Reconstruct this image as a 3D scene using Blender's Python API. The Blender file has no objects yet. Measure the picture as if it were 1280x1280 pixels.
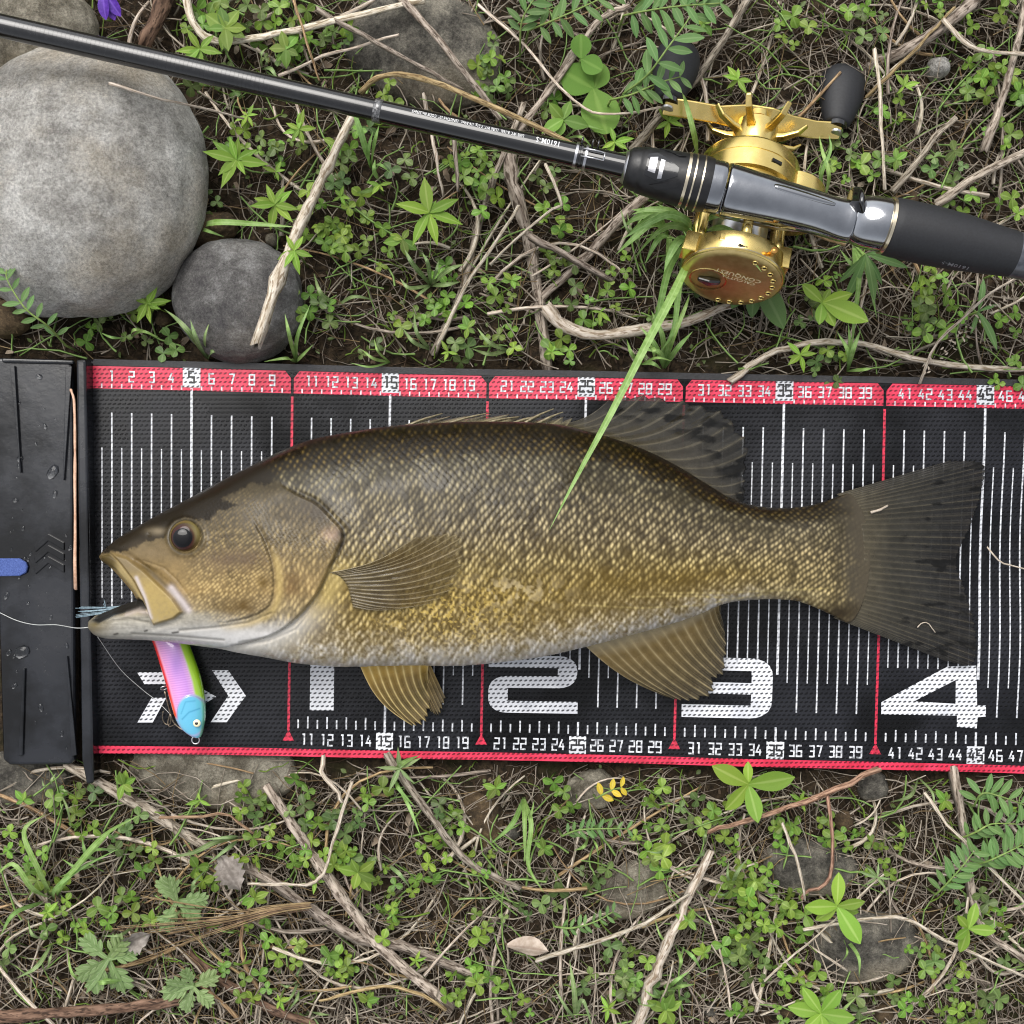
import bpy, bmesh, math, random
import numpy as np
from mathutils import Vector, Matrix, Euler
from mathutils.geometry import tessellate_polygon

rng = np.random.default_rng(7)
random.seed(7)
R = math.radians
COL = bpy.context.scene.collection
SC = bpy.context.scene

# ------------------------------------------------------------------ camera
CAM_H = 0.62                 # phone held about 62 cm above the mat
SPAN = 0.52                  # metres of mat across the picture
PX = SPAN / 1280.0           # one photo pixel on the mat plane
cam_d = bpy.data.cameras.new('camera')
cam = bpy.data.objects.new('camera', cam_d)
COL.objects.link(cam)
cam.location = (0, 0, CAM_H)
cam.rotation_euler = (0, 0, 0)
cam_d.sensor_fit = 'HORIZONTAL'
cam_d.sensor_width = 36.0
cam_d.lens = 36.0 * CAM_H / SPAN
cam_d.clip_start = 0.01
cam_d.clip_end = 500
SC.camera = cam

# ------------------------------------------------------------------ world and sun
SUN_EL, SUN_AZ = R(58), R(335)      # soft overcast light from the upper left of the picture
wd = bpy.data.worlds.new('World')
SC.world = wd
wd.use_nodes = True
wn = wd.node_tree
for n in list(wn.nodes):
    wn.nodes.remove(n)
sky = wn.nodes.new('ShaderNodeTexSky')
sky.sky_type = 'NISHITA'
sky.sun_disc = False
sky.sun_elevation = SUN_EL
sky.sun_rotation = SUN_AZ
sky.air_density = 1.0
sky.dust_density = 3.0
hsv = wn.nodes.new('ShaderNodeHueSaturation')
hsv.inputs['Saturation'].default_value = 0.22
bg = wn.nodes.new('ShaderNodeBackground')
bg.inputs['Strength'].default_value = 0.12
wo = wn.nodes.new('ShaderNodeOutputWorld')
wn.links.new(sky.outputs[0], hsv.inputs['Color'])
wn.links.new(hsv.outputs[0], bg.inputs['Color'])
wn.links.new(bg.outputs[0], wo.inputs['Surface'])
sun_d = bpy.data.lights.new('sun', 'SUN')
sun_d.energy = 1.5
sun_d.angle = R(45)
sun_d.color = (1.0, 0.965, 0.91)
sun = bpy.data.objects.new('sun', sun_d)
COL.objects.link(sun)
sd = Vector((math.sin(SUN_AZ) * math.cos(SUN_EL), math.cos(SUN_AZ) * math.cos(SUN_EL), math.sin(SUN_EL)))
sun.rotation_euler = sd.to_track_quat('Z', 'Y').to_euler()
sun.location = sd * 3

SC.view_settings.view_transform = 'Standard'
SC.view_settings.look = 'None'
SC.view_settings.gamma = 1.0
SC.view_settings.use_curve_mapping = False
SC.view_settings.exposure = 0.72
SC.cycles.use_denoising = True
SC.cycles.filter_width = 1.1
SC.cycles.max_bounces = 8
SC.cycles.transparent_max_bounces = 16

# ------------------------------------------------------------------ helpers
def W(px, py, z=0.0):
    """photo pixel seen at height z -> point in metres"""
    k = (CAM_H - z) / CAM_H * PX
    return Vector(((px - 640.0) * k, (640.0 - py) * k, z))

def lin(c):
    c = np.asarray(c, float) / 255.0
    return np.where(c <= 0.04045, c / 12.92, ((c + 0.055) / 1.055) ** 2.4)

def S(r, g, b):
    v = lin((r, g, b))
    return (float(v[0]), float(v[1]), float(v[2]), 1.0)

def tag(o, label=None, cat=None, group=None, kind=None):
    if label: o['label'] = label
    if cat: o['category'] = cat
    if group: o['group'] = group
    if kind: o['kind'] = kind
    return o

def empty(name, loc=(0, 0, 0), rz=0.0):
    o = bpy.data.objects.new(name, None)
    o.empty_display_size = 0.01
    o.location = loc
    o.rotation_euler = (0, 0, rz)
    COL.objects.link(o)
    return o

def link(name, me, parent=None, loc=None, rot=None, scale=None):
    o = bpy.data.objects.new(name, me)
    COL.objects.link(o)
    if parent is not None: o.parent = parent
    if loc is not None: o.location = loc
    if rot is not None: o.rotation_euler = rot
    if scale is not None: o.scale = scale
    return o

def mesh(name, V, F, material=None, smooth=True, uv=None, col=None, alpha=None):
    me = bpy.data.meshes.new(name)
    V = np.asarray(V, dtype=np.float32).reshape(-1, 3)
    if isinstance(F, np.ndarray):
        n, k = F.shape
        me.vertices.add(len(V)); me.vertices.foreach_set('co', V.ravel())
        me.loops.add(n * k); me.loops.foreach_set('vertex_index', F.astype(np.int32).ravel())
        me.polygons.add(n)
        me.polygons.foreach_set('loop_start', np.arange(0, n * k, k, dtype=np.int32))
        me.polygons.foreach_set('loop_total', np.full(n, k, dtype=np.int32))
        me.update(calc_edges=True)
        me.validate()
    else:
        me.from_pydata([tuple(map(float, v)) for v in V], [], F)
        me.update()
    if smooth and len(me.polygons):
        me.polygons.foreach_set('use_smooth', np.ones(len(me.polygons), dtype=bool))
    if uv is not None and len(me.loops):
        li = np.zeros(len(me.loops), dtype=np.int32)
        me.loops.foreach_get('vertex_index', li)
        l = me.uv_layers.new(name='UVMap')
        l.data.foreach_set('uv', np.asarray(uv, dtype=np.float32)[li].ravel())
    if col is not None:
        a = me.attributes.new('Tint', 'FLOAT_COLOR', 'POINT')
        c = np.ones((len(V), 4), dtype=np.float32)
        c[:, :np.asarray(col).shape[1]] = col
        a.data.foreach_set('color', c.ravel())
    if alpha is not None:
        a = me.attributes.new('Cover', 'FLOAT', 'POINT')
        a.data.foreach_set('value', np.asarray(alpha, dtype=np.float32))
    if material is not None: me.materials.append(material)
    return me

class MB:
    """collects pieces of ONE part"""
    def __init__(s): s.v = []; s.f = []; s.uv = []
    def add(s, V, F, uv=None):
        o = len(s.v)
        s.v += [tuple(map(float, p)) for p in V]
        s.f += [tuple(int(i) + o for i in f) for f in F]
        s.uv += [tuple(p) for p in (uv if uv is not None else [(0, 0)] * len(V))]
    def build(s, name, material, parent=None, smooth=True, **k):
        return link(name, mesh(name, s.v, s.f, material, smooth, uv=s.uv), parent, **k)

def catmull(P, n):
    P = np.asarray(P, float)
    if len(P) == 2:
        t = np.linspace(0, 1, n)[:, None]
        return P[0] * (1 - t) + P[1] * t
    Q = np.vstack([2 * P[0] - P[1], P, 2 * P[-1] - P[-2]])
    out = []
    seg = len(P) - 1
    for t in np.linspace(0, seg, n):
        i = min(int(t), seg - 1); f = t - i
        a, b, c, d = Q[i], Q[i + 1], Q[i + 2], Q[i + 3]
        out.append(0.5 * (2 * b + (c - a) * f + (2 * a - 5 * b + 4 * c - d) * f * f + (3 * b - a - 3 * c + d) * f ** 3))
    return np.array(out)

def tube(P, rad, ns=6, flat=1.0, cap=True):
    """swept tube through points; returns V, F, uv"""
    P = np.asarray(P, float); n = len(P)
    rad = np.broadcast_to(np.asarray(rad, float), (n,))
    T = np.gradient(P, axis=0)
    T /= np.linalg.norm(T, axis=1)[:, None] + 1e-12
    up = np.array([0, 0, 1.0])
    if abs(T[0] @ up) > 0.9: up = np.array([1.0, 0, 0])
    V = []; UV = []
    L = 0.0
    nrm = np.cross(T[0], up); nrm /= np.linalg.norm(nrm)
    for i in range(n):
        if i: L += np.linalg.norm(P[i] - P[i - 1])
        nrm = nrm - T[i] * (nrm @ T[i]); nrm /= np.linalg.norm(nrm) + 1e-12
        b = np.cross(nrm, T[i])
        for k in range(ns):
            a = 2 * math.pi * k / ns
            V.append(P[i] + rad[i] * (math.cos(a) * nrm + flat * math.sin(a) * b))
            UV.append((k / ns, L))
    F = []
    for i in range(n - 1):
        for k in range(ns):
            k2 = (k + 1) % ns
            F.append((i * ns + k, i * ns + k2, (i + 1) * ns + k2, (i + 1) * ns + k))
    if cap:
        F.append(tuple(range(ns))[::-1]); F.append(tuple((n - 1) * ns + k for k in range(ns)))
    return V, F, UV

def box(cx, cy, cz, sx, sy, sz):
    V = [(cx + a * sx / 2, cy + b * sy / 2, cz + c * sz / 2) for a in (-1, 1) for b in (-1, 1) for c in (-1, 1)]
    F = [(0, 1, 3, 2), (4, 6, 7, 5), (0, 4, 5, 1), (2, 3, 7, 6), (0, 2, 6, 4), (1, 5, 7, 3)]
    return V, F

def bevel(o, w, seg=2, angle=35):
    m = o.modifiers.new('bevel', 'BEVEL'); m.width = w; m.segments = seg
    m.limit_method = 'ANGLE'; m.angle_limit = R(angle)
    return o

# value noise on numpy arrays
_NG = np.random.default_rng(11).random((257, 257))
def vnoise(x, y):
    xi = np.floor(x).astype(int); yi = np.floor(y).astype(int)
    fx = x - xi; fy = y - yi
    fx = fx * fx * (3 - 2 * fx); fy = fy * fy * (3 - 2 * fy)
    a = _NG[xi % 256, yi % 256]; b = _NG[(xi + 1) % 256, yi % 256]
    c = _NG[xi % 256, (yi + 1) % 256]; d = _NG[(xi + 1) % 256, (yi + 1) % 256]
    return (a * (1 - fx) + b * fx) * (1 - fy) + (c * (1 - fx) + d * fx) * fy
def fbm(x, y, o=4, g=0.5):
    s = 0; a = 1; t = 0
    for i in range(o):
        s = s + a * vnoise(x * 2 ** i + 17.3 * i, y * 2 ** i + 9.1 * i); t += a; a *= g
    return s / t
def sstep(a, b, x):
    t = np.clip((x - a) / (b - a), 0, 1)
    return t * t * (3 - 2 * t)

# ------------------------------------------------------------------ materials
def N(nt, kind, **k):
    n = nt.nodes.new(kind)
    for a, b in k.items():
        if a in n.inputs: n.inputs[a].default_value = b
        else: setattr(n, a, b)
    return n

def mk(name, c1, c2=None, rough=0.6, scale=200.0, detail=4.0, bump=0.0, bscale=None, bdist=0.0005, metallic=0.0, coat=0.0, coat_rough=0.1,
       stretch=None, coords='Object', spec=0.5, var=0.0, rough2=None, ramp=(0.35, 0.65), c3=None, c3scale=None, c3ramp=(0.5, 0.6), trans=0.0):
    m = bpy.data.materials.new(name); m.use_nodes = True
    nt = m.node_tree; L = nt.links
    p = nt.nodes['Principled BSDF']
    p.inputs['Base Color'].default_value = c1
    p.inputs['Roughness'].default_value = rough
    p.inputs['Metallic'].default_value = metallic
    p.inputs['Specular IOR Level'].default_value = spec
    p.inputs['Coat Weight'].default_value = coat
    p.inputs['Coat Roughness'].default_value = coat_rough
    tc = N(nt, 'ShaderNodeTexCoord')
    vec = tc.outputs[coords]
    if stretch:
        mp = N(nt, 'ShaderNodeMapping'); mp.inputs['Scale'].default_value = stretch
        L.new(vec, mp.inputs['Vector']); vec = mp.outputs[0]
    colour = None
    if c2 is not None:
        no = N(nt, 'ShaderNodeTexNoise', Scale=scale, Detail=detail, Roughness=0.6)
        L.new(vec, no.inputs['Vector'])
        cr = N(nt, 'ShaderNodeValToRGB')
        cr.color_ramp.elements[0].position = ramp[0]; cr.color_ramp.elements[0].color = c1
        cr.color_ramp.elements[1].position = ramp[1]; cr.color_ramp.elements[1].color = c2
        L.new(no.outputs['Fac'], cr.inputs[0]); colour = cr.outputs[0]
        if rough2 is not None:
            mr = N(nt, 'ShaderNodeMapRange'); mr.inputs['To Min'].default_value = rough; mr.inputs['To Max'].default_value = rough2
            mr.inputs['From Min'].default_value = 0.35; mr.inputs['From Max'].default_value = 0.65
            L.new(no.outputs['Fac'], mr.inputs['Value']); L.new(mr.outputs[0], p.inputs['Roughness'])
    if c3 is not None:
        n3 = N(nt, 'ShaderNodeTexNoise', Scale=c3scale, Detail=3.0, Roughness=0.6)
        L.new(vec, n3.inputs['Vector'])
        r3 = N(nt, 'ShaderNodeValToRGB')
        r3.color_ramp.elements[0].position = c3ramp[0]; r3.color_ramp.elements[1].position = c3ramp[1]
        L.new(n3.outputs['Fac'], r3.inputs[0])
        mx = N(nt, 'ShaderNodeMix', data_type='RGBA')
        L.new(r3.outputs[0], mx.inputs['Factor'])
        if colour is not None: L.new(colour, mx.inputs['A'])
        else: mx.inputs['A'].default_value = c1
        mx.inputs['B'].default_value = c3
        colour = mx.outputs['Result']
    if var:
        oi = N(nt, 'ShaderNodeObjectInfo')
        hs = N(nt, 'ShaderNodeHueSaturation')
        mr = N(nt, 'ShaderNodeMapRange'); mr.inputs['To Min'].default_value = 1 - var; mr.inputs['To Max'].default_value = 1 + var
        L.new(oi.outputs['Random'], mr.inputs['Value']); L.new(mr.outputs[0], hs.inputs['Value'])
        mul = N(nt, 'ShaderNodeMath', operation='MULTIPLY'); mul.inputs[1].default_value = 7.31
        fr = N(nt, 'ShaderNodeMath', operation='FRACT')
        L.new(oi.outputs['Random'], mul.inputs[0]); L.new(mul.outputs[0], fr.inputs[0])
        m2 = N(nt, 'ShaderNodeMapRange'); m2.inputs['To Min'].default_value = 0.5 - var * 0.06; m2.inputs['To Max'].default_value = 0.5 + var * 0.06
        L.new(fr.outputs[0], m2.inputs['Value']); L.new(m2.outputs[0], hs.inputs['Hue'])
        if colour is not None: L.new(colour, hs.inputs['Color'])
        else: hs.inputs['Color'].default_value = c1
        colour = hs.outputs[0]
    if colour is not None: L.new(colour, p.inputs['Base Color'])
    if bump:
        nb = N(nt, 'ShaderNodeTexNoise', Scale=bscale or scale, Detail=5.0, Roughness=0.65)
        L.new(vec, nb.inputs['Vector'])
        b = N(nt, 'ShaderNodeBump', Strength=bump, Distance=bdist)
        L.new(nb.outputs['Fac'], b.inputs['Height']); L.new(b.outputs[0], p.inputs['Normal'])
    if trans:
        out = nt.nodes['Material Output']
        tr = N(nt, 'ShaderNodeBsdfTranslucent')
        if colour is not None: L.new(colour, tr.inputs['Color'])
        else: tr.inputs['Color'].default_value = c1
        ms = N(nt, 'ShaderNodeMixShader'); ms.inputs[0].default_value = trans
        L.new(p.outputs[0], ms.inputs[1]); L.new(tr.outputs[0], ms.inputs[2]); L.new(ms.outputs[0], out.inputs['Surface'])
    return m

def tint_mat(name, rough=0.35, coat=0.0, coat_rough=0.12, spec=0.5, cover=False, bump=0.0, bscale=900, metallic=0.0, bdist=0.0003, rnoise=None):
    """colour from the per-vertex pattern 'Tint'; optional see-through amount 'Cover'"""
    m = bpy.data.materials.new(name); m.use_nodes = True
    nt = m.node_tree; L = nt.links
    p = nt.nodes['Principled BSDF']
    a = N(nt, 'ShaderNodeAttribute', attribute_name='Tint')
    L.new(a.outputs['Color'], p.inputs['Base Color'])
    p.inputs['Roughness'].default_value = rough
    p.inputs['Metallic'].default_value = metallic
    p.inputs['Specular IOR Level'].default_value = spec
    p.inputs['Coat Weight'].default_value = coat
    p.inputs['Coat Roughness'].default_value = coat_rough
    tc = N(nt, 'ShaderNodeTexCoord')
    if rnoise:
        n2 = N(nt, 'ShaderNodeTexNoise', Scale=rnoise[0], Detail=3.0)
        L.new(tc.outputs['Object'], n2.inputs['Vector'])
        mr = N(nt, 'ShaderNodeMapRange'); mr.inputs['From Min'].default_value = 0.4; mr.inputs['From Max'].default_value = 0.6
        mr.inputs['To Min'].default_value = rnoise[1]; mr.inputs['To Max'].default_value = rnoise[2]
        L.new(n2.outputs['Fac'], mr.inputs['Value']); L.new(mr.outputs[0], p.inputs['Roughness'])
    if bump:
        nb = N(nt, 'ShaderNodeTexNoise', Scale=bscale, Detail=4.0)
        L.new(tc.outputs['Object'], nb.inputs['Vector'])
        b = N(nt, 'ShaderNodeBump', Strength=bump, Distance=bdist)
        L.new(nb.outputs['Fac'], b.inputs['Height']); L.new(b.outputs[0], p.inputs['Normal'])
    if cover:
        out = nt.nodes['Material Output']
        c = N(nt, 'ShaderNodeAttribute', attribute_name='Cover')
        tr = N(nt, 'ShaderNodeBsdfTransparent')
        ms = N(nt, 'ShaderNodeMixShader')
        L.new(c.outputs['Fac'], ms.inputs[0]); L.new(tr.outputs[0], ms.inputs[1]); L.new(p.outputs[0], ms.inputs[2])
        L.new(ms.outputs[0], out.inputs['Surface'])
    return m

def leaf_mat(name, c1, c2, vein, rough=0.45, var=0.25, trans=0.25, spec=0.4):
    m = mk(name, c1, c2, rough=rough, scale=260, detail=3, bump=0.35, bscale=500, bdist=0.0006, var=var, spec=spec, trans=trans)
    nt = m.node_tree; L = nt.links
    # pale midrib along the leaf's middle
    hs = [n for n in nt.nodes if n.type == 'HUE_SAT'][0]
    src = hs.inputs['Color'].links[0].from_socket
    uv = N(nt, 'ShaderNodeUVMap', uv_map='UVMap'); sp = N(nt, 'ShaderNodeSeparateXYZ')
    L.new(uv.outputs[0], sp.inputs[0])
    s1 = N(nt, 'ShaderNodeMath', operation='SUBTRACT'); s1.inputs[1].default_value = 0.5
    ab = N(nt, 'ShaderNodeMath', operation='ABSOLUTE')
    mr = N(nt, 'ShaderNodeMapRange'); mr.inputs['From Min'].default_value = 0.03; mr.inputs['From Max'].default_value = 0.10
    mr.inputs['To Min'].default_value = 0.55; mr.inputs['To Max'].default_value = 0.0
    L.new(sp.outputs[0], s1.inputs[0]); L.new(s1.outputs[0], ab.inputs[0]); L.new(ab.outputs[0], mr.inputs['Value'])
    mx = N(nt, 'ShaderNodeMix', data_type='RGBA'); mx.inputs['B'].default_value = vein
    L.new(mr.outputs[0], mx.inputs['Factor']); L.new(src, mx.inputs['A']); L.new(mx.outputs['Result'], hs.inputs['Color'])
    return m
# ================================================================== the ground
def on_mat(px, py, m=0.0):
    yt = 452 + (px - 114) * 0.0225; yb = 941 + (px - 118) * 0.0232
    return (px > -60 - m) & (py > yt - m) & (py < yb + m)

def soil_z(x, y):
    """height of the bare soil in metres"""
    h = -0.0075 + 0.011 * (fbm(x * 28 + 50, y * 28 + 50, 4) - 0.5) + 0.0062 * (fbm(x * 160 + 90, y * 160 + 40, 3) - 0.5)
    px = x / PX + 640; py = 640 - y / PX
    inside = sstep(-25, 5, np.minimum(np.minimum(px + 60, py - (452 + (px - 114) * 0.0225)), (941 + (px - 118) * 0.0232) - py))
    return h * (1 - inside) + (np.minimum(h, -0.006) - 0.001) * inside
def SZ(p): return float(soil_z(np.array(p[0]), np.array(p[1])))

M_SOIL = mk('soil', S(36, 29, 21), S(82, 68, 51), rough=0.9, scale=350, detail=8, bump=1.0, bscale=700, bdist=0.0022, ramp=(0.38, 0.7),
            c3=S(46, 44, 22), c3scale=30, c3ramp=(0.55, 0.68), spec=0.25)
g = np.linspace(-0.34, 0.34, 300)
far = 0.34 * 1.35 ** np.arange(1, 17)
gx = np.concatenate([-far[::-1], g, far])
X, Y = np.meshgrid(gx, gx, indexing='ij')
Z = soil_z(X, Y)
n = len(gx)
ii = np.arange(n * n).reshape(n, n)
Fg = np.stack([ii[:-1, :-1], ii[1:, :-1], ii[1:, 1:], ii[:-1, 1:]], -1).reshape(-1, 4)
tag(link('ground', mesh('ground', np.stack([X, Y, Z], -1), Fg, M_SOIL)), 'dark crumbly soil under the plant litter', 'soil', kind='structure')

# ================================================================== the measuring mat
C_T = np.array([0, 10, 20, 30, 40, 50, 60.0])
XT = np.array([114, 366, 610, 856, 1106, 1356, 1604.0]); YT = np.array([457, 464, 470, 474.5, 479.5, 485, 491.0])
XB = np.array([118, 360, 601, 842, 1094, 1346, 1596.0]); YB = np.array([941, 945, 949.5, 955, 962, 969, 976.0])
def _ext(c, t):
    lo = t[0] + (c - 0) * (t[1] - t[0]) / 10
    return np.where(c < 0, lo, np.interp(c, C_T, t))
def Mp(c, f):
    """mat coordinates (cm along, 0..1 across) -> photo pixel"""
    c = np.asarray(c, float); f = np.asarray(f, float)
    return _ext(c, XT) * (1 - f) + _ext(c, XB) * f, _ext(c, YT) * (1 - f) + _ext(c, YB) * f
def mat_z(px, py):
    w = 0.0030 + 0.0012 * (fbm(px / 210 + 3, py / 260 + 8, 2) - 0.5)
    w = w + 0.0016 * sstep(1130, 1300, px) * np.sin((px * 0.25 + py) / 42.0) + 0.0008 * np.sin(px / 70.0 + py / 130.0)
    return w
MZ = lambda px, py: float(mat_z(np.array(float(px)), np.array(float(py))))

def perf(m, dark, k=1.0, lift=0.0):
    """woven vinyl: rows of small slanted holes / knots, in mat pixels carried by the UV map"""
    nt = m.node_tree; L = nt.links; p = nt.nodes['Principled BSDF']
    uv = N(nt, 'ShaderNodeUVMap', uv_map='UVMap'); sp = N(nt, 'ShaderNodeSeparateXYZ'); L.new(uv.outputs[0], sp.inputs[0])
    def mth(op, a, b=None):
        q = N(nt, 'ShaderNodeMath', operation=op)
        if hasattr(a, 'links'): L.new(a, q.inputs[0])
        else: q.inputs[0].default_value = a
        if b is not None:
            if hasattr(b, 'links'): L.new(b, q.inputs[1])
            else: q.inputs[1].default_value = b
        return q.outputs[0]
    u = mth('DIVIDE', sp.outputs[0], 6.2); v = mth('DIVIDE', sp.outputs[1], 5.4)
    row = mth('FLOOR', v)
    u = mth('ADD', u, mth('MULTIPLY', mth('MODULO', row, 2.0), 0.5))
    fu = mth('SUBTRACT', mth('FRACT', u), 0.5); fv = mth('SUBTRACT', mth('FRACT', v), 0.5)
    sl = mth('ADD', fu, mth('MULTIPLY', fv, 0.7))
    d = mth('SQRT', mth('ADD', mth('POWER', mth('MULTIPLY', sl, 2.7), 2.0), mth('POWER', mth('MULTIPLY', fv, 3.4), 2.0)))
    mr = N(nt, 'ShaderNodeMapRange'); mr.inputs['From Min'].default_value = 0.55; mr.inputs['From Max'].default_value = 0.9
    mr.inputs['To Min'].default_value = 1.0; mr.inputs['To Max'].default_value = 0.0
    L.new(d, mr.inputs['Value'])
    hole = mth('MULTIPLY', mr.outputs[0], k)
    lk = p.inputs['Base Color'].links
    mx = N(nt, 'ShaderNodeMix', data_type='RGBA')
    L.new(hole, mx.inputs['Factor'])
    if lk: L.new(lk[0].from_socket, mx.inputs['A'])
    else: mx.inputs['A'].default_value = p.inputs['Base Color'].default_value
    mx.inputs['B'].default_value = dark
    L.new(mx.outputs['Result'], p.inputs['Base Color'])
    b = N(nt, 'ShaderNodeBump', Strength=0.8, Distance=0.0006); b.invert = True
    L.new(mr.outputs[0], b.inputs['Height']); L.new(b.outputs[0], p.inputs['Normal'])
    return m

M_VINYL = perf(mk('black_vinyl', S(9, 9, 10), S(31, 32, 37), rough=0.14, rough2=0.40, scale=15, detail=6, spec=0.28, ramp=(.40, .60)), S(3, 3, 4), 0.85)  # grey mottling puts sky reflection into the colour; near-black patches are wet
M_WHITE = perf(mk('white_print', S(224, 226, 230), S(196, 198, 204), rough=0.4, scale=60), S(45, 46, 50), 0.95)
M_WHITEN = perf(mk('white_line_print', S(226, 228, 232), S(176, 178, 184), rough=0.45, scale=300, ramp=(0.35, 0.65)), S(60, 61, 66), .45)
M_RED = perf(mk('red_print', S(224, 52, 86), S(188, 30, 60), rough=0.42, scale=120), S(96, 14, 30), 0.9)
M_REDL = perf(mk('red_line_print', S(214, 42, 74), S(170, 30, 56), rough=0.45, scale=400), S(90, 14, 30), .7)
M_HEM = mk('black_hem', S(24, 24, 26), S(38, 38, 42), rough=0.5, scale=600, bump=0.6, bscale=1500)
M_INK = mk('black_print', S(22, 22, 25), rough=0.45)

mat_root = tag(empty('measuring_mat', W(118, 700, 0)), 'long black vinyl fish measuring mat with red and white centimetre print', 'measuring mat')
mo = Vector(mat_root.location)

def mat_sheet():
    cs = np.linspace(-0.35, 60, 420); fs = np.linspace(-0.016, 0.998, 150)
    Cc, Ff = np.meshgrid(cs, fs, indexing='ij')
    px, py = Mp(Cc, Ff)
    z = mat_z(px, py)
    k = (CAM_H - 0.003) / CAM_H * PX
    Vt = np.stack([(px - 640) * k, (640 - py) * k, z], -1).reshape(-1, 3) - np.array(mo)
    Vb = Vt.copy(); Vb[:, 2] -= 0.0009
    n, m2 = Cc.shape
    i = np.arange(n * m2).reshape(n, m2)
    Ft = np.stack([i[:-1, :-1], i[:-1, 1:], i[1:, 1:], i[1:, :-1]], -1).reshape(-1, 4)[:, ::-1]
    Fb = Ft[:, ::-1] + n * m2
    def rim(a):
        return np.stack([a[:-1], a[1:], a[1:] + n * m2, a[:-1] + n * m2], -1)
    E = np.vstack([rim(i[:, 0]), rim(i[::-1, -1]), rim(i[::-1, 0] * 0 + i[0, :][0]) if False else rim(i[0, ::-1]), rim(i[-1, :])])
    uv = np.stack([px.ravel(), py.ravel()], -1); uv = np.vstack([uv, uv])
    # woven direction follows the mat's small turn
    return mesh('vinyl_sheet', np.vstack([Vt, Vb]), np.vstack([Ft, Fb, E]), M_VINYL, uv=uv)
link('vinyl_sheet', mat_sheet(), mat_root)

class Print:
    """flat print gathered in mat coordinates (px-like c*25, f*484), later laid onto the mat's waves"""
    def __init__(s): s.v = []; s.f = []
    def poly(s, pts, z=0.0, holes=()):
        loops = [[Vector((p[0], p[1], 0)) for p in pts]] + [[Vector((p[0], p[1], 0)) for p in h] for h in holes]
        flat = [p for l in loops for p in l]
        o = len(s.v); s.v += [(p.x, p.y, z) for p in flat]
        s.f += [tuple(i + o for i in t) for t in tessellate_polygon(loops)]
    def ribbon(s, pts, w, z=0.0, wy=None):
        """stroke with mitred corners; wy = thickness of horizontal runs"""
        P = np.asarray(pts, float); n = len(P); wy = wy or w
        L = []; Rr = []
        for i in range(n):
            a = P[i] - P[i - 1] if i else P[1] - P[0]
            b = P[i + 1] - P[i] if i < n - 1 else a
            a = a / np.linalg.norm(a); b = b / np.linalg.norm(b)
            na = np.array([-a[1], a[0]]); nb = np.array([-b[1], b[0]])
            mm = na + nb; mm = mm / max(1e-6, mm @ na) if np.linalg.norm(mm) > 1e-6 else na
            off = mm * np.array([w / 2, wy / 2]) if w != wy else mm * w / 2
            L.append(P[i] + off); Rr.append(P[i] - off)
        o = len(s.v)
        s.v += [(p[0], p[1], z) for p in L] + [(p[0], p[1], z) for p in Rr]
        s.f += [(o + i, o + i + 1, o + n + i + 1, o + n + i) for i in range(n - 1)]
    def rect(s, x0, y0, x1, y1, z=0.0): s.poly([(x0, y0), (x1, y0), (x1, y1), (x0, y1)], z)
    def build(s, name, material, lift=0.00018, label=None):
        bm = bmesh.new()
        vs = [bm.verts.new(p) for p in s.v]
        for f in s.f:
            try: bm.faces.new([vs[i] for i in f])
            except ValueError: pass
        for _ in range(7):
            es = [e for e in bm.edges if e.calc_length() > 16]
            if not es: break
            bmesh.ops.subdivide_edges(bm, edges=es, cuts=1)
            bmesh.ops.triangulate(bm, faces=[f for f in bm.faces if len(f.verts) > 3])
        bm.verts.ensure_lookup_table()
        me = bpy.data.meshes.new(name)
        co = np.array([v.co[:] for v in bm.verts])
        px, py = Mp(co[:, 0] / 25.0, co[:, 1] / 484.0)
        z = mat_z(px, py) + lift + co[:, 2]
        k = (CAM_H - 0.003) / CAM_H * PX
        Wd = np.stack([(px - 640) * k, (640 - py) * k, z], -1) - np.array(mo)
        for v, p in zip(bm.verts, Wd): v.co = p
        bmesh.ops.recalc_face_normals(bm, faces=bm.faces)
        for f in bm.faces:
            if f.normal.z < 0: f.normal_flip()
        bm.to_mesh(me); bm.free()
        li = np.zeros(len(me.loops), dtype=np.int32); me.loops.foreach_get('vertex_index', li)
        l = me.uv_layers.new(name='UVMap')
        l.data.foreach_set('uv', np.stack([px, py], -1)[li].astype(np.float32).ravel())
        me.materials.append(material)
        o = link(name, me, mat_root)
        if label: o['label'] = label
        return o

DIG = {'0': [[(0, 0), (1, 0), (1, 1), (0, 1), (0, -.02)]], '1': [[(.2, 0), (.6, 0), (.6, 1)]], '2': [[(0, 0), (1, 0), (1, .5), (0, .5), (0, 1), (1, 1)]],
       '3': [[(0, 0), (1, 0), (1, 1), (0, 1)], [(.2, .5), (.9, .5)]], '4': [[(.55, 0), (0, .68), (1, .68)], [(.72, .4), (.72, 1)]],
       '5': [[(1, 0), (0, 0), (0, .5), (1, .5), (1, 1), (0, 1)]], '6': [[(1, 0), (0, 0), (0, 1), (1, 1), (1, .5), (.1, .5)]],
       '7': [[(0, 0), (1, 0), (.5, 1)]], '8': [[(0, 0), (1, 0), (1, 1), (0, 1), (0, -.02)], [(.1, .5), (.9, .5)]],
       '9': [[(.9, .5), (0, .5), (0, 0), (1, 0), (1, 1), (0, 1)]]}
def number(pr, txt, cx, cy, w, h, sw, gap, z=0.0):
    x = cx - (len(txt) * w + (len(txt) - 1) * gap) / 2
    for ch in txt:
        for j, st in enumerate(DIG[ch]):
            pr.ribbon([(x + a * w, cy - h / 2 + b * h) for a, b in st], sw, z + j * 0.00002)
        x += w + gap

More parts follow.
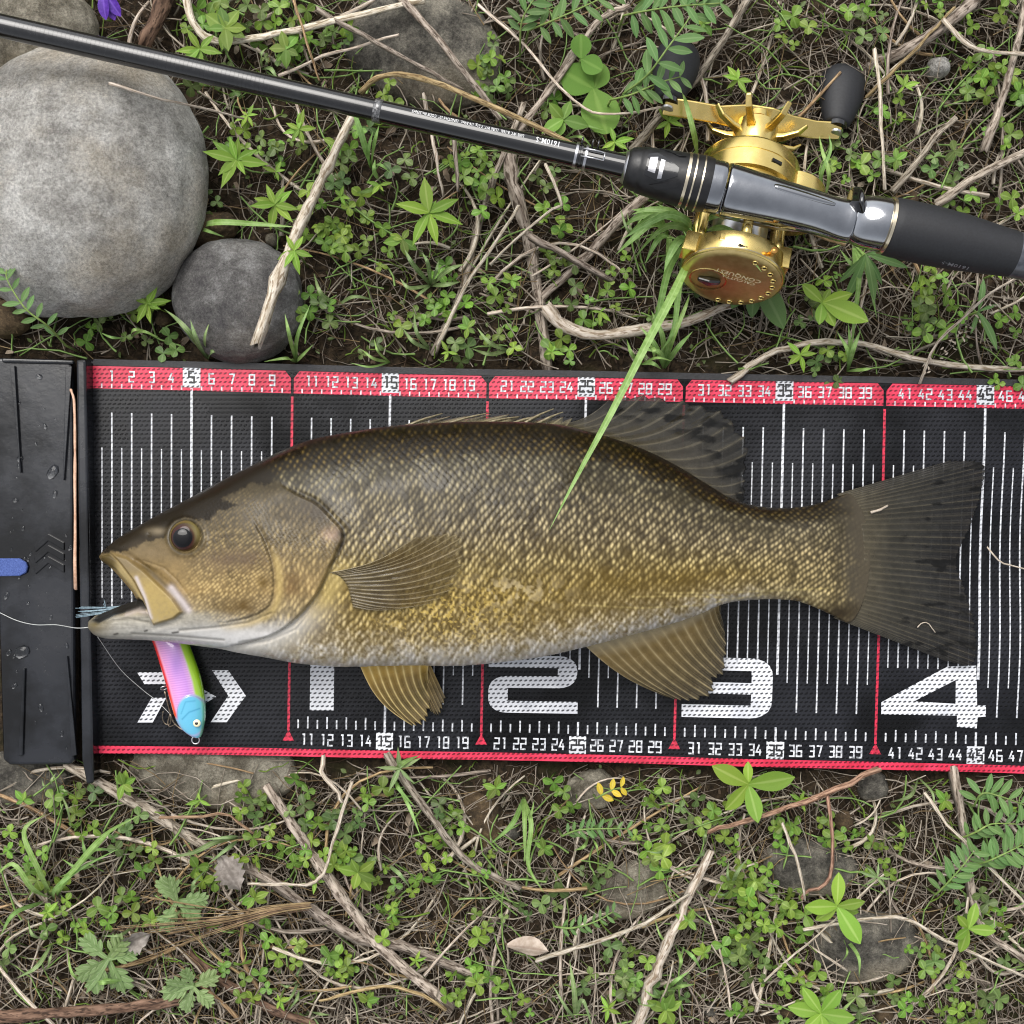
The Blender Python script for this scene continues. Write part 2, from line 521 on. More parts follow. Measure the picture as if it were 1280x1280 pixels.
NC = 60
red = Print()
for d in range(0, NC, 10):
    x0 = d * 25; x1 = (d + 10) * 25
    l = 3 if d == 0 else 0
    red.poly([(x0 + (0 if d == 0 else 9), 0), (x1 - 9, 0), (x1 - 1.8, 9), (x1 - 1.8, 28), (x0 + (0 if d == 0 else 1.8), 28), (x0 + (0 if d == 0 else 1.8), 9 if d else 4)])
red.build('red_scale_band', M_RED)
hem = Print(); hem.rect(2, 474.5, NC * 25, 484); hem.build('red_hem', M_RED, lift=0.0006)
bh = Print(); bh.rect(2, -8.5, NC * 25, -0.5); bh.build('black_hem', M_HEM, lift=0.0005)
for d in range(10, NC, 10):
    redl = Print()
    redl.rect(d * 25 - 1.6, 32, d * 25 + 1.6, 452)
    redl.poly([(d * 25, 451), (d * 25 + 7.5, 465), (d * 25 - 7.5, 465)], 0.00003)
    redl.build('ten_centimetre_line', M_REDL)
wt = Print()
for h in range(1, NC * 2):
    if h % 20 == 0: continue
    c = h / 2 * 25
    low = h < 20
    num = (h % 20) <= 10 and not low
    if h % 10 == 0:                          # five-centimetre lines
        wt.rect(c - 1.5, 25, c + 1.5, 330 if low else 458 if h == 30 else 368)
    elif h % 2 == 0:
        wt.rect(c - 0.95, 58, c + 0.95, 305 if low else 356 if num else 415)
    else:
        wt.rect(c - 0.75, 102, c + 0.75, 290 if low else 356 if num else 378)
    if h % 10: wt.rect(c - 0.9, 22, c + 0.9, 27.5, 0.0001)
    if h > 20 and h % 10: wt.rect(c - 1.0, 434 if h % 2 == 0 else 438, c + 1.0, 449)
    if h > 20 and h % 20 == 10: wt.rect(c - 1.3, 434, c + 1.3, 452, 0.00004)
wt.build('tick_marks', M_WHITEN)['kind'] = 'stuff'
def boxed(c, y0, y1, cy, dh):
    bx_ = Print(); bx_.rect(c * 25 - 11, y0, c * 25 + 11, y1); bx_.build('number_box', M_WHITE, lift=0.0004)
    ik = Print(); number(ik, str(c), c * 25, cy, 6.5, dh, 2.2, 3.2); ik.build('boxed_number', M_INK, lift=0.0006)
for c in range(1, 54):
    if c % 10 == 0: continue
    if c % 5 == 0:
        boxed(c, -2, 24, 11, 14)
        if c > 10: boxed(c, 452, 474, 463, 13)
    else:
        for cy, dh in ((12.5, 12.5), (463, 13.5)):
            if cy > 20 and c < 10: continue
            nu_ = Print(); number(nu_, str(c), c * 25, cy, 6.1, dh, 2.0, 3.3); nu_.build('scale_number', M_WHITEN, lift=0.0004)

def inv(px, py):
    """photo pixel -> print coordinates"""
    f = (py - 457) / 484.0; c = (px - 114) / 25.0
    for _ in range(12):
        x, y = Mp(c, f)
        c += (px - float(x)) / 24.8; f += (py - float(y)) / 484.0
    return (c * 25.0, f * 484.0)
def IV(pts): return [inv(*p) for p in pts]
def roundc(pts, r):
    out = [np.array(pts[0], float)]
    for i in range(1, len(pts) - 1):
        a, b, c = (np.array(p, float) for p in (pts[i - 1], pts[i], pts[i + 1]))
        d1 = (a - b) / np.linalg.norm(a - b); d2 = (c - b) / np.linalg.norm(c - b)
        for t in np.linspace(0, 1, 6):
            out.append((1 - t) ** 2 * (b + d1 * r) + 2 * t * (1 - t) * b + t * t * (b + d2 * r))
    out.append(np.array(pts[-1], float))
    return out
b1 = Print(); b1.poly(IV([(388, 812), (418, 812), (417, 888), (387, 888)])); b1.build('large_numeral', M_WHITE, label='large white numeral 1')
b2 = Print(); b2.ribbon(IV(roundc([(611, 826), (710, 828), (709, 853), (623, 852), (622, 883), (722, 885)], 11.5)), 25, wy=15); b2.build('large_numeral', M_WHITE, label='large white numeral 2')
b3 = Print(); b3.ribbon(IV(roundc([(856, 829), (953, 831), (951, 890), (852, 888)], 15)), 26, wy=16); b3.rect(*inv(872, 852), *inv(941, 868), 0.00002); b3.build('large_numeral', M_WHITE, label='large white numeral 3')
b4 = Print(); b4.poly(IV([(1220, 832), (1185, 833), (1102, 878), (1102, 893), (1197, 895), (1197, 909), (1222, 911), (1223, 897), (1233, 896), (1233, 882), (1222, 882)]), holes=[IV([(1195, 850), (1195, 880), (1143, 877)])])
b4.build('large_numeral', M_WHITE, label='large white numeral 4')
c1 = Print(); c1.poly(IV([(172, 840), (235, 840), (247, 858), (270, 871), (247, 885), (238, 903), (221, 903), (238, 871), (224, 855), (181, 855)]), 0.0)
c1.poly(IV([(190, 872), (208, 872), (191, 903), (172, 903)]), 0.0)
c1.build('chevron_print', M_WHITE)
c2_ = Print(); c2_.poly(IV([(265, 838), (285, 838), (307, 870), (283, 903), (263, 903), (285, 870)])); c2_.build('chevron_print', M_WHITE)

# ================================================================== the black head board at the zero end
M_PLASTIC = mk('black_plastic', S(7, 7, 8), S(30, 32, 37), rough=0.06, rough2=0.30, scale=17, detail=12, ramp=(.43, .56), spec=0.5, bump=0.25, bscale=60, bdist=0.0006)  # grey mottling paints sky reflection and wet smears into the black
brd = tag(empty('head_board', W(50, 700, 0)), 'glossy black plastic head stop board at the zero end of the mat', 'stop board')
bo = Vector(brd.location)
def slab(name, corners, z0, z1, material, parent, org, bev=0.0012, ztop=None):
    """prism whose top outline is given in photo pixels at height z1"""
    top = [W(x, y, z1) for x, y in corners]
    n = len(top)
    V = [tuple(p - org) for p in top] + [(p.x - org.x, p.y - org.y, z0 - org.z) for p in top]
    F = [tuple(range(n))[::-1], tuple(range(n, 2 * n))] + [(i, (i + 1) % n, (i + 1) % n + n, i + n) for i in range(n)]
    me = mesh(name, V, F, material, smooth=False)
    bm = bmesh.new(); bm.from_mesh(me); bmesh.ops.recalc_face_normals(bm, faces=bm.faces); bm.to_mesh(me); bm.free()
    o = link(name, me, parent)
    if bev: bevel(o, bev, 3)
    return o
slab('base_plate', [(-70, 452), (-60, 446), (88, 449), (91, 460), (94, 950), (88, 956), (12, 957), (3, 950), (-4, 700), (-66, 690)], 0.0005, 0.0085, M_PLASTIC, brd, bo, 0.0016)
slab('stop_wall', [(95, 449), (107, 449), (117, 979), (108, 981), (102, 950)], 0.0005, 0.0125, M_PLASTIC, brd, bo, 0.0012)
slab('edge_rim', [(2, 447.5), (92, 450), (92, 455), (2, 453)], 0.0080, 0.0105, M_PLASTIC, brd, bo, 0.0008)
for cs in ([(12, 457), (18, 457), (26, 590), (25, 591)], [(82, 458), (90, 458), (80, 600), (78.5, 600)], [(28, 835), (31, 835), (28, 945), (22, 945)], [(82, 820), (84, 820), (96, 944), (89, 946)]):
    slab('rib', cs, 0.0080, 0.0102, M_PLASTIC, brd, bo, 0.0006)
for dy in (0, 14, 28):
    pr = [(42, 682 + dy), (60, 667 + dy), (80, 678 + dy), (80, 688 + dy), (60, 676 + dy), (44, 690 + dy)]
    slab('raised_chevron', pr, 0.0080, 0.0094, M_PLASTIC, brd, bo, 0.0003)
# blue strap end
M_STRAP = mk('blue_webbing', S(56, 76, 140), S(86, 108, 172), rough=0.8, scale=2200, bump=1.0, bscale=2400, bdist=0.0006)
st = slab('strap', [(-70, 698), (24, 698), (32, 703), (34, 709), (32, 716), (24, 720), (-70, 722)], 0.0086, 0.0106, M_STRAP, brd, bo, 0.0006)
st['label'] = 'blue woven webbing strap end'
# water beads
M_WATER = bpy.data.materials.new('water'); M_WATER.use_nodes = True
pw = M_WATER.node_tree.nodes['Principled BSDF']
pw.inputs['Base Color'].default_value = (0.9, 0.92, 0.95, 1); pw.inputs['Roughness'].default_value = 0.03
pw.inputs['Transmission Weight'].default_value = 1.0; pw.inputs['IOR'].default_value = 1.33
dv = MB()
for i in range(70):
    x = random.uniform(6, 88); y = random.uniform(462, 940); r = random.choice((0.0003, 0.0005, 0.0009, 0.0013)) * random.uniform(0.6, 1.3)
    if i == 0: x, y, r = 66, 590, 0.0030
    if i == 1: x, y, r = 28, 815, 0.0034
    c = W(x, y, 0.0086) - bo
    ns = 9; V = []; F = []
    for j in range(4):
        a = j / 3 * math.pi / 2 * 0.98
        for k in range(ns):
            t = 2 * math.pi * k / ns; rr = r * math.cos(a) * (1 + 0.25 * math.sin(2 * t + i))
            V.append((c.x + rr * math.cos(t), c.y + rr * 1.2 * math.sin(t), c.z + 0.35 * r * math.sin(a)))
    for j in range(3):
        for k in range(ns): F.append((j * ns + k, j * ns + (k + 1) % ns, (j + 1) * ns + (k + 1) % ns, (j + 1) * ns + k))
    F.append(tuple(3 * ns + k for k in range(ns)))
    dv.add(V, F)
wb = dv.build('water_beads', M_WATER, brd); wb['kind'] = 'stuff'
# ================================================================== solid from an outline: grid, rounded by inflation
def seg_dist(px, py, poly, closed=True):
    """unsigned distance + nearest point to a polyline"""
    P = np.asarray(poly, float)
    Q = np.roll(P, -1, 0) if closed else P[1:]
    A = P if closed else P[:-1]
    best = np.full(px.shape, 1e18); bx = np.zeros_like(px); by = np.zeros_like(px)
    for (ax, ay), (qx, qy) in zip(A, Q):
        dx, dy = qx - ax, qy - ay
        t = np.clip(((px - ax) * dx + (py - ay) * dy) / (dx * dx + dy * dy + 1e-12), 0, 1)
        cx, cy = ax + t * dx, ay + t * dy
        d = (px - cx) ** 2 + (py - cy) ** 2
        m = d < best
        best = np.where(m, d, best); bx = np.where(m, cx, bx); by = np.where(m, cy, by)
    return np.sqrt(best), bx, by
def inside(px, py, poly):
    P = np.asarray(poly, float); r = np.zeros(px.shape, bool); j = len(P) - 1
    for i in range(len(P)):
        xi, yi = P[i]; xj, yj = P[j]
        c = ((yi > py) != (yj > py)) & (px < (xj - xi) * (py - yi) / (yj - yi + 1e-12) + xi)
        r ^= c; j = i
    return r
def sd_region(px, py, poly):
    d, _, _ = seg_dist(px, py, poly)
    return np.where(inside(px, py, poly), d, -d)
def smooth_loop(pts, step=4.0):
    P = np.asarray(pts, float); out = []
    n = len(P)
    for i in range(n):
        a, b, c, d = P[i - 1], P[i], P[(i + 1) % n], P[(i + 2) % n]
        m = max(1, int(np.linalg.norm(c - b) / step))
        for t in np.arange(m) / m:
            out.append(0.5 * (2 * b + (c - a) * t + (2 * a - 5 * b + 4 * c - d) * t * t + (3 * b - a - 3 * c + d) * t ** 3))
    return np.array(out)
def poisson(mask, step):
    """inflate: solve lap(phi) = -1 inside mask, in px^2"""
    phi = None
    for lv in (8, 4, 2, 1):
        m = mask[::lv, ::lv]
        if phi is None: p = np.zeros(m.shape)
        else:
            p = np.repeat(np.repeat(phi, 2, 0), 2, 1)[:m.shape[0], :m.shape[1]]
            p = np.pad(p, ((0, m.shape[0] - p.shape[0]), (0, m.shape[1] - p.shape[1])), mode='edge')
        h2 = (step * lv) ** 2
        for _ in range(900 if lv == 8 else 250 if lv == 4 else 120 if lv == 2 else 60):
            q = np.pad(p, 1)
            p = 0.25 * (q[:-2, 1:-1] + q[2:, 1:-1] + q[1:-1, :-2] + q[1:-1, 2:] + h2) * m
        phi = p
    return phi

def outline_grid(poly, step):
    """vertices of a grid clipped to the outline; returns dict"""
    P = np.asarray(poly)
    x0, y0 = P.min(0) - 3 * step; x1, y1 = P.max(0) + 3 * step
    xs = np.arange(x0, x1, step); ys = np.arange(y0, y1, step)
    GX, GY = np.meshgrid(xs, ys, indexing='ij')
    ins = inside(GX, GY, P)
    # only points near the edge need the exact distance
    d, bx, by = seg_dist(GX, GY, P)
    phi = poisson(ins, step)
    near = ins & (d < 0.3 * step)
    core = ins & ~near
    c = core.copy()
    nb = np.zeros_like(c)
    for a in (-1, 0, 1):
        for b in (-1, 0, 1):
            nb |= np.roll(np.roll(c, a, 0), b, 1)
    edge = nb & ~core
    GX = np.where(edge, bx, GX); GY = np.where(edge, by, GY)
    used = core | edge
    return dict(X=GX, Y=GY, used=used, edge=edge, d=np.where(edge, 0, d), phi=np.where(edge, 0, phi))

def shell(g, top, bot, xy, col, name, material, org):
    """closed solid from the clipped grid: top/bot heights, xy positions in metres"""
    used, edge = g['used'], g['edge']
    idx = np.full(used.shape, -1); idx[used] = np.arange(used.sum())
    q = np.stack([idx[:-1, :-1], idx[:-1, 1:], idx[1:, 1:], idx[1:, :-1]], -1).reshape(-1, 4)
    q = q[(q >= 0).all(1)]
    e = edge[used]
    q = q[~e[q].all(1)]
    n = int(used.sum())
    Vt = np.stack([xy[0][used], xy[1][used], top[used]], -1) - np.array(org)
    Vb = np.stack([xy[0][used], xy[1][used], bot[used]], -1) - np.array(org)
    bi = np.where(e, np.arange(n), np.arange(n) + n)      # rim is shared by both sides
    F = np.vstack([q[:, ::-1] if False else q, bi[q][:, ::-1]])
    # orient: grid i=x, j=y(down) -> q is clockwise seen from above when y is flipped; test one face
    a, b, c = Vt[q[len(q) // 2][:3]]
    if np.cross(b - a, c - a)[2] < 0: F = F[:, ::-1]
    V = np.vstack([Vt, Vb]); C = np.vstack([col[used], col[used]])
    keep = np.zeros(2 * n, bool); keep[F.ravel()] = True
    ren = np.cumsum(keep) - 1
    return mesh(name, V[keep], ren[F], material, col=C[keep])

# ================================================================== the fish
TOP = [(126, 696), (130, 689), (150, 672), (175, 657), (200, 643), (240, 622), (280, 600), (320, 580), (350, 565), (385, 551), (420, 543), (470, 535), (520, 530), (600, 527),
       (680, 529), (730, 538), (790, 556), (840, 579), (880, 603), (910, 621), (940, 631), (975, 635), (1005, 633), (1030, 627), (1052, 619), (1064, 618)]
BOT = [(1062, 778), (1042, 770), (1018, 759), (994, 751), (960, 749), (925, 751), (900, 756), (880, 765), (850, 776), (820, 785), (790, 793), (760, 801), (720, 811), (690, 818), (660, 823),
       (600, 830), (560, 832), (520, 831), (470, 832), (430, 833), (400, 831), (370, 828), (340, 822), (300, 815), (270, 809), (240, 805), (215, 802), (190, 800), (160, 799), (135, 798), (120, 793), (112, 783)]
OUTL = TOP + [(1076, 634), (1085, 662), (1088, 695), (1085, 730), (1075, 762)] + BOT + [(113, 775), (120, 769), (140, 761), (160, 754), (172, 750), (175, 747), (168, 738), (158, 727), (148, 716), (138, 707), (130, 702)]
fish = tag(empty('bass_fish', W(560, 690, 0.003)), 'golden brown bass lying open-mouthed on its side across the measuring mat', 'fish')
fo = Vector(fish.location)
def zmid(x):
    return np.interp(x, [112, 200, 300, 450, 560, 700, 800, 900, 1000, 1080, 1150, 1230], [.0255, .027, .030, .0335, .0345, .0325, .029, .0235, .0185, .0155, .0115, .0075])
outl = smooth_loop(OUTL, 5)
fg = outline_grid(outl, 1.0)
FX, FY = fg['X'], fg['Y']
zm = zmid(FX)
kk = PX * (CAM_H - zm) / CAM_H
WX, WY = (FX - 640) * kk, (640 - FY) * kk
h = 0.60 * np.sqrt(np.maximum(2 * fg['phi'], 0)) * PX * 0.94
ed = np.clip(fg['d'] / 20.0, 0, 1)
head_t = 0.0095 * (1 - sstep(300, 470, FX)) * np.sqrt(np.maximum(0, 1 - (1 - ed) ** 2))
h = np.sqrt(h ** 2 + head_t ** 2 + 2 * h * head_t * 0.4)
h = h * (1 - sstep(1000, 1088, FX)) + sstep(1000, 1088, FX) * np.minimum(h, 0.0004)
hb = h.copy()
QX = 640 + (FX - 640) * (CAM_H - zm) / (CAM_H - zm - h); QY = 640 + (FY - 640) * (CAM_H - zm) / (CAM_H - zm - h)
SRF = (FX, FY, QX, QY, zm + h, fg['used'])          # for things resting on the fish

tx, ty = np.array(TOP).T; bxx, byy = np.array(BOT[::-1]).T
yt_ = np.interp(FX, tx, ty); yb_ = np.interp(FX, bxx, byy)
tt = np.clip((FY - yt_) / (yb_ - yt_), 0, 1)
tq = np.clip((QY - yt_) / (yb_ - yt_), 0, 1)

# ---- head plates (photo pixels)
GILL = [(335, 590), (350, 612), (375, 622), (395, 630), (412, 646), (430, 668), (421, 690), (409, 716), (394, 746), (374, 770), (350, 789), (320, 801), (285, 809), (240, 812), (100, 815), (90, 600), (200, 590)]
PRE = [(300, 640), (322, 662), (334, 688), (341, 716), (341, 742), (334, 760), (314, 771), (276, 779), (240, 781), (180, 770), (180, 640)]
MAXI = [(139, 691), (160, 697), (180, 712), (200, 731), (217, 747), (229, 765), (218, 774), (192, 782), (186, 770), (180, 750), (168, 727), (152, 706)]
LIP = [(124, 694), (136, 692), (150, 704), (167, 727), (178, 748), (186, 768), (183, 771), (176, 752), (160, 730), (144, 712), (128, 703)]
def sd_open(poly, edge):
    d, _, _ = seg_dist(QX, QY, catmull(edge, 60), closed=False)
    return np.where(inside(QX, QY, poly), d, -d)
GE = [(352, 606), (375, 619), (395, 629), (413, 646), (429, 667), (421, 690), (409, 716), (394, 746), (374, 770), (350, 789), (320, 801), (285, 809), (262, 811)]
PE = [(316, 650), (326, 668), (335, 690), (341, 716), (341, 742), (334, 759), (314, 770), (284, 777)]
GILL = [(100, 560), (335, 560)] + [tuple(p) for p in catmull(GE, 60)] + [(240, 816), (100, 816)]
PRE = [(180, 640)] + [tuple(p) for p in catmull(PE, 60)] + [(180, 779)]
dG = sd_open(GILL, GE); dP = sd_open(PRE, PE)
gfade = sstep(598, 622, QY); pfade = sstep(645, 668, QY) * sstep(262, 300, QX); dM = sd_region(QX, QY, MAXI); dL = sd_region(QX, QY, LIP)
fade = np.clip(h / 0.006, 0, 1)
h += gfade * fade * (0.0016 * sstep(-0.5, 2.2, dG) * np.exp(-np.maximum(dG, 0) / 45) - 0.0007 * np.exp(-(dG + 3) ** 2 / 9))
h += pfade * fade * (0.0008 * sstep(-0.8, 2.0, dP) * np.exp(-np.maximum(dP, 0) / 25) - 0.0003 * np.exp(-(dP + 2) ** 2 / 6))
h += np.clip(h / 0.003, 0, 1) * (0.0018 * sstep(-0.5, 3.0, dM) - 0.0008 * np.exp(-(dM + 3.5) ** 2 / 12))
h += np.clip(h / 0.003, 0, 1) * 0.0010 * sstep(-0.5, 3.0, dL)
# folds under the jaw and gill, groove behind the maxilla
def fold(pts, w, a):
    d, _, _ = seg_dist(QX, QY, pts, closed=False)
    return a * np.exp(-(d / w) ** 2)
FOLDS = [[(300, 803), (340, 796), (370, 778), (392, 752)], [(290, 807), (335, 802), (370, 787), (398, 754)], [(225, 788), (270, 784), (310, 778), (340, 766)], [(165, 792), (220, 795), (280, 800)], [(130, 778), (160, 773), (185, 778)]]
lines = sum(fold(p, 1.6, 1.0) for p in FOLDS)
h -= fade * 0.0006 * np.clip(lines, 0, 1)
h -= fade * fold([(170, 702), (196, 716), (216, 734), (236, 760)], 3.5, 0.0011)
h -= fade * fold([(180, 701), (205, 710), (222, 726), (238, 748)], 1.5, 0.0005)
# eye socket
EX, EY, ER = 232.5, 671.0, 20.5
re = np.hypot(QX - EX, QY - EY)
h += fade * (0.0009 * np.exp(-((re - ER - 2.5) / 3.2) ** 2) - 0.0022 * (1 - sstep(ER - 4, ER, re)))
# nostril
h -= fade * 0.0008 * np.exp(-((QX - 186) ** 2 + (QY - 668) ** 2) / 6.0)

# ---- scales: staggered rows following the body
yc = np.interp(FX, [110, 400, 600, 800, 950, 1090], [745, 690, 682, 685, 692, 697])
hh = np.interp(FX, [400, 560, 700, 800, 900, 1000, 1090], [1.0, 1.02, 0.98, 0.88, 0.74, 0.68, 0.68])
sv = (QY - yc) / hh
su = QX + 0.00065 * (QY - yc) ** 2 * 0.35 - 0.10 * (QY - yc)
wob = 3.4 * (vnoise(QX / 17, QY / 17) - 0.5); wob2 = 3.4 * (vnoise(QX / 15 + 40, QY / 15 + 9) - 0.5)
def scales(pu, pv, su_, sv_, wu, wv, jit=1.0):
    """staggered rows of overlapping scales: relief and the pale mark on each"""
    prof = np.zeros(FX.shape); spot = np.zeros(FX.shape)
    rr0 = np.floor(sv_ / pv)
    for dr in (-1, 0, 1):
        r = rr0 + dr
        cu0 = np.floor(su_ / pu - 0.5 * (r % 2))
        for dc in (-1, 0, 1):
            cu = (cu0 + dc + 0.5 * (r % 2) + 0.5) * pu; cv = (r + 0.5) * pv
            hs = _NG[(cu0 + dc).astype(int) % 256, r.astype(int) % 256]; h2 = _NG[(cu0 + dc).astype(int) % 256, (r + 91).astype(int) % 256]
            du = su_ - cu - (hs - 0.5) * 1.9 * jit; dv = sv_ - cv - (h2 - 0.5) * 1.5 * jit
            e = np.sqrt((du / (pu * 0.62)) ** 2 + (dv / (pv * 1.05)) ** 2)
            prof = np.maximum(prof, np.where(e < 1, (0.35 + 0.65 * np.clip(du / pu + 0.5, 0, 1)) * (1 - e ** 4), 0))
            spot = np.maximum(spot, (0.10 + 1.1 * hs) * np.exp(-((du + 0.3 * dv) / wu) ** 2 - (dv / wv) ** 2))
    return prof, spot
prof, spot = scales(9.2, 5.2, su + wob2, sv + wob, 1.75, 2.2 + 1.5 * sstep(0.12, 0.24, tt))
hprof, hspot = scales(5.6, 3.3, QX + .25 * QY + wob2, QY - .1 * QX + wob, 1.5, 1.9, .8)
onbody = sstep(0, 3, -dG) * sstep(360, 400, QX)
onhead = sstep(0, 2, dG)
tailf = 1 - sstep(1050, 1084, QX)
sc_amp = onbody * (0.35 + 0.65 * tailf) * fade
h += sc_amp * 0.00040 * prof * (1 - 0.5 * sstep(0.85, 1, tt))
# small cheek and gill cover scales
ck = vnoise(QX / 3.1, QY / 2.4) * 0.6 + vnoise(QX / 5.3 + 20, QY / 4.3) * 0.6
cheek = onhead * sstep(600, 640, QY) * (1 - sstep(770, 790, QY)) * sstep(215, 262, QX) * (1 - sstep(-2, 6, dM))
h += cheek * fade * 0.00026 * hprof
h = np.maximum(h, 0)

# ---- the pattern of the skin, with the upper flank's sky sheen painted in
def ramp(t, stops):
    xs = [s[0] for s in stops]; cs = np.array([lin(s[1]) for s in stops])
    return np.stack([np.interp(t, xs, cs[:, k]) for k in range(3)], -1)
def mixc(a, b, f): return a * (1 - f[..., None]) + (np.asarray(b) if not isinstance(b, tuple) else lin(b)) * f[..., None]
n1 = fbm(QX / 46, QY / 30, 4); n2 = fbm(QX / 9 + 30, QY / 9, 3); n3 = fbm(QX / 3.0 + 70, QY / 3.0 + 8, 2)
tj = np.clip(tq + 0.06 * (n1 - 0.5) + 0.075 * (n2 - 0.5) * (1 - .5 * sstep(.3, .6, tq)) + (0.10 * (n3 - .5) + .10 * (n2 - .5) - .025) * sstep(.72, .86, tq), 0, 1)
base = ramp(tj, [(0, (44, 33, 13)), (.07, (42, 31, 9)), (.128, (44, 33, 10)), (.15, (68, 60, 41)), (.32, (78, 68, 50)), (.48, (90, 75, 47)), (.60, (106, 86, 38)), (.72, (120, 95, 28)), (.82, (134, 108, 46)), (.89, (162, 140, 94)), (.95, (192, 180, 158)), (1, (186, 178, 168))])  # greyer upper flank and its ragged upper edge paint the wet sky sheen
hi = ramp(tj, [(0, (60, 46, 18)), (.05, (92, 73, 26)), (.13, (128, 106, 46)), (.16, (142, 131, 95)), (.32, (166, 150, 108)), (.48, (196, 177, 128)), (.60, (206, 184, 118)), (.72, (200, 172, 92)), (.82, (206, 184, 126)), (.89, (216, 200, 164)), (.95, (218, 210, 198)), (1, (208, 204, 200))])
# toward the tail the gold fades to olive grey
tl = sstep(880, 1010, QX)
base = mixc(base, ramp(tj, [(0, (44, 34, 14)), (.14, (50, 40, 20)), (.20, (80, 71, 52)), (.5, (92, 79, 50)), (.8, (106, 90, 50)), (.93, (150, 130, 84)), (1, (112, 92, 48))]), tl)
hi = mixc(hi, ramp(tj, [(0, (80, 64, 28)), (.14, (110, 94, 50)), (.20, (164, 150, 112)), (.5, (194, 172, 118)), (.8, (208, 184, 122)), (.95, (220, 200, 140)), (1, (180, 150, 90))]), tl)
sp_ = np.clip(spot, 0, 1.15)
body = base * (0.80 - 0.16 * (prof < .35))[..., None] + (hi * 1.06 - base * 0.80) * np.clip(sp_ * 1.08, 0, 1.1)[..., None]
body = body * (0.74 + 0.52 * n3)[..., None]
# darker olive bars and blotches low on the flank
bl = sum(np.exp(-((QX - a) / b) ** 2 - ((QY - c) / d) ** 2) * e for a, b, c, d, e in
         ((545, 26, 705, 26, .7), (610, 22, 700, 26, .5), (690, 42, 745, 24, .5), (770, 55, 728, 22, .75), (855, 40, 728, 16, .8), (800, 50, 760, 14, .5), (640, 40, 775, 22, .4), (470, 20, 800, 16, .3)))
body = mixc(body, (112, 88, 18), np.clip(bl * (0.35 + 0.75 * (n2 > 0.5)) * (0.5 + n1) * 0.75, 0, 0.8))
pale = np.exp(-((QX - 640) / 60) ** 2 - ((QY - 740) / 20) ** 2) * sstep(0.5, 0.62, n2)
body = mixc(body, (196, 176, 128), np.clip(pale * 0.7, 0, 1))
fl = np.exp(-((QX - 560) / 90) ** 2 - ((QY - 770) / 40) ** 2) * sstep(0.55, 0.7, n3)
body = mixc(body, (226, 192, 84), np.clip(fl * 0.6, 0, 1))
# wrinkles of a wet scar across the flank and bright scale rows near the anal fin
# darker weathered grey patches high on the flank, where the skin mottles
mo_ = sstep(.5, .66, fbm(QX / 34 + 11, QY / 13 + 4, 4)) * np.exp(-((tq - .24) / .10) ** 2)
body = mixc(body, (66, 56, 30), np.clip(mo_, 0, 1) * .55)
sc = np.exp(-(seg_dist(QX, QY, [(652, 664), (668, 640), (690, 618), (712, 600), (722, 575)], False)[0] / 5.0) ** 2) * sstep(0.48, 0.6, n2)
body = mixc(body, (58, 44, 12), np.clip(sc, 0, 1) * 0.85)
for rowp in ([(722, 756), (800, 760), (870, 757), (960, 742)], [(820, 741), (900, 741), (1000, 737), (1040, 735)], [(790, 746), (860, 745), (930, 748)]):
    rw = np.exp(-(seg_dist(QX, QY, rowp, False)[0] / 1.3) ** 2)
    body = mixc(body, (226, 202, 118), np.clip(rw * (0.15 + 1.1 * spot), 0, 1) * 0.65)
# skin at the tail root
body = mixc(body, (92, 83, 66), sstep(1034, 1076, QX + 16 * (n2 - 0.5)) * 0.95)
body = mixc(body, (58, 44, 16), np.clip(1.2 - np.hypot((QX - 1048) / 36, (QY - 766) / 17), 0, 1) * 0.9)

# head
thd = np.clip(tq + 0.03 * (n2 - 0.5) + 0.04 * (n1 - 0.5), 0, 1)
head = ramp(np.clip((QY - 540) / 270 + 0.03 * (n2 - .5), 0, 1), [(0, (52, 42, 16)), (.25, (84, 72, 46)), (.36, (100, 88, 62)), (.50, (120, 102, 66)), (.62, (150, 124, 74)), (.74, (168, 138, 82)), (.84, (168, 150, 114)), (.90, (196, 190, 180)), (1, (206, 206, 206))])
opc = sstep(0, 6, -dP) * sstep(600, 640, QY) * sstep(300, 350, QX)          # gill cover carries larger scales than the cheek
hsp = hspot * (1 - opc) + spot * opc
n4 = fbm(QX / 16 + 61, QY / 11 + 23, 4)
head = head * (0.62 + 0.30 * n2 + 0.34 * n4 + cheek * (0.75 * (hsp - 0.4)) + 0.34 * (n3 - .5))[..., None]
head = mixc(head, (74, 62, 46), np.clip(sstep(.55, .72, n4) * cheek * sstep(-20, 30, 715 - QY), 0, 1) * .45)
gold = cheek * np.clip(hsp, 0, 1) * (0.4 + 1.0 * n1)
head = mixc(head, (214, 188, 122), gold * 0.55 * sstep(650, 690, QY))
head = mixc(head, (186, 160, 104), gold * 0.45 * (1 - sstep(650, 690, QY)))
def blob(x, y, a, b, s=1.0, nz=0.6): return np.clip(s * np.exp(-((QX - x) / a) ** 2 - ((QY - y) / b) ** 2) * (1 - nz + 2 * nz * n2), 0, 1)
head = mixc(head, (112, 90, 66), blob(292, 699, 46, 12, .75)); head = mixc(head, (112, 84, 28), blob(300, 758, 34, 11, .85)); head = mixc(head, (120, 92, 30), blob(330, 728, 7, 7, .9))
head = mixc(head, (92, 82, 70), blob(395, 640, 34, 18, .65)); head = mixc(head, (100, 88, 68), blob(300, 645, 40, 14, .5)); head = mixc(head, (212, 176, 150), blob(416, 668, 12, 8, .6)); head = mixc(head, (128, 92, 46), blob(365, 730, 10, 14, .6))
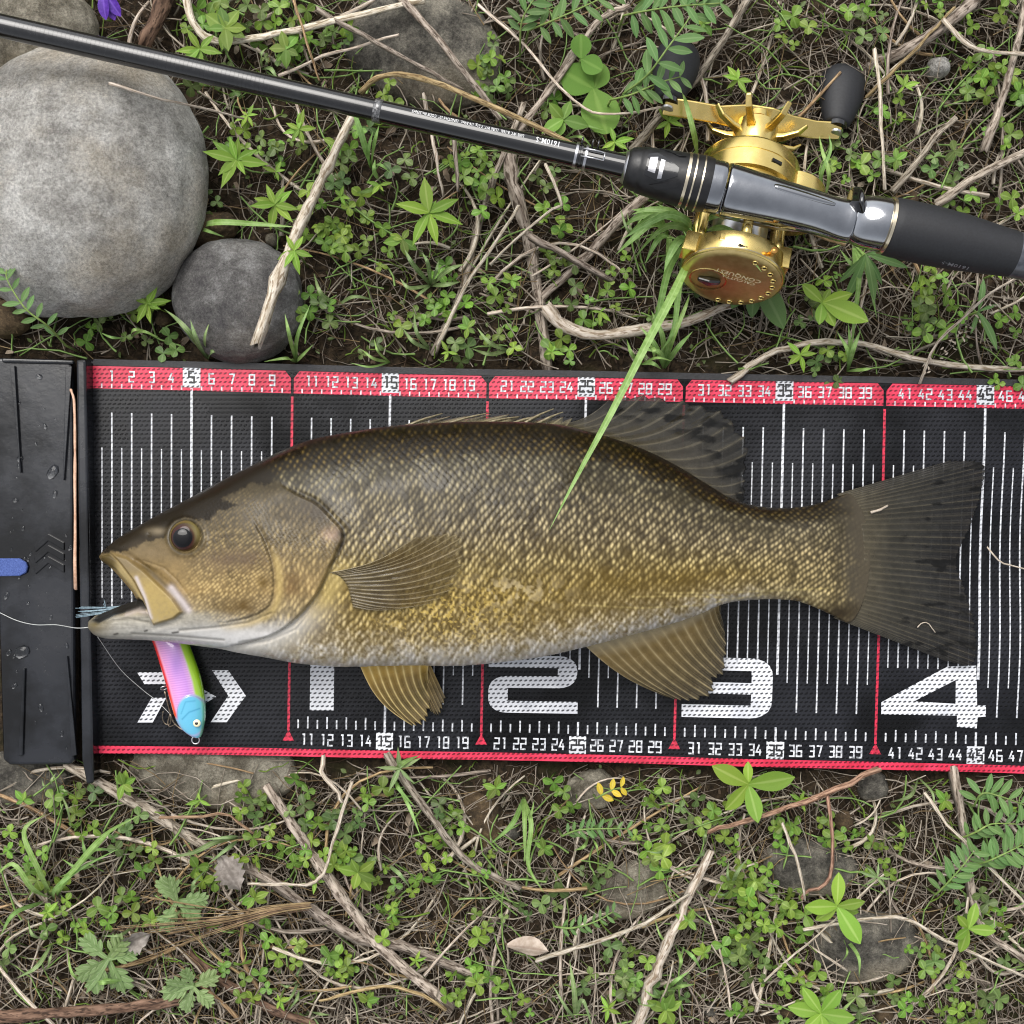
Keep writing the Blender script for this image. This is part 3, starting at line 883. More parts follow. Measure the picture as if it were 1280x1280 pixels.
head = mixc(head, (198, 170, 96), pfade * np.exp(-((dP + 8) / 5.0) ** 2) * sstep(680, 700, QY) * 0.6)
# dark crown of the head down to the snout
CROWN = [(100, 698), (140, 690), (158, 690), (178, 679), (206, 671), (214, 654), (236, 647), (262, 652), (270, 640), (300, 632), (276, 624), (318, 603), (335, 607), (360, 590), (420, 575), (420, 520), (100, 600)]
dC = sd_region(QX + 6 * (n2 - .5), QY + 6 * (n3 - .5), CROWN)
head = mixc(head, (42, 31, 9), sstep(-2.0, 2.0, dC) * 0.96)
head = mixc(head, (150, 134, 104), blob(196, 664, 14, 5, .75, .3))
head = mixc(head, (138, 118, 84), blob(190, 690, 26, 12, .6))
# jaws
head = mixc(head, (186, 160, 90), sstep(-1, 1.5, dM) * 0.9 * (0.7 + 0.5 * n3) * sstep(700, 730, QY))
head = mixc(head, (150, 132, 98), sstep(-1, 1.5, dM) * 0.85 * (1 - sstep(700, 735, QY + 0.0 * QX)))
head = mixc(head, (146, 118, 54), np.exp(-((dM - 1.0) / 1.5) ** 2) * 0.6)
head = mixc(head, (96, 78, 34), np.exp(-(dM + 3.5) ** 2 / 14) * sstep(700, 712, QY) * 0.75 * (QX > 165))
head = mixc(head, (176, 154, 98), sstep(-1, 1.5, dL) * 0.9)
head = mixc(head, (92, 74, 26), sstep(-1, 1.5, dL) * (1 - sstep(140, 152, QX)) * 0.9)
head = mixc(head, (208, 198, 200), np.clip(fold([(172, 722), (182, 745), (190, 772)], 2.6, 1.0) + fold([(214, 735), (228, 752), (236, 764)], 5, 1.0), 0, 1) * 0.8)
jaw = sstep(766, 776, QY + 0.04 * (QX - 112)) * (1 - sstep(230, 300, QX)) * (1 - sstep(-1, 1.5, dM))
head = mixc(head, (186, 180, 164), jaw * 0.85)
head = head * (1 - .30 * jaw * (1 - n3) - .16 * jaw * sstep(.45, .6, fbm(QX / 22, QY / 2.6, 3)))[..., None]
head = mixc(head, (112, 96, 48), np.clip(1 - np.hypot((QX - 118) / 26, (QY - 782) / 20), 0, 1) * 1.0)
head = mixc(head, (216, 214, 212), blob(250, 795, 90, 12, .7, .2))
# inside of the mouth: the far jaw seen across the gape
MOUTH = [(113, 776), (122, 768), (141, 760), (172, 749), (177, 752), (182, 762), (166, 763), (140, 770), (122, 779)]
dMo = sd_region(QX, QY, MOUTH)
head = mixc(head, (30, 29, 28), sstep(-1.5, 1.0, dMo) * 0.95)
head = mixc(head, (190, 176, 166), np.exp(-(seg_dist(QX, QY, [(158, 768), (172, 763), (184, 766)], False)[0] / 3.0) ** 2) * 0.8)
h -= np.clip(h / 0.004, 0, 1) * 0.0045 * sstep(-3, 3, dMo); h = np.maximum(h, 0)
# thin dark creases
head = mixc(head, (96, 86, 70), np.clip(lines, 0, 1) * 0.35)
specks = np.exp(-(seg_dist(QX, QY, [(181, 789), (184, 788)], False)[0] / 1.2) ** 2) + np.exp(-(seg_dist(QX, QY, [(216, 791), (223, 790)], False)[0] / 1.3) ** 2) + np.exp(-(seg_dist(QX, QY, [(143, 793), (147, 792)], False)[0] / 1.2) ** 2)
head = mixc(head, (40, 34, 24), np.clip(specks, 0, 1) * 0.8)
head = mixc(head, (70, 58, 36), pfade * np.exp(-((dP + 0.5) / 1.0) ** 2) * 0.5)
skin = mixc(body, head, np.where(inside(QX, QY, GILL), 1.0, 0.0) * sstep(-1.0, 1.0, dG) * (1 - (1 - gfade) * sstep(320, 380, QX)))
# dark slit along the gill cover, pale throat behind it
skin = mixc(skin, (44, 36, 26), np.exp(-((dG + 1.6) / 1.5) ** 2) * gfade * (0.35 + 0.5 * vnoise(QX / 11, QY / 11)))
thr = np.exp(-(np.maximum(-dG, 0) / 26) ** 2) * sstep(735, 790, QY) * (dG < 0)
skin = mixc(skin, (210, 206, 198), thr * 0.85)
skin = mixc(skin, (204, 178, 100), np.exp(-((dG + 14) / 12) ** 2) * (1 - sstep(740, 790, QY)) * sstep(690, 720, QY) * 0.6)
skin = mixc(skin, (30, 28, 24), np.exp(-((QX - 427) / 5) ** 2 - ((QY - 668) / 5) ** 2) * 0.8)
skin = mixc(skin, (70, 62, 42), np.exp(-((re - ER - 1.0) / 2.0) ** 2) * 0.6)
skin = np.clip(skin, 0, 1)
lum = (skin @ np.array([.2126, .7152, .0722]))[..., None]
skin = (skin * .90 + lum * .10) * np.clip(lum, 1e-4, 1) ** .20 * 0.95
M_SKIN = tint_mat('wet_fish_skin', rough=0.30, coat=0.0, spec=0.26, bump=0.2, bscale=1500, rnoise=(70, 0.26, 0.5))
lowest = mat_z(FX, FY) + 0.0004
zb = np.maximum(zm - hb * 0.93, lowest)
zb = np.where(fg['edge'], zm, np.minimum(zb, zm))
me = shell(fg, zm + h, zb, (WX, WY), skin, 'body', M_SKIN, fo)
link('body', me, fish)

def fish_top(px, py):
    """height of the fish's upper side under photo pixel (px, py)"""
    u = SRF[5]
    d = (SRF[2][u] - px) ** 2 + (SRF[3][u] - py) ** 2
    return float(SRF[4][u][np.argmin(d)])

# ---- eye
ez = fish_top(EX, EY) - 0.0016
ec = W(EX, EY, ez) - fo
def dome(r, hgt, ns=32, nr=10, power=2.0, r0=0.0):
    V = []; F = []
    for j in range(nr + 1):
        q = r0 + (1 - r0) * j / nr
        for k in range(ns):
            a = 2 * math.pi * k / ns
            V.append((r * q * math.cos(a), r * q * math.sin(a), hgt * max(0.0, 1 - q ** power) ** 0.5))
    for j in range(nr):
        for k in range(ns): F.append((j * ns + k, (j + 1) * ns + k, (j + 1) * ns + (k + 1) % ns, j * ns + (k + 1) % ns))
    return V, F
re_ = ER * PX * 0.925
V, F = dome(re_, 0.0044)
Vn = np.array(V); rad = np.hypot(Vn[:, 0], Vn[:, 1]) / re_; ang = np.arctan2(Vn[:, 1], Vn[:, 0])
ecol = ramp(rad, [(0, (14, 10, 9)), (.52, (16, 11, 9)), (.6, (58, 20, 13)), (.78, (44, 18, 11)), (.88, (70, 56, 28)), (.95, (150, 132, 76)), (1, (88, 74, 40))])
ecol = mixc(ecol, (132, 122, 78), np.clip(sstep(.55, .75, rad) * np.exp(-((ang - .35) / .8) ** 2), 0, 1) * .8)
M_EYE = tint_mat('fish_eye', rough=0.10, coat=0.0, spec=.4)
eye = link('eye', mesh('eye', V, F, M_EYE, col=ecol), fish, loc=ec)
eye['label'] = 'dark eye with a reddish iris'
V, F = dome(re_ * 0.58, 0.0009, ns=24, nr=5)
link('pupil', mesh('pupil', [(x - .0006, y - .0004, z + 0.0038) for x, y, z in V], F, mk('pupil', S(7, 6, 8), rough=0.05, spec=.4)), eye)

# ---- fins: rayed membranes between a base line and a tip line
M_FIN = tint_mat('wet_fin', rough=0.22, coat=0.0, spec=.3, cover=True, rnoise=(120, 0.12, 0.4))
def fin(name, basep, tipp, zb, zt, rays, stops, cover, nu=None, nv=26, ridge=0.0003, bend=0.0, ray_c=None, ray_w=0.5, rag=2.0, blot=None, arch=0.0, thick=0.0004, jag=0.0, seed=0, ztopf=None):
    nu = nu or rays * 8 + 1
    Bp = catmull(basep, nu); Tp = catmull(tipp, nu)
    u = np.linspace(0, 1, nu); v = np.linspace(0, 1, nv)
    U, Vv = np.meshgrid(u, v, indexing='ij')
    rg = np.random.default_rng(100 + seed)
    saw = (np.abs(((U * rays) % 1) - 0.5) * 2)          # 1 on a ray, 0 between
    ext = 1 - (1 - saw ** 0.7) * (rag / 60.0) + jag * (rg.random(rays + 2)[np.floor(U * rays).astype(int)] - 0.6)
    ext = ext * (1 + 0.012 * (rg.random((nu, 1)) - 0.5))
    Ve = Vv * ext
    px = Bp[:, 0][:, None] * (1 - Ve) + Tp[:, 0][:, None] * Ve
    py = Bp[:, 1][:, None] * (1 - Ve) + Tp[:, 1][:, None] * Ve
    if bend:
        dx = Tp[:, 0] - Bp[:, 0]; dy = Tp[:, 1] - Bp[:, 1]
        px = px + (-dy)[:, None] * bend * np.sin(math.pi * Ve); py = py + dx[:, None] * bend * np.sin(math.pi * Ve)
    zbv = np.interp(U, np.linspace(0, 1, len(np.atleast_1d(zb))), np.atleast_1d(zb)); ztv = np.interp(U, np.linspace(0, 1, len(np.atleast_1d(zt))), np.atleast_1d(zt))
    z = zbv * (1 - Vv) + ztv * Vv + arch * np.sin(math.pi * Vv)
    if ztopf is not None: z = np.maximum(z, ztopf(px, py))
    ztop = z + ridge * (saw ** 2) * (1 - 0.7 * Vv) + 0.0005 * (fbm(px / 14, py / 14, 2) - .5)
    k = PX * (CAM_H - z) / CAM_H
    x3 = (px - 640) * k - fo.x; y3 = (640 - py) * k - fo.y
    col = ramp(Vv, stops)
    nz = fbm(px / 7 + seed, py / 7, 3); nb = fbm(px / 24 + 5 * seed, py / 9, 3)
    col = col * (0.75 + 0.5 * nz)[..., None]
    # branching toward the edge: more, finer rays
    fine = np.abs(((U * rays * 3) % 1) - 0.5) * 2
    rw = np.clip((saw ** 4) * (1 - 0.45 * Vv) + (fine ** 3) * 0.55 * Vv, 0, 1) * (0.55 + 0.9 * nz)
    if ray_c is not None: col = mixc(col, ray_c, rw * ray_w)
    seg = 0.5 + 0.5 * np.sin(Vv * 90 + 4 * nz)
    col = col * (0.9 + 0.14 * seg * Vv)[..., None]
    cov = np.interp(Vv, [0, 1], [cover[0], cover[1]]) + 0.22 * (rw - 0.4)
    if blot is not None:
        f = sstep(blot[0], blot[0] + 0.06, nb) * sstep(blot[1], blot[1] + 0.2, Vv)
        col = mixc(col, (12, 11, 9), f * 0.9)
        cov = np.maximum(cov, f * .9)
    n = nu * nv
    Vt = np.stack([x3, y3, ztop - fo.z], -1).reshape(-1, 3)
    i = np.arange(n).reshape(nu, nv)
    F = np.stack([i[:-1, :-1], i[1:, :-1], i[1:, 1:], i[:-1, 1:]], -1).reshape(-1, 4)
    a, b, c = Vt[F[len(F) // 2][:3]]
    if np.cross(b - a, c - a)[2] < 0: F = F[:, ::-1]
    me = mesh(name, Vt, F, M_FIN, col=np.clip(col, 0, 1).reshape(-1, 3), alpha=np.clip(cov, 0.05, 1).ravel())
    o = link(name, me, fish)
    m = o.modifiers.new('thick', 'SOLIDIFY'); m.thickness = thick; m.offset = -1
    return o

fin('tail_fin', [(1046, 618), (1062, 628), (1074, 650), (1080, 692), (1074, 736), (1060, 764), (1042, 772)],
    [(1188, 576), (1229, 580), (1227, 615), (1213, 658), (1196, 700), (1207, 740), (1220, 790), (1217, 830), (1184, 827)],
    [.017, .016, .016], [.009, .0075, .0065, .0075, .009], 36, [(0, (78, 72, 58)), (.3, (52, 50, 44)), (.7, (37, 37, 37)), (1, (25, 25, 28))], (1.0, .76), nv=60, nu=260, ray_c=(122, 112, 88), ray_w=.24, rag=1.0, blot=(.64, .30), seed=1, ridge=.00012)
fin('soft_dorsal_fin', [(694, 531), (735, 542), (790, 561), (850, 590), (918, 628)],
    [(762, 499), (806, 495), (862, 503), (908, 520), (934, 560), (932, 598), (930, 626)],
    [.031, .030, .021], [.020, .014, .012, .013], 13, [(0, (64, 56, 34)), (.25, (66, 62, 54)), (.7, (58, 56, 52)), (1, (40, 40, 40))], (.97, .70), nv=44, ray_c=(116, 108, 88), ray_w=.35, bend=.10, rag=3, blot=(.54, .5), seed=2, jag=.05, ridge=.00016)
fin('spiny_dorsal_fin', [(488, 536), (560, 532), (640, 531), (706, 536)], [(552, 518), (612, 518), (676, 520), (716, 522)], [.030, .034, .031], [.026, .028, .027], 9,
    [(0, (84, 70, 36)), (.5, (112, 104, 80)), (1, (100, 96, 84))], (.95, .5), nv=14, ray_c=(150, 140, 110), ray_w=.6, rag=26, seed=3, jag=.3)
sb = MB()
for (x0, y0, x1, y1) in ((505, 534, 553, 517), (552, 532, 612, 516), (600, 531, 648, 521), (652, 531, 692, 511), (668, 532, 704, 515), (636, 531, 676, 520)):
    p0, p1 = W(x0, y0, .033) - fo, W(x1, y1, .030) - fo
    sb.add(*tube(catmull([p0, (p0 + p1) / 2 + Vector((0, .0006, 0)), p1], 8), np.linspace(.0008, .00025, 8), 6))
sb.build('dorsal_spines', mk('spine', S(150, 140, 112), S(96, 88, 60), rough=.3, scale=500), fish)
fin('anal_fin', [(730, 806), (770, 797), (810, 785), (850, 773), (885, 758), (903, 750)],
    [(834, 871), (852, 876), (872, 877), (890, 866), (893, 850), (905, 840), (908, 815), (906, 790), (901, 764)],
    [.0275, .024, .022], [.012, .010, .009, .010], 15, [(0, (170, 156, 124)), (.2, (112, 93, 54)), (.6, (78, 66, 40)), (1, (50, 45, 36))], (1.0, .93), nv=44, ray_c=(168, 152, 114), ray_w=.6, bend=.06, rag=3, jag=.05, seed=4, ridge=.00018)
fin('pelvic_fin', [(500, 829), (520, 830), (538, 832)], [(540, 890), (550, 894), (557, 872)], [.0240], [.008], 7, [(0, (140, 112, 60)), (.5, (106, 88, 52)), (1, (118, 106, 84))], (1.0, .93), nv=30, ray_c=(170, 150, 104), ray_w=.5, rag=4, seed=5, jag=.05)
fin('pelvic_fin', [(450, 832), (478, 827), (506, 826), (536, 830)], [(512, 904), (522, 909), (532, 901), (538, 886), (540, 862)], [.0300, .030], [.0105, .0125], 8, [(0, (196, 160, 76)), (.3, (122, 96, 42)), (.7, (84, 70, 38)), (1, (108, 92, 66))], (1.0, .95), nv=34, ray_c=(222, 198, 134), ray_w=.85, rag=4, seed=6, jag=.04, bend=.10)
def over_body(px, py):
    out = np.zeros(px.shape)
    for i in range(px.shape[0]):
        for j in range(0, px.shape[1]):
            out[i, j] = HS[int(np.clip((px[i, j] - HX0) / 4, 0, HS.shape[0] - 1)), int(np.clip((py[i, j] - HY0) / 4, 0, HS.shape[1] - 1))]
    return out + 0.0009
# coarse table of the body's upper side in apparent pixels
HX0, HY0 = 380, 600
HS = np.array([[fish_top(HX0 + 4 * i, HY0 + 4 * j) for j in range(48)] for i in range(58)])
for _ in range(2):
    q = np.pad(HS, 1, mode='edge'); HS = (q[:-2, 1:-1] + q[2:, 1:-1] + q[1:-1, :-2] + q[1:-1, 2:] + q[1:-1, 1:-1]) / 5
fin('pectoral_fin', [(413, 716), (424, 720), (434, 732), (438, 746), (441, 758)],
    [(520, 671), (560, 666), (577, 672), (580, 694), (572, 718), (562, 738), (540, 754), (500, 759)],
    [fish_top(420, 716) + .001, fish_top(440, 750) + .001], [fish_top(560, 690) + .003, fish_top(560, 730) + .0025, fish_top(510, 756) + .0015], 14, [(0, (92, 80, 54)), (.3, (74, 62, 40)), (.65, (84, 66, 26)), (1, (92, 76, 40))], (.88, .30), nv=40, ray_c=(172, 158, 124), ray_w=.6, bend=.07, rag=3, seed=7, jag=.04, ztopf=over_body, ridge=.0003)
# ================================================================== the lure
LURE = [(186, 788), (193, 808), (200, 830), (207, 853), (213, 876), (218, 893), (225, 908), (234, 917), (243, 922), (251, 921), (255, 908), (257, 892), (256, 872), (252, 850), (245, 828), (236, 804), (228, 788), (214, 782), (198, 781)]
lure = tag(empty('fishing_lure', W(230, 870, 0.003)), 'pink and lime minnow lure with blue head poking out under the fish jaw', 'lure')
lo = Vector(lure.location)
lg = outline_grid(smooth_loop(LURE, 2.5), 0.8)
lx, ly = lg['X'], lg['Y']
zl = 0.0115
kl = PX * (CAM_H - zl) / CAM_H
lh = 0.62 * np.sqrt(np.maximum(2 * lg['phi'], 0)) * PX
ax = np.array([(196, 785), (222, 850), (232, 880), (247, 924)], float)
ca = catmull(ax, 60)
# across coordinate: -1 belly (red) .. +1 back (lime), along coordinate
dl, nbx, nby = seg_dist(lx, ly, ca, closed=False)
li_, _, _ = None, None, None
Lp = np.array([(186, 788), (193, 808), (200, 830), (207, 853), (213, 876), (218, 893), (225, 908), (234, 917)]); Rp = np.array([(228, 788), (236, 804), (245, 828), (252, 850), (256, 872), (257, 892), (255, 908), (251, 921)])
lxx = np.interp(ly, Lp[:, 1], Lp[:, 0]); rxx = np.interp(ly, Rp[:, 1], Rp[:, 0])
ac = np.clip((lx - lxx) / (rxx - lxx + 1e-6), 0, 1)
lcol = ramp(ac, [(0, (222, 40, 40)), (.10, (240, 70, 70)), (.17, (240, 160, 205)), (.40, (226, 164, 228)), (.66, (206, 150, 226)), (.78, (226, 176, 226)), (.84, (168, 208, 60)), (1, (140, 190, 30))])
lines_l = 0.5 + 0.5 * np.sin((ly + 0.15 * lx) * 2 * math.pi / 3.0)
mid = sstep(.15, .22, ac) * (1 - sstep(.76, .82, ac))
lcol = mixc(lcol, (170, 110, 190), lines_l * mid * .45)
lcol = mixc(lcol, (150, 110, 196), np.exp(-((lx - 224) / 7) ** 2 - ((ly - 828) / 18) ** 2) * .6 * mid)
lcol = mixc(lcol, (250, 110, 60), (1 - sstep(.06, .16, ac)) * sstep(860, 890, ly) * .8)
dh = np.hypot((lx - 242) / 17.5, (ly - 893) / 25.0)
hd = sstep(1.06, .98, dh) if False else 1 - sstep(.98, 1.06, dh)
hd = np.maximum(hd, sstep(893, 900, ly))
lcol = mixc(lcol, (92, 190, 222), hd * .95)
lcol = mixc(lcol, (166, 170, 214), np.exp(-((dh - 1.03) / .07) ** 2) * .8)
lcol = mixc(lcol, (60, 150, 190), np.exp(-(seg_dist(lx, ly, [(231, 897), (240, 888), (252, 884)], False)[0] / 1.0) ** 2) * .8 + np.exp(-(seg_dist(lx, ly, [(230, 890), (236, 875), (247, 874)], False)[0] / .9) ** 2) * .6)
lcol = mixc(lcol, (130, 206, 110), sstep(.9, 1.0, ac) * hd * .6)
lh = lh + 0.0006 * hd * np.clip(lh / .002, 0, 1)
body_l = link('lure_body', shell(lg, zl + lh, np.maximum(zl - lh, .0042), ((lx - 640) * kl, (640 - ly) * kl), np.clip(lcol, 0, 1) * .9, 'lure_body', tint_mat('lure_paint', rough=.2, coat=1.0, coat_rough=.04), lo), lure)
M_CHROME = mk('steel', (0.62, 0.62, 0.64, 1), rough=.22, metallic=1.0)
M_DKSTEEL = mk('dark_steel', (0.16, 0.13, 0.10, 1), (0.35, 0.28, 0.2, 1), rough=.35, metallic=1.0, scale=600)
V, F = dome(.0019, .0008, ns=20, nr=5)
le = link('lure_eye', mesh('lure_eye', V, F, mk('lure_eye_white', S(236, 228, 190), rough=.1, coat=1.0)), lure, loc=W(246, 904, zl + .0052) - lo)
V, F = dome(.0009, .0004, ns=16, nr=4)
link('pupil', mesh('pupil', [(x, y, z + .0006) for x, y, z in V], F, mk('lure_pupil', S(10, 10, 10), rough=.05, coat=1.0)), le)
def ring(c, r, t, tilt=(0, 0), ns=20, m=7):
    V = []; F = []
    Rm = Euler((tilt[0], tilt[1], 0)).to_matrix()
    for i in range(ns):
        a = 2 * math.pi * i / ns
        for j in range(m):
            b = 2 * math.pi * j / m
            p = Rm @ Vector(((r + t * math.cos(b)) * math.cos(a), (r + t * math.cos(b)) * math.sin(a), t * math.sin(b)))
            V.append(p + c)
    for i in range(ns):
        for j in range(m): F.append((i * m + j, ((i + 1) % ns) * m + j, ((i + 1) % ns) * m + (j + 1) % m, i * m + (j + 1) % m))
    return V, F
b = MB(); b.add(*ring(W(244.5, 925, .0115) - lo, .0019, .00035)); b.build('line_ring', M_CHROME, lure)
b = MB(); b.add(*ring(W(205, 860, .010) - lo, .0016, .00035, (.9, .5))); b.build('split_ring', M_CHROME, lure)
b = MB()
sh = [W(206, 864, .009), W(210, 880, .0075), W(213, 892, .0065)]
sh = [p - lo for p in sh]
b.add(*tube(catmull(sh, 8), .00045, 6))
for pts in ([(213, 892, .0065), (217, 903, .006), (226, 911, .006), (234, 914, .0075), (236, 908, .009)], [(213, 892, .0065), (213, 904, .005), (207, 905, .0045), (203, 898, .005), (204, 889, .006)], [(213, 892, .0065), (210, 902, .006), (212, 908, .0065), (220, 905, .0085)]):
    b.add(*tube(catmull([W(*p) - lo for p in pts], 14), np.linspace(.0004, .00022, 14), 6))
b.build('treble_hook', M_DKSTEEL, lure)
b = MB()
for i in range(26):
    a = random.uniform(-1, 1); e = random.uniform(-1, 1)
    p0 = W(168, 757 + a * 1.5, .024); p1 = W(136, 762 + a * 3 + e, .0265); p2 = W(96 + random.uniform(-3, 10), 765 + a * 6 + 2 * e, .0275 + .001 * e)
    if i > 22: p2 = W(106 + i, 752 + 3 * e, .028)
    b.add(*tube(catmull([p - lo for p in (p0, p1, p2)], 7), np.linspace(.00022, .0001, 7), 4))
b.build('tail_tassel', mk('pale_fibre', S(150, 172, 184), S(104, 128, 140), rough=.4, scale=900), lure)

M_LINE = mk('fishing_line', S(176, 178, 176), rough=.15, coat=.6, spec=.6)
def line_obj(pts, r, label, n=40):
    P = catmull([W(*p) for p in pts], n); o = P[0].copy()
    V, F, uv = tube(P - o, r, 6)
    ob = link('fishing_line', mesh('fishing_line', V, F, M_LINE, uv=uv)); ob.location = o
    return tag(ob, label, 'fishing line')
line_obj([(-30, 752, .0110), (0, 766, .0096), (22, 776, .0096), (45, 781, .012), (70, 781, .018), (95, 785, .0262), (114, 784, .0275)], .00022, 'clear fishing line running over the black board into the jaw of the fish')
line_obj([(122, 796, .022), (150, 836, .008), (178, 862, .0055), (196, 876, .006), (212, 892, .0075)], .00014, 'thin line hanging from the lower jaw down to the lure hook')

# ================================================================== the rod
M_BLANK = mk('carbon_blank', S(12, 12, 13), S(20, 20, 22), rough=.16, rough2=.28, scale=500, coat=.7, coat_rough=.05, stretch=(1, 1, 1))
M_GLOSS = mk('gloss_black', S(9, 9, 10), rough=.05, coat=1.0, coat_rough=.02)
M_SEAT = mk('smoked_black_seat', (0.28, 0.29, 0.31, 1), (0.38, 0.39, 0.41, 1), rough=.10, metallic=1.0, scale=60, coat=.5, coat_rough=.03, bump=.10, bscale=70, bdist=.001)
M_RUBBER = mk('grip_black', S(24, 25, 28), S(32, 33, 37), rough=.62, scale=900, bump=.3, bscale=2500, bdist=.0002)
M_GOLDT = mk('champagne_ring', (0.78, 0.68, 0.50, 1), rough=.25, metallic=1.0)
M_GOLD = mk('gold_anodised', (0.80, 0.60, 0.20, 1), (0.86, 0.66, 0.25, 1), rough=.20, rough2=.30, scale=120, metallic=1.0)
M_GOLDF = mk('brushed_gold', (0.66, 0.50, 0.20, 1), (0.76, 0.60, 0.27, 1), rough=.36, rough2=.42, scale=300, metallic=1.0)
M_SILVER = mk('brushed_aluminium', (0.60, 0.60, 0.62, 1), (0.48, 0.48, 0.5, 1), rough=.28, metallic=1.0, scale=300)
M_LETTER = mk('white_lettering', S(222, 222, 222), rough=.5)
ROD_Z = 0.066
rod = tag(empty('casting_rod', W(945, 246, ROD_Z)), 'black baitcasting rod with a split grip lying across the large stone and litter', 'fishing rod')
ro = Vector(rod.location)
A0 = W(0, 32, ROD_Z + .002); A1 = W(1280, 321, ROD_Z - .001)
UD = (A1 - A0).normalized()                 # along the rod, tip to butt
ND = Vector((UD.y, -UD.x, 0)).normalized()  # across, toward the mat
ND = ND if ND.y < 0 else -ND
ZD = UD.cross(ND); ZD = ZD if ZD.z > 0 else -ZD
def rs(px):
    """position along the rod for the photo column px"""
    t = (px - 0) / 1280.0
    return A0 + (A1 - A0) * t
def revolve(name, prof, material, ns=40, parent=rod, squash=1.0, flat_top=None):
    """prof: (photo column, radius in metres); shape turned about the rod axis"""
    V = []; F = []; UV = []
    for i, (x, r) in enumerate(prof):
        c = rs(x) - ro
        for k in range(ns):
            a = 2 * math.pi * k / ns
            V.append(c + ND * (r * math.cos(a)) + ZD * (r * squash * math.sin(a))); UV.append((k / ns, x / 100.0))
    n = len(prof)
    for i in range(n - 1):
        for k in range(ns): F.append((i * ns + k, i * ns + (k + 1) % ns, (i + 1) * ns + (k + 1) % ns, (i + 1) * ns + k))
    F.append(tuple(range(ns))[::-1]); F.append(tuple((n - 1) * ns + k for k in range(ns)))
    me = mesh(name, V, F, material, uv=UV)
    bm = bmesh.new(); bm.from_mesh(me); bmesh.ops.recalc_face_normals(bm, faces=bm.faces); bm.to_mesh(me); bm.free()
    o = link(name, me, parent)
    m = o.modifiers.new('split', 'EDGE_SPLIT'); m.split_angle = R(50)
    return o
mm = 0.001
kp = PX * (CAM_H - ROD_Z) / CAM_H           # metres per photo pixel at the rod
revolve('blank', [(-900, 3.6 * mm), (0, 14.6 * kp), (250, 14.0 * kp), (468, 13.4 * kp)], M_BLANK)
# fine spiral taping of the bare blank: thin raised turns
b = MB()
for i in range(60):
    x = 24 + i * 5.2
    c = rs(x) - ro; r = (14.55 - x * .0023) * kp
    P = [c + ND * (r * math.cos(a)) + ZD * (r * math.sin(a)) for a in np.linspace(R(35), R(145), 12)]
    b.add(*tube(P, .00006, 4, cap=False))
tp = b.build('tape_ridges', M_BLANK, rod); tp['kind'] = 'stuff'
revolve('silver_ring', [(466, 13.4 * kp), (467, 14.6 * kp), (475, 14.6 * kp), (476, 13.6 * kp)], mk('silver_thread', S(150, 150, 150), S(60, 60, 62), rough=.3, scale=900, metallic=.6))
revolve('wrapped_butt', [(476, 13.9 * kp), (600, 14.3 * kp), (700, 14.8 * kp), (770, 15.2 * kp), (790, 16 * kp)], M_GLOSS)
# hook keeper wrap
for x in (716, 722, 728):
    revolve('keeper_thread', [(x, 15 * kp), (x + .6, 16.2 * kp), (x + 3.6, 16.2 * kp), (x + 4.2, 15 * kp)], M_SILVER if x != 722 else M_GLOSS)
b = MB()
for off in (-6.5, 3.5):
    pts = [rs(724) + ND * (off * kp) + ZD * (15.5 * kp), rs(738) + ND * (off * kp) + ZD * (17.5 * kp), rs(752) + ND * (off * kp) + ZD * (16.8 * kp)]
    b.add(*tube([p - ro for p in pts], .0004, 6))
pts = [rs(752) + ND * (-6.5 * kp) + ZD * (16.8 * kp), rs(752) + ND * (3.5 * kp) + ZD * (16.8 * kp)]
b.add(*tube([p - ro for p in pts], .0004, 6))
b.build('hook_keeper', M_CHROME, rod)
b = MB()
for j, x in enumerate((722, 735, 742)):
    c0 = rs(x) + ND * (-12 * kp) + ZD * (9 * kp)
    b.add(*tube([p - ro for p in (c0, c0 + ND * (-9 * kp) + ZD * (3 * kp))], .0005, 6))
b.build('keeper_feet', M_GLOSS, rod)
# threaded hood
M_HOOD = mk('hood_black', S(15, 15, 16), S(24, 24, 26), rough=.34, rough2=.5, scale=400)
revolve('front_hood', [(779, 16 * kp), (781, 21 * kp), (785, 25 * kp), (793, 27 * kp), (797, 27.3 * kp), (798, 28.6 * kp), (806, 29.5 * kp), (840, 32.5 * kp), (862, 34 * kp), (868, 34.5 * kp), (876, 34.6 * kp), (884, 33.5 * kp)], M_HOOD)
revolve('hood_silver_ring', [(777.5, 17 * kp), (778, 19.5 * kp), (781, 21.4 * kp), (782, 20 * kp)], M_SILVER)
for x, w in ((852, 4), (861, 2.2), (871, 2.2)):
    revolve('gold_ring', [(x, 32 * kp), (x + .4, (33.9 + (x - 852) * .06) * kp), (x + w, (34.2 + (x - 852) * .06) * kp), (x + w + .4, 32.5 * kp)], M_GOLDT)
def on_rod(x, ang, r): return rs(x) + ND * (r * math.cos(ang)) + ZD * (r * math.sin(ang)) - ro
HOODR = [(779, 16), (781, 21), (785, 25), (793, 27), (797, 27.3), (798, 28.6), (806, 29.5), (840, 32.5), (862, 34), (868, 34.5), (876, 34.6), (884, 33.5)]
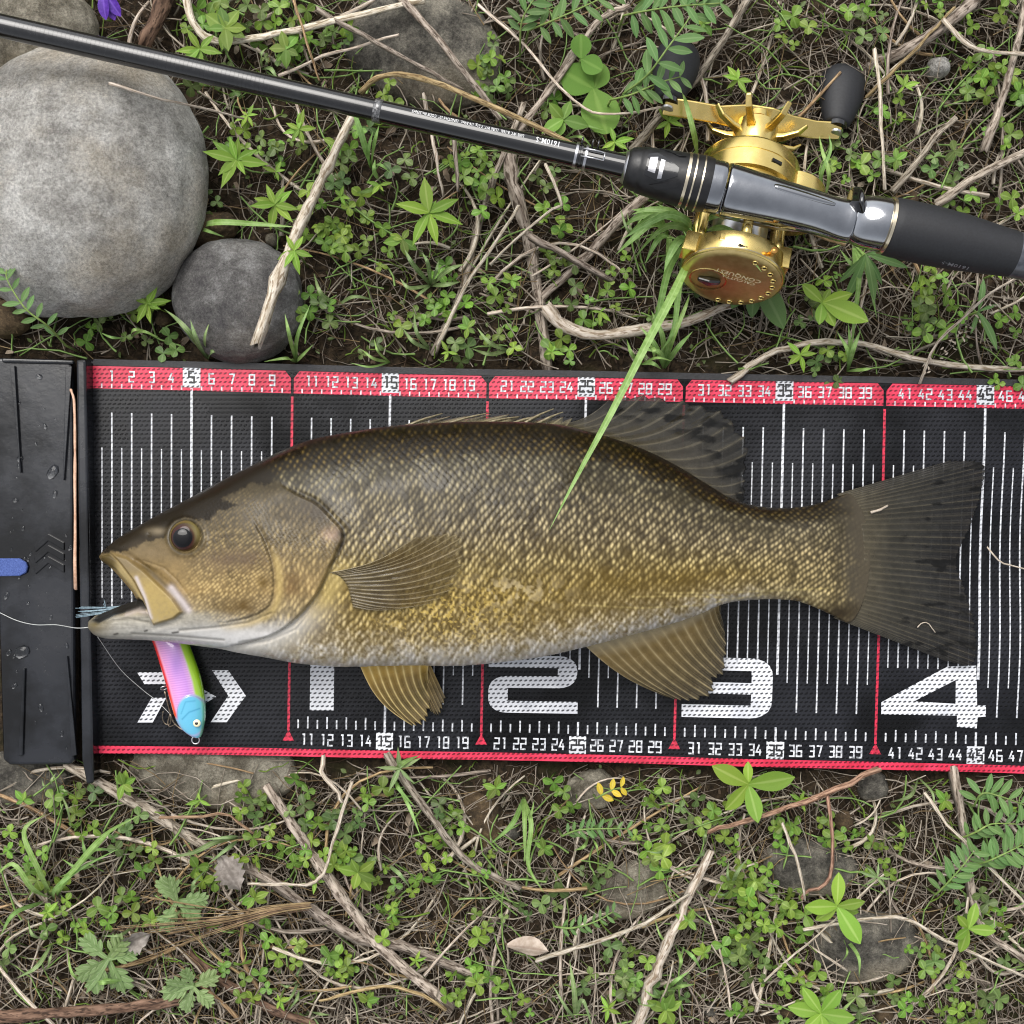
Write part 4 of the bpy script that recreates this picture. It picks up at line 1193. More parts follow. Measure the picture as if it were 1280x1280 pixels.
def facet(name, pts, r, hgt, material):
    """raised plate wrapped on the hood: outline (column, angle deg)"""
    bm = bmesh.new()
    loop = [Vector((x, a, 0)) for x, a in pts]
    vs = [bm.verts.new(p) for p in loop]
    for t in tessellate_polygon([loop]): bm.faces.new([vs[i] for i in t])
    for _ in range(3):
        bmesh.ops.subdivide_edges(bm, edges=bm.edges[:], cuts=1); bmesh.ops.triangulate(bm, faces=bm.faces[:])
    ex = bmesh.ops.extrude_face_region(bm, geom=bm.faces[:])
    for g_ in ex['geom']:
        if isinstance(g_, bmesh.types.BMVert): g_.co.z = 1
    for v in bm.verts:
        rr = float(np.interp(v.co.x, [q[0] for q in HOODR], [q[1] for q in HOODR]))
        v.co = on_rod(v.co.x, R(v.co.y), (rr - 1 + v.co.z * (1 + hgt) + (r - 30.5) * v.co.z) * kp)
    bmesh.ops.recalc_face_normals(bm, faces=bm.faces)
    me = bpy.data.meshes.new(name); bm.to_mesh(me); bm.free(); me.materials.append(material)
    return link(name, me, rod)
M_BGLOSS = mk('hood_inset', S(18, 18, 20), rough=.12, coat=.6)
facet('hood_window', [(803, 118), (814, 126), (842, 96), (842, 78), (822, 58), (803, 66)], 30.5, 0.9, M_BGLOSS)
facet('hood_badge', [(806, 108), (815, 112), (815, 74), (806, 76)], 31.5, 0.9, M_SILVER)
facet('hood_badge', [(819, 108), (824, 106), (824, 66), (819, 64)], 31.5, 0.9, M_SILVER)
facet('hood_rib', [(815, 150), (828, 150), (848, 128), (840, 125)], 30.5, 1.2, M_HOOD)
facet('hood_rib', [(812, 45), (820, 52), (846, 72), (848, 60), (822, 38)], 30.5, 1.2, M_HOOD)
# reel seat body: not round, so it is lofted with its own half widths
def loft(name, rows, material, ns=36, parent=rod, pw=2.05):
    """rows: (column, half width toward mat, half width away, height up, height down, sideways shift), all in photo px"""
    V = []; F = []
    rows = [rows[0], (rows[0][0] + .5,) + tuple(rows[0][1:])] + list(rows[1:-1]) + [(rows[-1][0] - .5,) + tuple(rows[-1][1:]), rows[-1]]
    for (x, a, b_, up, dn, sh) in rows:
        c = rs(x) - ro + ND * (sh * kp)
        for k in range(ns):
            t = 2 * math.pi * k / ns
            cx, sx = math.cos(t), math.sin(t)
            ex = math.copysign(abs(cx) ** (2 / pw), cx); ey = math.copysign(abs(sx) ** (2 / pw), sx)
            V.append(c + ND * ((a if ex > 0 else b_) * ex * kp) + ZD * ((up if ey > 0 else dn) * ey * kp))
    n = len(rows)
    for i in range(n - 1):
        for k in range(ns): F.append((i * ns + k, i * ns + (k + 1) % ns, (i + 1) * ns + (k + 1) % ns, (i + 1) * ns + k))
    F.append(tuple(range(ns))[::-1]); F.append(tuple((n - 1) * ns + k for k in range(ns)))
    me = mesh(name, V, F, material)
    bm = bmesh.new(); bm.from_mesh(me); bmesh.ops.recalc_face_normals(bm, faces=bm.faces); bm.to_mesh(me); bm.free()
    o = link(name, me, parent)
    m = o.modifiers.new('s', 'SUBSURF'); m.levels = 1; m.render_levels = 1
    return o
loft('seat_front', [(878, 33, 33, 31, 30, 0), (890, 33.2, 33.2, 31.2, 30, 0), (902, 33, 33, 31, 30, 0)], M_SEAT)
loft('reel_seat', [(904, 33, 33, 31, 28, 0), (910, 34, 33, 31.5, 27, 0), (940, 33, 30, 31, 26, 0), (980, 30, 27, 29, 26, 1), (1010, 28, 26, 26, 26, 2), (1030, 28, 24, 24, 26, 2), (1050, 30, 22, 20, 27, 2), (1066, 31, 24, 22, 28, 1)], M_SEAT)
loft('seat_inset', [(958, 4, 9, 30.4, 4, -8), (966, 8, 12, 31.0, 4, -7), (1000, 9, 10, 29.2, 4, -6), (1030, 8, 7, 26.3, 4, -5), (1036, 4, 4, 25.0, 4, -5)], mk('seat_inset_gloss', (0.38, 0.385, 0.4, 1), rough=.14, metallic=1.0))
loft('trigger', [(1054, 5, 20, 20, 10, -16), (1058, 8, 24, 27, 10, -14), (1063, 10, 25, 38, 12, -13), (1068, 12, 22, 33, 12, -10), (1074, 16, 20, 24, 12, -6)], M_GLOSS)
loft('rear_hood', [(1064, 28, 26, 20, 28, 0), (1072, 32, 30, 27, 30, 0), (1085, 34, 33, 32, 31, 0), (1100, 34, 34, 33, 32, 0), (1106, 34, 34, 33, 32, 0)], M_SEAT)
revolve('gold_ring', [(1105, 33 * kp), (1105.5, 35.6 * kp), (1109, 35.8 * kp), (1110, 34 * kp)], M_GOLDT)
revolve('grip', [(1109, 34 * kp), (1112, 36 * kp), (1120, 36.6 * kp), (1160, 36.8 * kp), (1200, 35 * kp), (1240, 31 * kp), (1266, 28.5 * kp)], M_RUBBER)
revolve('butt_taper', [(1265.5, 28.3 * kp), (1270, 28.6 * kp), (1285, 28.2 * kp), (1330, 22 * kp), (1360, 18 * kp)], mk('grey_metal', S(110, 112, 118), S(84, 86, 92), rough=.3, metallic=.7, scale=300))
revolve('rear_blank', [(1358, 15 * kp), (1500, 15 * kp)], M_BLANK)
revolve('butt_grip', [(1500, 22 * kp), (1520, 30 * kp), (1640, 34 * kp), (1660, 28 * kp)], M_RUBBER)

def text_mesh(txt, size, ratio=1.0):
    cu = bpy.data.curves.new('t', 'FONT'); cu.body = txt; cu.size = size; cu.align_x = 'LEFT'; cu.align_y = 'CENTER'; cu.resolution_u = 2; cu.offset = size * .012; cu.space_character = 1.08
    ob = bpy.data.objects.new('t', cu); COL.objects.link(ob)
    dg = bpy.context.evaluated_depsgraph_get()
    me = bpy.data.meshes.new_from_object(ob.evaluated_get(dg))
    bpy.data.objects.remove(ob); bpy.data.curves.remove(cu)
    bm = bmesh.new(); bm.from_mesh(me); bmesh.ops.triangulate(bm, faces=bm.faces[:])
    for _ in range(3):
        es = [e for e in bm.edges if e.calc_length() > size * .22]
        if not es: break
        bmesh.ops.subdivide_edges(bm, edges=es, cuts=1); bmesh.ops.triangulate(bm, faces=[f for f in bm.faces if len(f.verts) > 3])
    bm.to_mesh(me); bm.free()
    return me
def rod_text(txt, x_end, size_px, ang, r_px, name='lettering', mat=M_LETTER, xs=1.0):
    """text read upside down in the picture: starts at x_end and runs toward the tip"""
    me = text_mesh(txt, size_px * kp)
    for v in me.vertices:
        s = v.co.x * xs; t = v.co.y
        c = rs(x_end) - UD * s
        a = ang - t / (r_px * kp)
        v.co = c + ND * (r_px * kp * math.cos(a)) + ZD * (r_px * kp * math.sin(a)) - ro
    me.materials.append(mat)
    return link(name, me, rod)
rod_text('1610M-S', 697, 11, R(112), 15.0, xs=.74)
rod_text('LINE WT. 8-16lb.  LURE WT. 7-21g. 1/4-3/4oz.  LENGTH:6\'10"  CODE No.239643', 652, 6.4, R(112), 14.9, xs=.60)
rod_text('1610M-S', 1214, 9.5, R(22), 35.8, mat=mk('grey_lettering', S(120, 122, 126), rough=.5))

# ================================================================== the reel, hanging under the rod
TAU = R(20)
VD = (ND * math.cos(TAU) + ZD * math.sin(TAU)).normalized()     # spool axis, toward the plain side plate
WD = (ND * math.sin(TAU) - ZD * math.cos(TAU)).normalized()     # away from the rod
reel = tag(empty('casting_reel', rs(945) + WD * .033), 'round gold baitcasting reel with a black paddle handle mounted under the rod', 'fishing reel')
rc = Vector(reel.location)
def RL(u, v, w): return UD * u + VD * v + WD * w
def spin(name, prof, material, cu=0.0, cw=0.0, ns=56, parent=reel, cap=True, split=40):
    """profile (v, r) turned about the spool axis"""
    V = []; F = []
    for (v, r) in prof:
        for k in range(ns):
            a = 2 * math.pi * k / ns
            V.append(RL(cu + r * math.cos(a), v, cw + r * math.sin(a)))
    n = len(prof)
    for i in range(n - 1):
        for k in range(ns): F.append((i * ns + k, i * ns + (k + 1) % ns, (i + 1) * ns + (k + 1) % ns, (i + 1) * ns + k))
    if cap: F.append(tuple(range(ns))[::-1]); F.append(tuple((n - 1) * ns + k for k in range(ns)))
    me = mesh(name, V, F, material)
    bm = bmesh.new(); bm.from_mesh(me); bmesh.ops.recalc_face_normals(bm, faces=bm.faces); bm.to_mesh(me); bm.free()
    o = link(name, me, parent)
    m = o.modifiers.new('split', 'EDGE_SPLIT'); m.split_angle = R(split)
    return o
RP = 24.3 * mm
sp_ = spin('side_plate', [(0.01350, RP * .93), (0.01370, RP), (0.02250, RP), (0.02320, RP * .985), (0.02360, RP * .955)], M_GOLD)
spin('plate_face', [(0.02360, RP * .955), (0.02420, RP * .93), (0.02460, RP * .80), (0.02460, .001)], M_GOLDF)
spin('plate_seam', [(0.02250, RP * 1.002), (0.02270, RP * 1.006), (0.02290, RP * 1.002)], M_GOLDT, cap=False)
spin('drive_side_plate', [(-.0425, RP * .42), (-.0422, RP * .80), (-.0412, RP * .93), (-.0400, RP * .985), (-.0390, RP), (-.0335, RP * 1.0), (-.0333, RP * .985), (-.0327, RP * .985), (-.0325, RP), (-.0240, RP), (-.0238, RP * .90), (-.0163, RP * .88)], M_GOLD)
spin('gear_housing', [(-.0370, .010), (-.0366, .0146), (-.0356, .0156), (-.0200, .0158), (-.0198, .012)], M_GOLD, cu=.0235, cw=.004)
spin('spool', [(-.0150, RP * .80), (-.0140, RP * .80), (-.0130, RP * .55), (.0130, RP * .55), (.0140, RP * .80), (.0150, RP * .80)], M_SILVER)
# pillars of the frame
for a in (25, 95, 155, 205, 270, 325):
    cu, cw = RP * .86 * math.cos(R(a)), RP * .86 * math.sin(R(a))
    b = MB(); P = [RL(cu, v, cw) for v in np.linspace(-.0166, .0166, 4)]
    b.add(*tube(P, .0024, 12)); b.build('pillar', M_GOLD, reel)
def bar(name, pts, wdir, width, tdir, thick, material, parent=reel, bev=.0004):
    """flat bar along points"""
    V = []; F = []; n = len(pts)
    for p, w_, t_ in zip(pts, np.broadcast_to(width, n), np.broadcast_to(thick, n)):
        for sa, sb in ((-1, -1), (1, -1), (1, 1), (-1, 1)):
            V.append(p + wdir * (sa * w_ / 2) + tdir * (sb * t_ / 2))
    for i in range(n - 1):
        for k in range(4): F.append((i * 4 + k, i * 4 + (k + 1) % 4, (i + 1) * 4 + (k + 1) % 4, (i + 1) * 4 + k))
    F += [(3, 2, 1, 0), tuple((n - 1) * 4 + k for k in range(4))]
    me = mesh(name, V, F, material, smooth=False)
    bm = bmesh.new(); bm.from_mesh(me); bmesh.ops.recalc_face_normals(bm, faces=bm.faces); bm.to_mesh(me); bm.free()
    o = link(name, me, parent)
    if bev: bevel(o, bev, 2)
    return o
# foot that joins the reel to the seat, level-wind and thumb bar seen between plate and rod
bar('reel_foot', [RL(-.028, 0, -.0215), RL(-.012, 0, -.0235), RL(.012, 0, -.0235), RL(.028, 0, -.0215)], VD, [.008, .016, .016, .008], WD, .0028, M_SILVER)
bar('frame_bracket', [RL(-.0225, .012, -.009), RL(-.0235, .0215, -.008)], UD, .007, WD, .009, M_GOLD)
bar('frame_bracket', [RL(.0205, .010, -.010), RL(.0205, .0200, -.009)], UD, .006, WD, .009, M_GOLD)
bar('frame_bar', [RL(-.012, .0172, -.0205), RL(.0, .0176, -.022), RL(.014, .0172, -.0195)], VD, .004, WD, .003, M_GOLD)
bar('click_lever', [RL(-.001, .0165, -.0215), RL(-.001, .0225, -.0225)], UD, .0056, WD, .004, mk('black_lever', S(14, 14, 15), rough=.3), bev=.001)
b = MB(); b.add(*tube([RL(.0130, .0195, -.0200), RL(.0130, .0205, -.0235), RL(.0130, .021, -.0262)], [.0014, .0011, .0016], 10)); b.build('release_pin', mk('orange_brass', (0.72, 0.38, 0.10, 1), rough=.3, metallic=.8), reel)
bar('plate_slot', [RL(.0060, -.0290, -.0236), RL(.0110, -.0290, -.0217)], VD, .0016, WD, .0012, mk('slot_black', S(6, 6, 6), rough=.6), bev=0)
# holes round the rim of the plain plate, lens shaped cut-outs lit at the lip
M_HOLE = mk('hole_dark', S(46, 30, 8), rough=.5, metallic=.6)
for i in range(11):
    a = R(-70 + i * 16.5); rr = RP * .80
    cu, cw = rr * math.cos(a), rr * math.sin(a)
    spin('rim_hole', [(0.02470, .00155), (0.02510, .00135), (0.02485, .0010), (0.02460, .0008)], M_GOLD, cu=cu, cw=cw, ns=14, cap=False)
    spin('rim_hole_bottom', [(0.02465, .0010), (0.02470, .0001)], M_HOLE, cu=cu, cw=cw, ns=10, cap=False)
# release knob recess
bar('release_knob', [RL(-.0155, .0256, .0035), RL(-.0100, .0262, .0032), RL(-.0045, .0256, .0025)], WD, [.0022, .0046, .0028], VD, [.0016, .0030, .0018], mk('knob_black', S(14, 14, 16), rough=.2, coat=.5), bev=.0008)
spin('knob_recess', [(0.02470, .0092), (0.02495, .0090), (0.02480, .0082)], M_GOLD, cu=-.0105, cw=.0035, ns=40, cap=False)
def plate_text(txt, size, cu, cw, ang):
    me = text_mesh(txt, size)
    xs = [v.co.x for v in me.vertices]; mx_ = (max(xs) + min(xs)) / 2
    for v in me.vertices:
        x, y = v.co.x - mx_, v.co.y
        x, y = x * math.cos(ang) - y * math.sin(ang), x * math.sin(ang) + y * math.cos(ang)
        v.co = RL(cu - x, .02490, cw + y)
    me.materials.append(mk('engraving', S(240, 226, 180), rough=.5, metallic=.0))
    return link('engraved_lettering', me, reel)
plate_text('CONQUEST', .0040, .0020, -.0052, R(-6))
plate_text('CALCUTTA', .0030, .0030, -.0018, R(-6))
# handle: hub, star drag, swept arm, paddles
spin('drive_hub', [(-.0420, .0125), (-.0440, .0125), (-.0446, .0112), (-.0510, .0110), (-.0514, .0102), (-.0570, .0112), (-.0640, .0106), (-.0650, .0080)], M_GOLD)
spin('hub_groove', [(-.0470, .0112), (-.0472, .0117), (-.0478, .0117), (-.0480, .0112)], M_GOLDF, cap=False)
for i, a in enumerate((-66, -114, 168, 204, -22, 14)):
    a = R(a); d = UD * math.cos(a) + WD * math.sin(a); t = UD * -math.sin(a) + WD * math.cos(a)
    bar('star_arm', [d * .008 + VD * -.0575, d * .014 + VD * -.0580, d * .021 + VD * -.0602, d * .0250 + VD * -.0645], t, [.0050, .0038, .0034, .0026], (VD * .9 + d * .3).normalized(), [.0034, .0024, .0018, .0012], M_GOLD, bev=.0007)
arm = [RL(-.0475, -.0630, -.002), RL(-.0380, -.0640, -.002), RL(-.0200, -.0660, -.001), RL(-.006, -.0690, 0), RL(.006, -.0700, 0), RL(.0170, -.0712, .001), RL(.0290, -.0725, .002), RL(.0425, -.0755, .002)]
bar('handle_arm', arm, (VD * .78 + WD * .62).normalized(), [.0085, .0090, .0090, .013, .013, .0095, .0090, .0085], (VD * .62 - WD * .78).normalized(), .0026, M_GOLD, bev=.0008)
spin('handle_nut', [(-.0690, .0052), (-.0722, .0052), (-.0732, .0040)], M_GOLD, ns=24)
for u, v0, w_ in ((.0400, -.0750, .002), (-.0455, -.0632, -.002)):
    prof = [(v0 + .0016, .0026), (v0 + .0020, .0024)]
    spin('rivet', [(v0 + .0012, .0030), (v0 + .0022, .0028), (v0 + .0025, .0016)], M_SILVER, cu=u, cw=w_, ns=20)
    # paddle knob: pear shaped, a little flattened
    V = []; F = []; ns = 32; rows = [(0.0, .0058), (.0018, .0066), (.004, .0076), (.010, .0094), (.017, .0113), (.023, .0121), (.0285, .0117), (.0325, .0098), (.0348, .0066), (.0355, .002)]
    for (dv_, r) in rows:
        for k in range(ns):
            a = 2 * math.pi * k / ns
            V.append(RL(u + r * math.cos(a), v0 - .0030 - dv_, w_ + r * .80 * math.sin(a)))
    for i in range(len(rows) - 1):
        for k in range(ns): F.append((i * ns + k, i * ns + (k + 1) % ns, (i + 1) * ns + (k + 1) % ns, (i + 1) * ns + k))
    F.append(tuple(range(ns))[::-1]); F.append(tuple((len(rows) - 1) * ns + k for k in range(ns)))
    me = mesh('paddle', V, F, M_RUBBER)
    bm = bmesh.new(); bm.from_mesh(me); bmesh.ops.recalc_face_normals(bm, faces=bm.faces); bm.to_mesh(me); bm.free()
    o = link('paddle', me, reel); m = o.modifiers.new('s', 'SUBSURF'); m.levels = 1; m.render_levels = 1
    spin('paddle_collar', [(v0 - .0008, .0050), (v0 - .0032, .0052)], M_GLOSS, cu=u, cw=w_, ns=20)
# ================================================================== stones
from mathutils import noise as mn
def stone_mat(name, a, b, c, bump=.5, buff=(150, 138, 116), rough=.85, fine=900):
    m = bpy.data.materials.new(name); m.use_nodes = True
    nt = m.node_tree; L = nt.links; p = nt.nodes['Principled BSDF']
    p.inputs['Roughness'].default_value = rough; p.inputs['Specular IOR Level'].default_value = .3
    tc = N(nt, 'ShaderNodeTexCoord'); v = tc.outputs['Object']
    n1 = N(nt, 'ShaderNodeTexNoise', Scale=42.0, Detail=14.0, Roughness=.78); L.new(v, n1.inputs['Vector'])
    cr = N(nt, 'ShaderNodeValToRGB'); e = cr.color_ramp.elements
    e[0].position = .41; e[0].color = S(*c); e[1].position = .60; e[1].color = S(*b)
    k = e.new(.5); k.color = S(*a)
    L.new(n1.outputs['Fac'], cr.inputs[0])
    n2 = N(nt, 'ShaderNodeTexNoise', Scale=14.0, Detail=5.0, Roughness=.6); L.new(v, n2.inputs['Vector'])
    r2 = N(nt, 'ShaderNodeValToRGB'); r2.color_ramp.elements[0].position = .48; r2.color_ramp.elements[1].position = .66
    L.new(n2.outputs['Fac'], r2.inputs[0])
    mx = N(nt, 'ShaderNodeMix', data_type='RGBA'); L.new(r2.outputs[0], mx.inputs['Factor']); L.new(cr.outputs[0], mx.inputs['A'])
    mu = N(nt, 'ShaderNodeMix', data_type='RGBA'); mu.blend_type = 'MIX'; mu.inputs['Factor'].default_value = .55
    L.new(cr.outputs[0], mu.inputs['A']); mu.inputs['B'].default_value = S(*buff); L.new(mu.outputs['Result'], mx.inputs['B'])
    # mineral grain
    n3 = N(nt, 'ShaderNodeTexNoise', Scale=float(fine), Detail=8.0, Roughness=.9); L.new(v, n3.inputs['Vector'])
    r3 = N(nt, 'ShaderNodeMapRange'); r3.inputs['From Min'].default_value = .40; r3.inputs['From Max'].default_value = .60; r3.inputs['To Min'].default_value = .55; r3.inputs['To Max'].default_value = 1.4
    L.new(n3.outputs['Fac'], r3.inputs['Value'])
    hs = N(nt, 'ShaderNodeHueSaturation'); L.new(mx.outputs['Result'], hs.inputs['Color']); L.new(r3.outputs[0], hs.inputs['Value'])
    L.new(hs.outputs[0], p.inputs['Base Color'])
    b1 = N(nt, 'ShaderNodeBump', Strength=bump, Distance=.0022); L.new(n1.outputs['Fac'], b1.inputs['Height'])
    b2 = N(nt, 'ShaderNodeBump', Strength=bump, Distance=.0014); L.new(n3.outputs['Fac'], b2.inputs['Height']); L.new(b1.outputs[0], b2.inputs['Normal'])
    L.new(b2.outputs[0], p.inputs['Normal'])
    return m
M_ST1 = stone_mat('pale_granite', (184, 181, 175), (212, 210, 205), (150, 147, 141), 1.0, buff=(192, 178, 154), fine=650)
M_ST2 = stone_mat('slate_grey_stone', (112, 110, 108), (150, 149, 147), (84, 82, 82), 1.0, buff=(130, 120, 108))
M_ST3 = stone_mat('dark_grey_stone', (108, 104, 95), (152, 146, 132), (64, 61, 56), 1.0, buff=(132, 118, 94))
M_ST4 = stone_mat('buff_stone', (128, 122, 108), (166, 160, 144), (88, 82, 70), .8, buff=(124, 108, 80))
M_ST5 = stone_mat('brown_stone', (92, 76, 56), (128, 110, 82), (58, 48, 34), .8, buff=(100, 80, 50))
def stone(label, cx, cy, rx, ry, top, material, rot=0.0, bottom=-.012, seed=0, lump=.10, power=2.2, zc=None, outline=None, sub=5):
    """cx.. in photo px; outline: radius factors by angle; top: height in metres"""
    zc = (top + bottom) / 2 if zc is None else zc
    c = W(cx, cy, zc)
    k = PX * (CAM_H - zc) / CAM_H
    bm = bmesh.new(); bmesh.ops.create_icosphere(bm, subdivisions=sub, radius=1.0)
    ca_, sa_ = math.cos(R(rot)), math.sin(R(rot))
    for v in bm.verts:
        p = v.co.copy()
        l = (abs(p.x) ** power + abs(p.y) ** power + abs(p.z) ** power) ** (1 / power)
        q = p / l
        off = Vector((seed * 3.7, seed * 1.9, seed * 5.1))
        d = 1 + lump * (mn.fractal(p * 1.1 + off, 1.0, 2.0, 3)) + lump * .25 * mn.fractal(p * 4 + off, .9, 2.0, 3) + lump * .05 * mn.noise(p * 19 + off)
        if outline is not None:
            a = math.atan2(p.y, p.x) % (2 * math.pi); n = len(outline); t = a / (2 * math.pi) * n
            i = int(t) % n; f = t - int(t); f = f * f * (3 - 2 * f)
            w = math.hypot(q.x, q.y)
            d *= 1 + (outline[i] * (1 - f) + outline[(i + 1) % n] * f - 1) * min(1, w * 1.2)
        q = q * d
        x, y = q.x * rx * k, q.y * ry * k
        z = q.z * (top - zc if q.z > 0 else zc - bottom)
        v.co = (x * ca_ - y * sa_, x * sa_ + y * ca_, z)
    me = bpy.data.meshes.new('stone'); bm.to_mesh(me); bm.free()
    me.polygons.foreach_set('use_smooth', np.ones(len(me.polygons), dtype=bool))
    me.materials.append(material)
    o = link('stone', me, loc=c)
    return tag(o, label, 'stone')
stone('large pale grey rounded boulder under the rod tip section', 108, 236, 152, 166, .060, M_ST1, rot=0, bottom=-.015, seed=1, lump=.05, power=2.25, zc=.012, outline=[.97, 1.0, 1.03, 1.02, 1.0, 1.0, 1.02, 1.03, 1.02, .97, .95, .94], sub=6)
stone('dark slate grey stone with pale scaly patches under a broken stick', 300, 374, 79, 79, .024, M_ST2, bottom=-.014, seed=2, lump=.06, zc=.004, outline=[1, .99, .95, .96, .99, 1.0, 1.02, 1.0, .98, 1.0, 1.0, 1.0], sub=6)
stone('buff grey rock behind the large pale boulder', 30, 42, 92, 72, .022, M_ST4, rot=-12, seed=3, lump=.08, sub=5)
stone('dark grey stone crossed by dry stalks above the rod', 530, 62, 100, 72, .008, M_ST3, rot=-15, bottom=-.02, seed=4, lump=.08)
stone('mottled granite stone under the lower edge of the mat', 268, 962, 104, 48, .0015, M_ST4, rot=-4, bottom=-.02, seed=5, lump=.07)
stone('cracked grey rock under the end of the black board', 30, 972, 62, 34, .0005, M_ST3, rot=10, seed=6, lump=.2)
stone('small brown stone wedged between the boulder and slate stone', 262, 288, 36, 20, .010, M_ST5, rot=15, seed=7, lump=.12)
stone('brown stone peeking under the boulder beside the board', 4, 398, 34, 24, .008, M_ST5, seed=8, lump=.1)
stone('grooved grey stone below the mat beside a red-brown twig', 1012, 1084, 56, 36, .003, M_ST3, rot=-10, seed=9, lump=.16)
stone('broad flat grey-brown stone crossed by pale stems', 1080, 1182, 68, 44, .003, M_ST3, rot=6, seed=10, lump=.1, outline=[1, 1, .95, 1.05, 1, .95, .95, 1, 1, 1])
stone('small buff stone half buried among straw and vetch', 792, 1112, 42, 34, .0012, M_ST4, rot=30, seed=11, lump=.12)
stone('brown clod-like stone below the mat hem', 604, 1022, 26, 34, .002, M_ST5, seed=12, lump=.2)
stone('buff stone beneath the yellow leaflets', 738, 988, 30, 24, .001, M_ST4, rot=20, seed=13, lump=.2)
stone('small pale pebble lying among twigs beside the paddle handle', 1172, 86, 14, 13, .003, M_ST1, seed=14, lump=.15, sub=4)
stone('dark pebble near the mat hem beside the red-brown twig', 1090, 982, 18, 20, .004, M_ST3, seed=15, lump=.15, sub=4)
PEB = []
for i, (x, y, r) in enumerate([(205, 398, 10), (1055, 1026, 14), (888, 1262, 9), (985, 1262, 11), (1104, 1266, 12), (1128, 1262, 9), (340, 300, 8), (905, 1215, 8), (1170, 1180, 8), (640, 1040, 10), (1180, 300, 9), (1140, 250, 10)]):
    o = stone('small rounded pebble half sunk in the soil', x, y, r, r * random.uniform(.75, 1), .002, random.choice((M_ST3, M_ST4, M_ST5)), rot=random.uniform(0, 90), seed=30 + i, lump=.15, bottom=-.008, sub=3)
    o.name = 'pebble'; tag(o, cat='pebble', group='pebbles sunk in the soil'); PEB.append((o, x, y))
# ================================================================== dry sticks and stems laid by hand
def bark(name, a, b, c, var=.18):
    return mk(name, S(*a), S(*b), rough=.8, scale=1.0, detail=9, bump=.9, bscale=1.3, bdist=.0008, coords='UV', stretch=(7, 9, 1), ramp=(.40, .60), c3=S(*c), c3scale=1.6, c3ramp=(.50, .60), var=var, spec=.3)
M_GREY = bark('weathered_grey_stem', (124, 112, 99), (184, 172, 157), (80, 69, 58))
M_PALE = bark('bleached_stem', (182, 168, 148), (222, 212, 197), (138, 121, 100))
M_TAN = bark('tan_straw', (146, 120, 84), (192, 168, 128), (104, 82, 56))
M_BROWN = bark('brown_twig', (84, 65, 50), (130, 106, 86), (56, 42, 31))
M_RED = bark('reddish_twig', (128, 97, 78), (178, 146, 122), (88, 64, 48))
M_GREENS = bark('green_stem', (106, 130, 62), (146, 164, 92), (92, 104, 48))
M_DARKF = bark('dark_fibre', (70, 56, 42), (112, 94, 74), (44, 34, 26))
def stick(label, pts, w, material, name='dry_stick', taper=(1, .75), ns=10, knots=0, cat='stick', group=None, wob=.5, zoff=None):
    """pts (px, py, z above soil or absolute if 3 values); w = width in px"""
    P = []
    for p in pts:
        if len(p) == 3: P.append(W(*p))
        else:
            q = W(p[0], p[1], .003); P.append(Vector((q.x, q.y, SZ(q) + w * PX * .5 + .0035)))
    L = sum((P[i + 1] - P[i]).length for i in range(len(P) - 1))
    n = max(8, int(L / .006))
    Q = catmull(P, n)
    off = rng.normal(0, wob * PX, (n, 3)); off += np.cumsum(rng.normal(0, wob * PX * .7, (n, 3)), 0) * np.sin(np.linspace(0, math.pi, n))[:, None] * .6; off[0] = off[-1] = 0
    Q = Q + off
    r = np.linspace(taper[0], taper[1], n) * w * PX * .5 * (1 + .08 * rng.normal(0, 1, n))
    if knots:
        for k in range(1, knots + 1):
            i = int(k * n / (knots + 1)); r[i] *= 1.3
    o = Q[0].copy(); o[2] = Q[:, 2].min()
    V, F, uv = tube(Q - o, r, ns, flat=.85)
    # lengthwise grooves and small kinks in the skin of the stem
    Va = np.array(V).reshape(n, ns, 3); ctr = (Q - o)[:, None, :]
    gr = 1 + .16 * rng.normal(0, 1, (1, ns, 1)) + .06 * rng.normal(0, 1, (n, ns, 1))
    V = (ctr + (Va - ctr) * np.clip(gr, .6, 1.35)).reshape(-1, 3)
    uv = [(u, v * 10) for u, v in uv]
    # torn ends
    V = np.array(V); d0 = (Q[0] - Q[1]); d0 /= np.linalg.norm(d0)
    V[:ns] += d0 * rng.random((ns, 1)) * r[0] * 1.2; V[-ns:] -= d0 * rng.random((ns, 1)) * r[-1] * 1.2
    ob = link(name, mesh(name, V, F, material, uv=uv), loc=o)
    return tag(ob, label, cat, group)
stick('straight bleached stick with nodes leaning across the slate stone', [(440, 146, .022), (402, 225, .024), (364, 310, .029), (322, 428, .031)], 12, M_PALE, knots=3, taper=(.85, 1.1))
stick('crooked bleached branch curving down from the upper edge', [(230, -20, .012), (240, 25, .012), (258, 46, .010), (290, 50, .010), (340, 42, .012), (430, 22, .014), (530, -2, .014)], 11, M_PALE, ns=12)
stick('smooth pale stalk arching over the rod butt', [(452, 114, .010), (470, 98, .020), (500, 93, .030), (545, 104, .034), (610, 131, .036), (680, 163, .034), (742, 196, .026)], 7, M_TAN, taper=(1, .8), wob=.15)
stick('thick dark grey stalk running down to the red band', [(686, 464), (676, 380), (660, 292), (642, 225, .006), (636, 170, .005)], 14, M_GREY, taper=(.8, 1.1))
stick('slim grey stalk beside the thick one, forking near the mat', [(542, 438), (578, 358), (603, 262), (630, 192, .008), (655, 130, .008)], 9, M_GREY)
stick('thin pale straw lying along the slim grey stalk', [(548, 430, .008), (582, 360, .010), (622, 300, .010), (648, 258, .008)], 5, M_PALE)
stick('light grey stick slanting from the hood toward the broken bleached stick', [(676, 372), (737, 314), (800, 250, .006), (860, 205, .004)], 13, M_GREY, taper=(.8, 1))
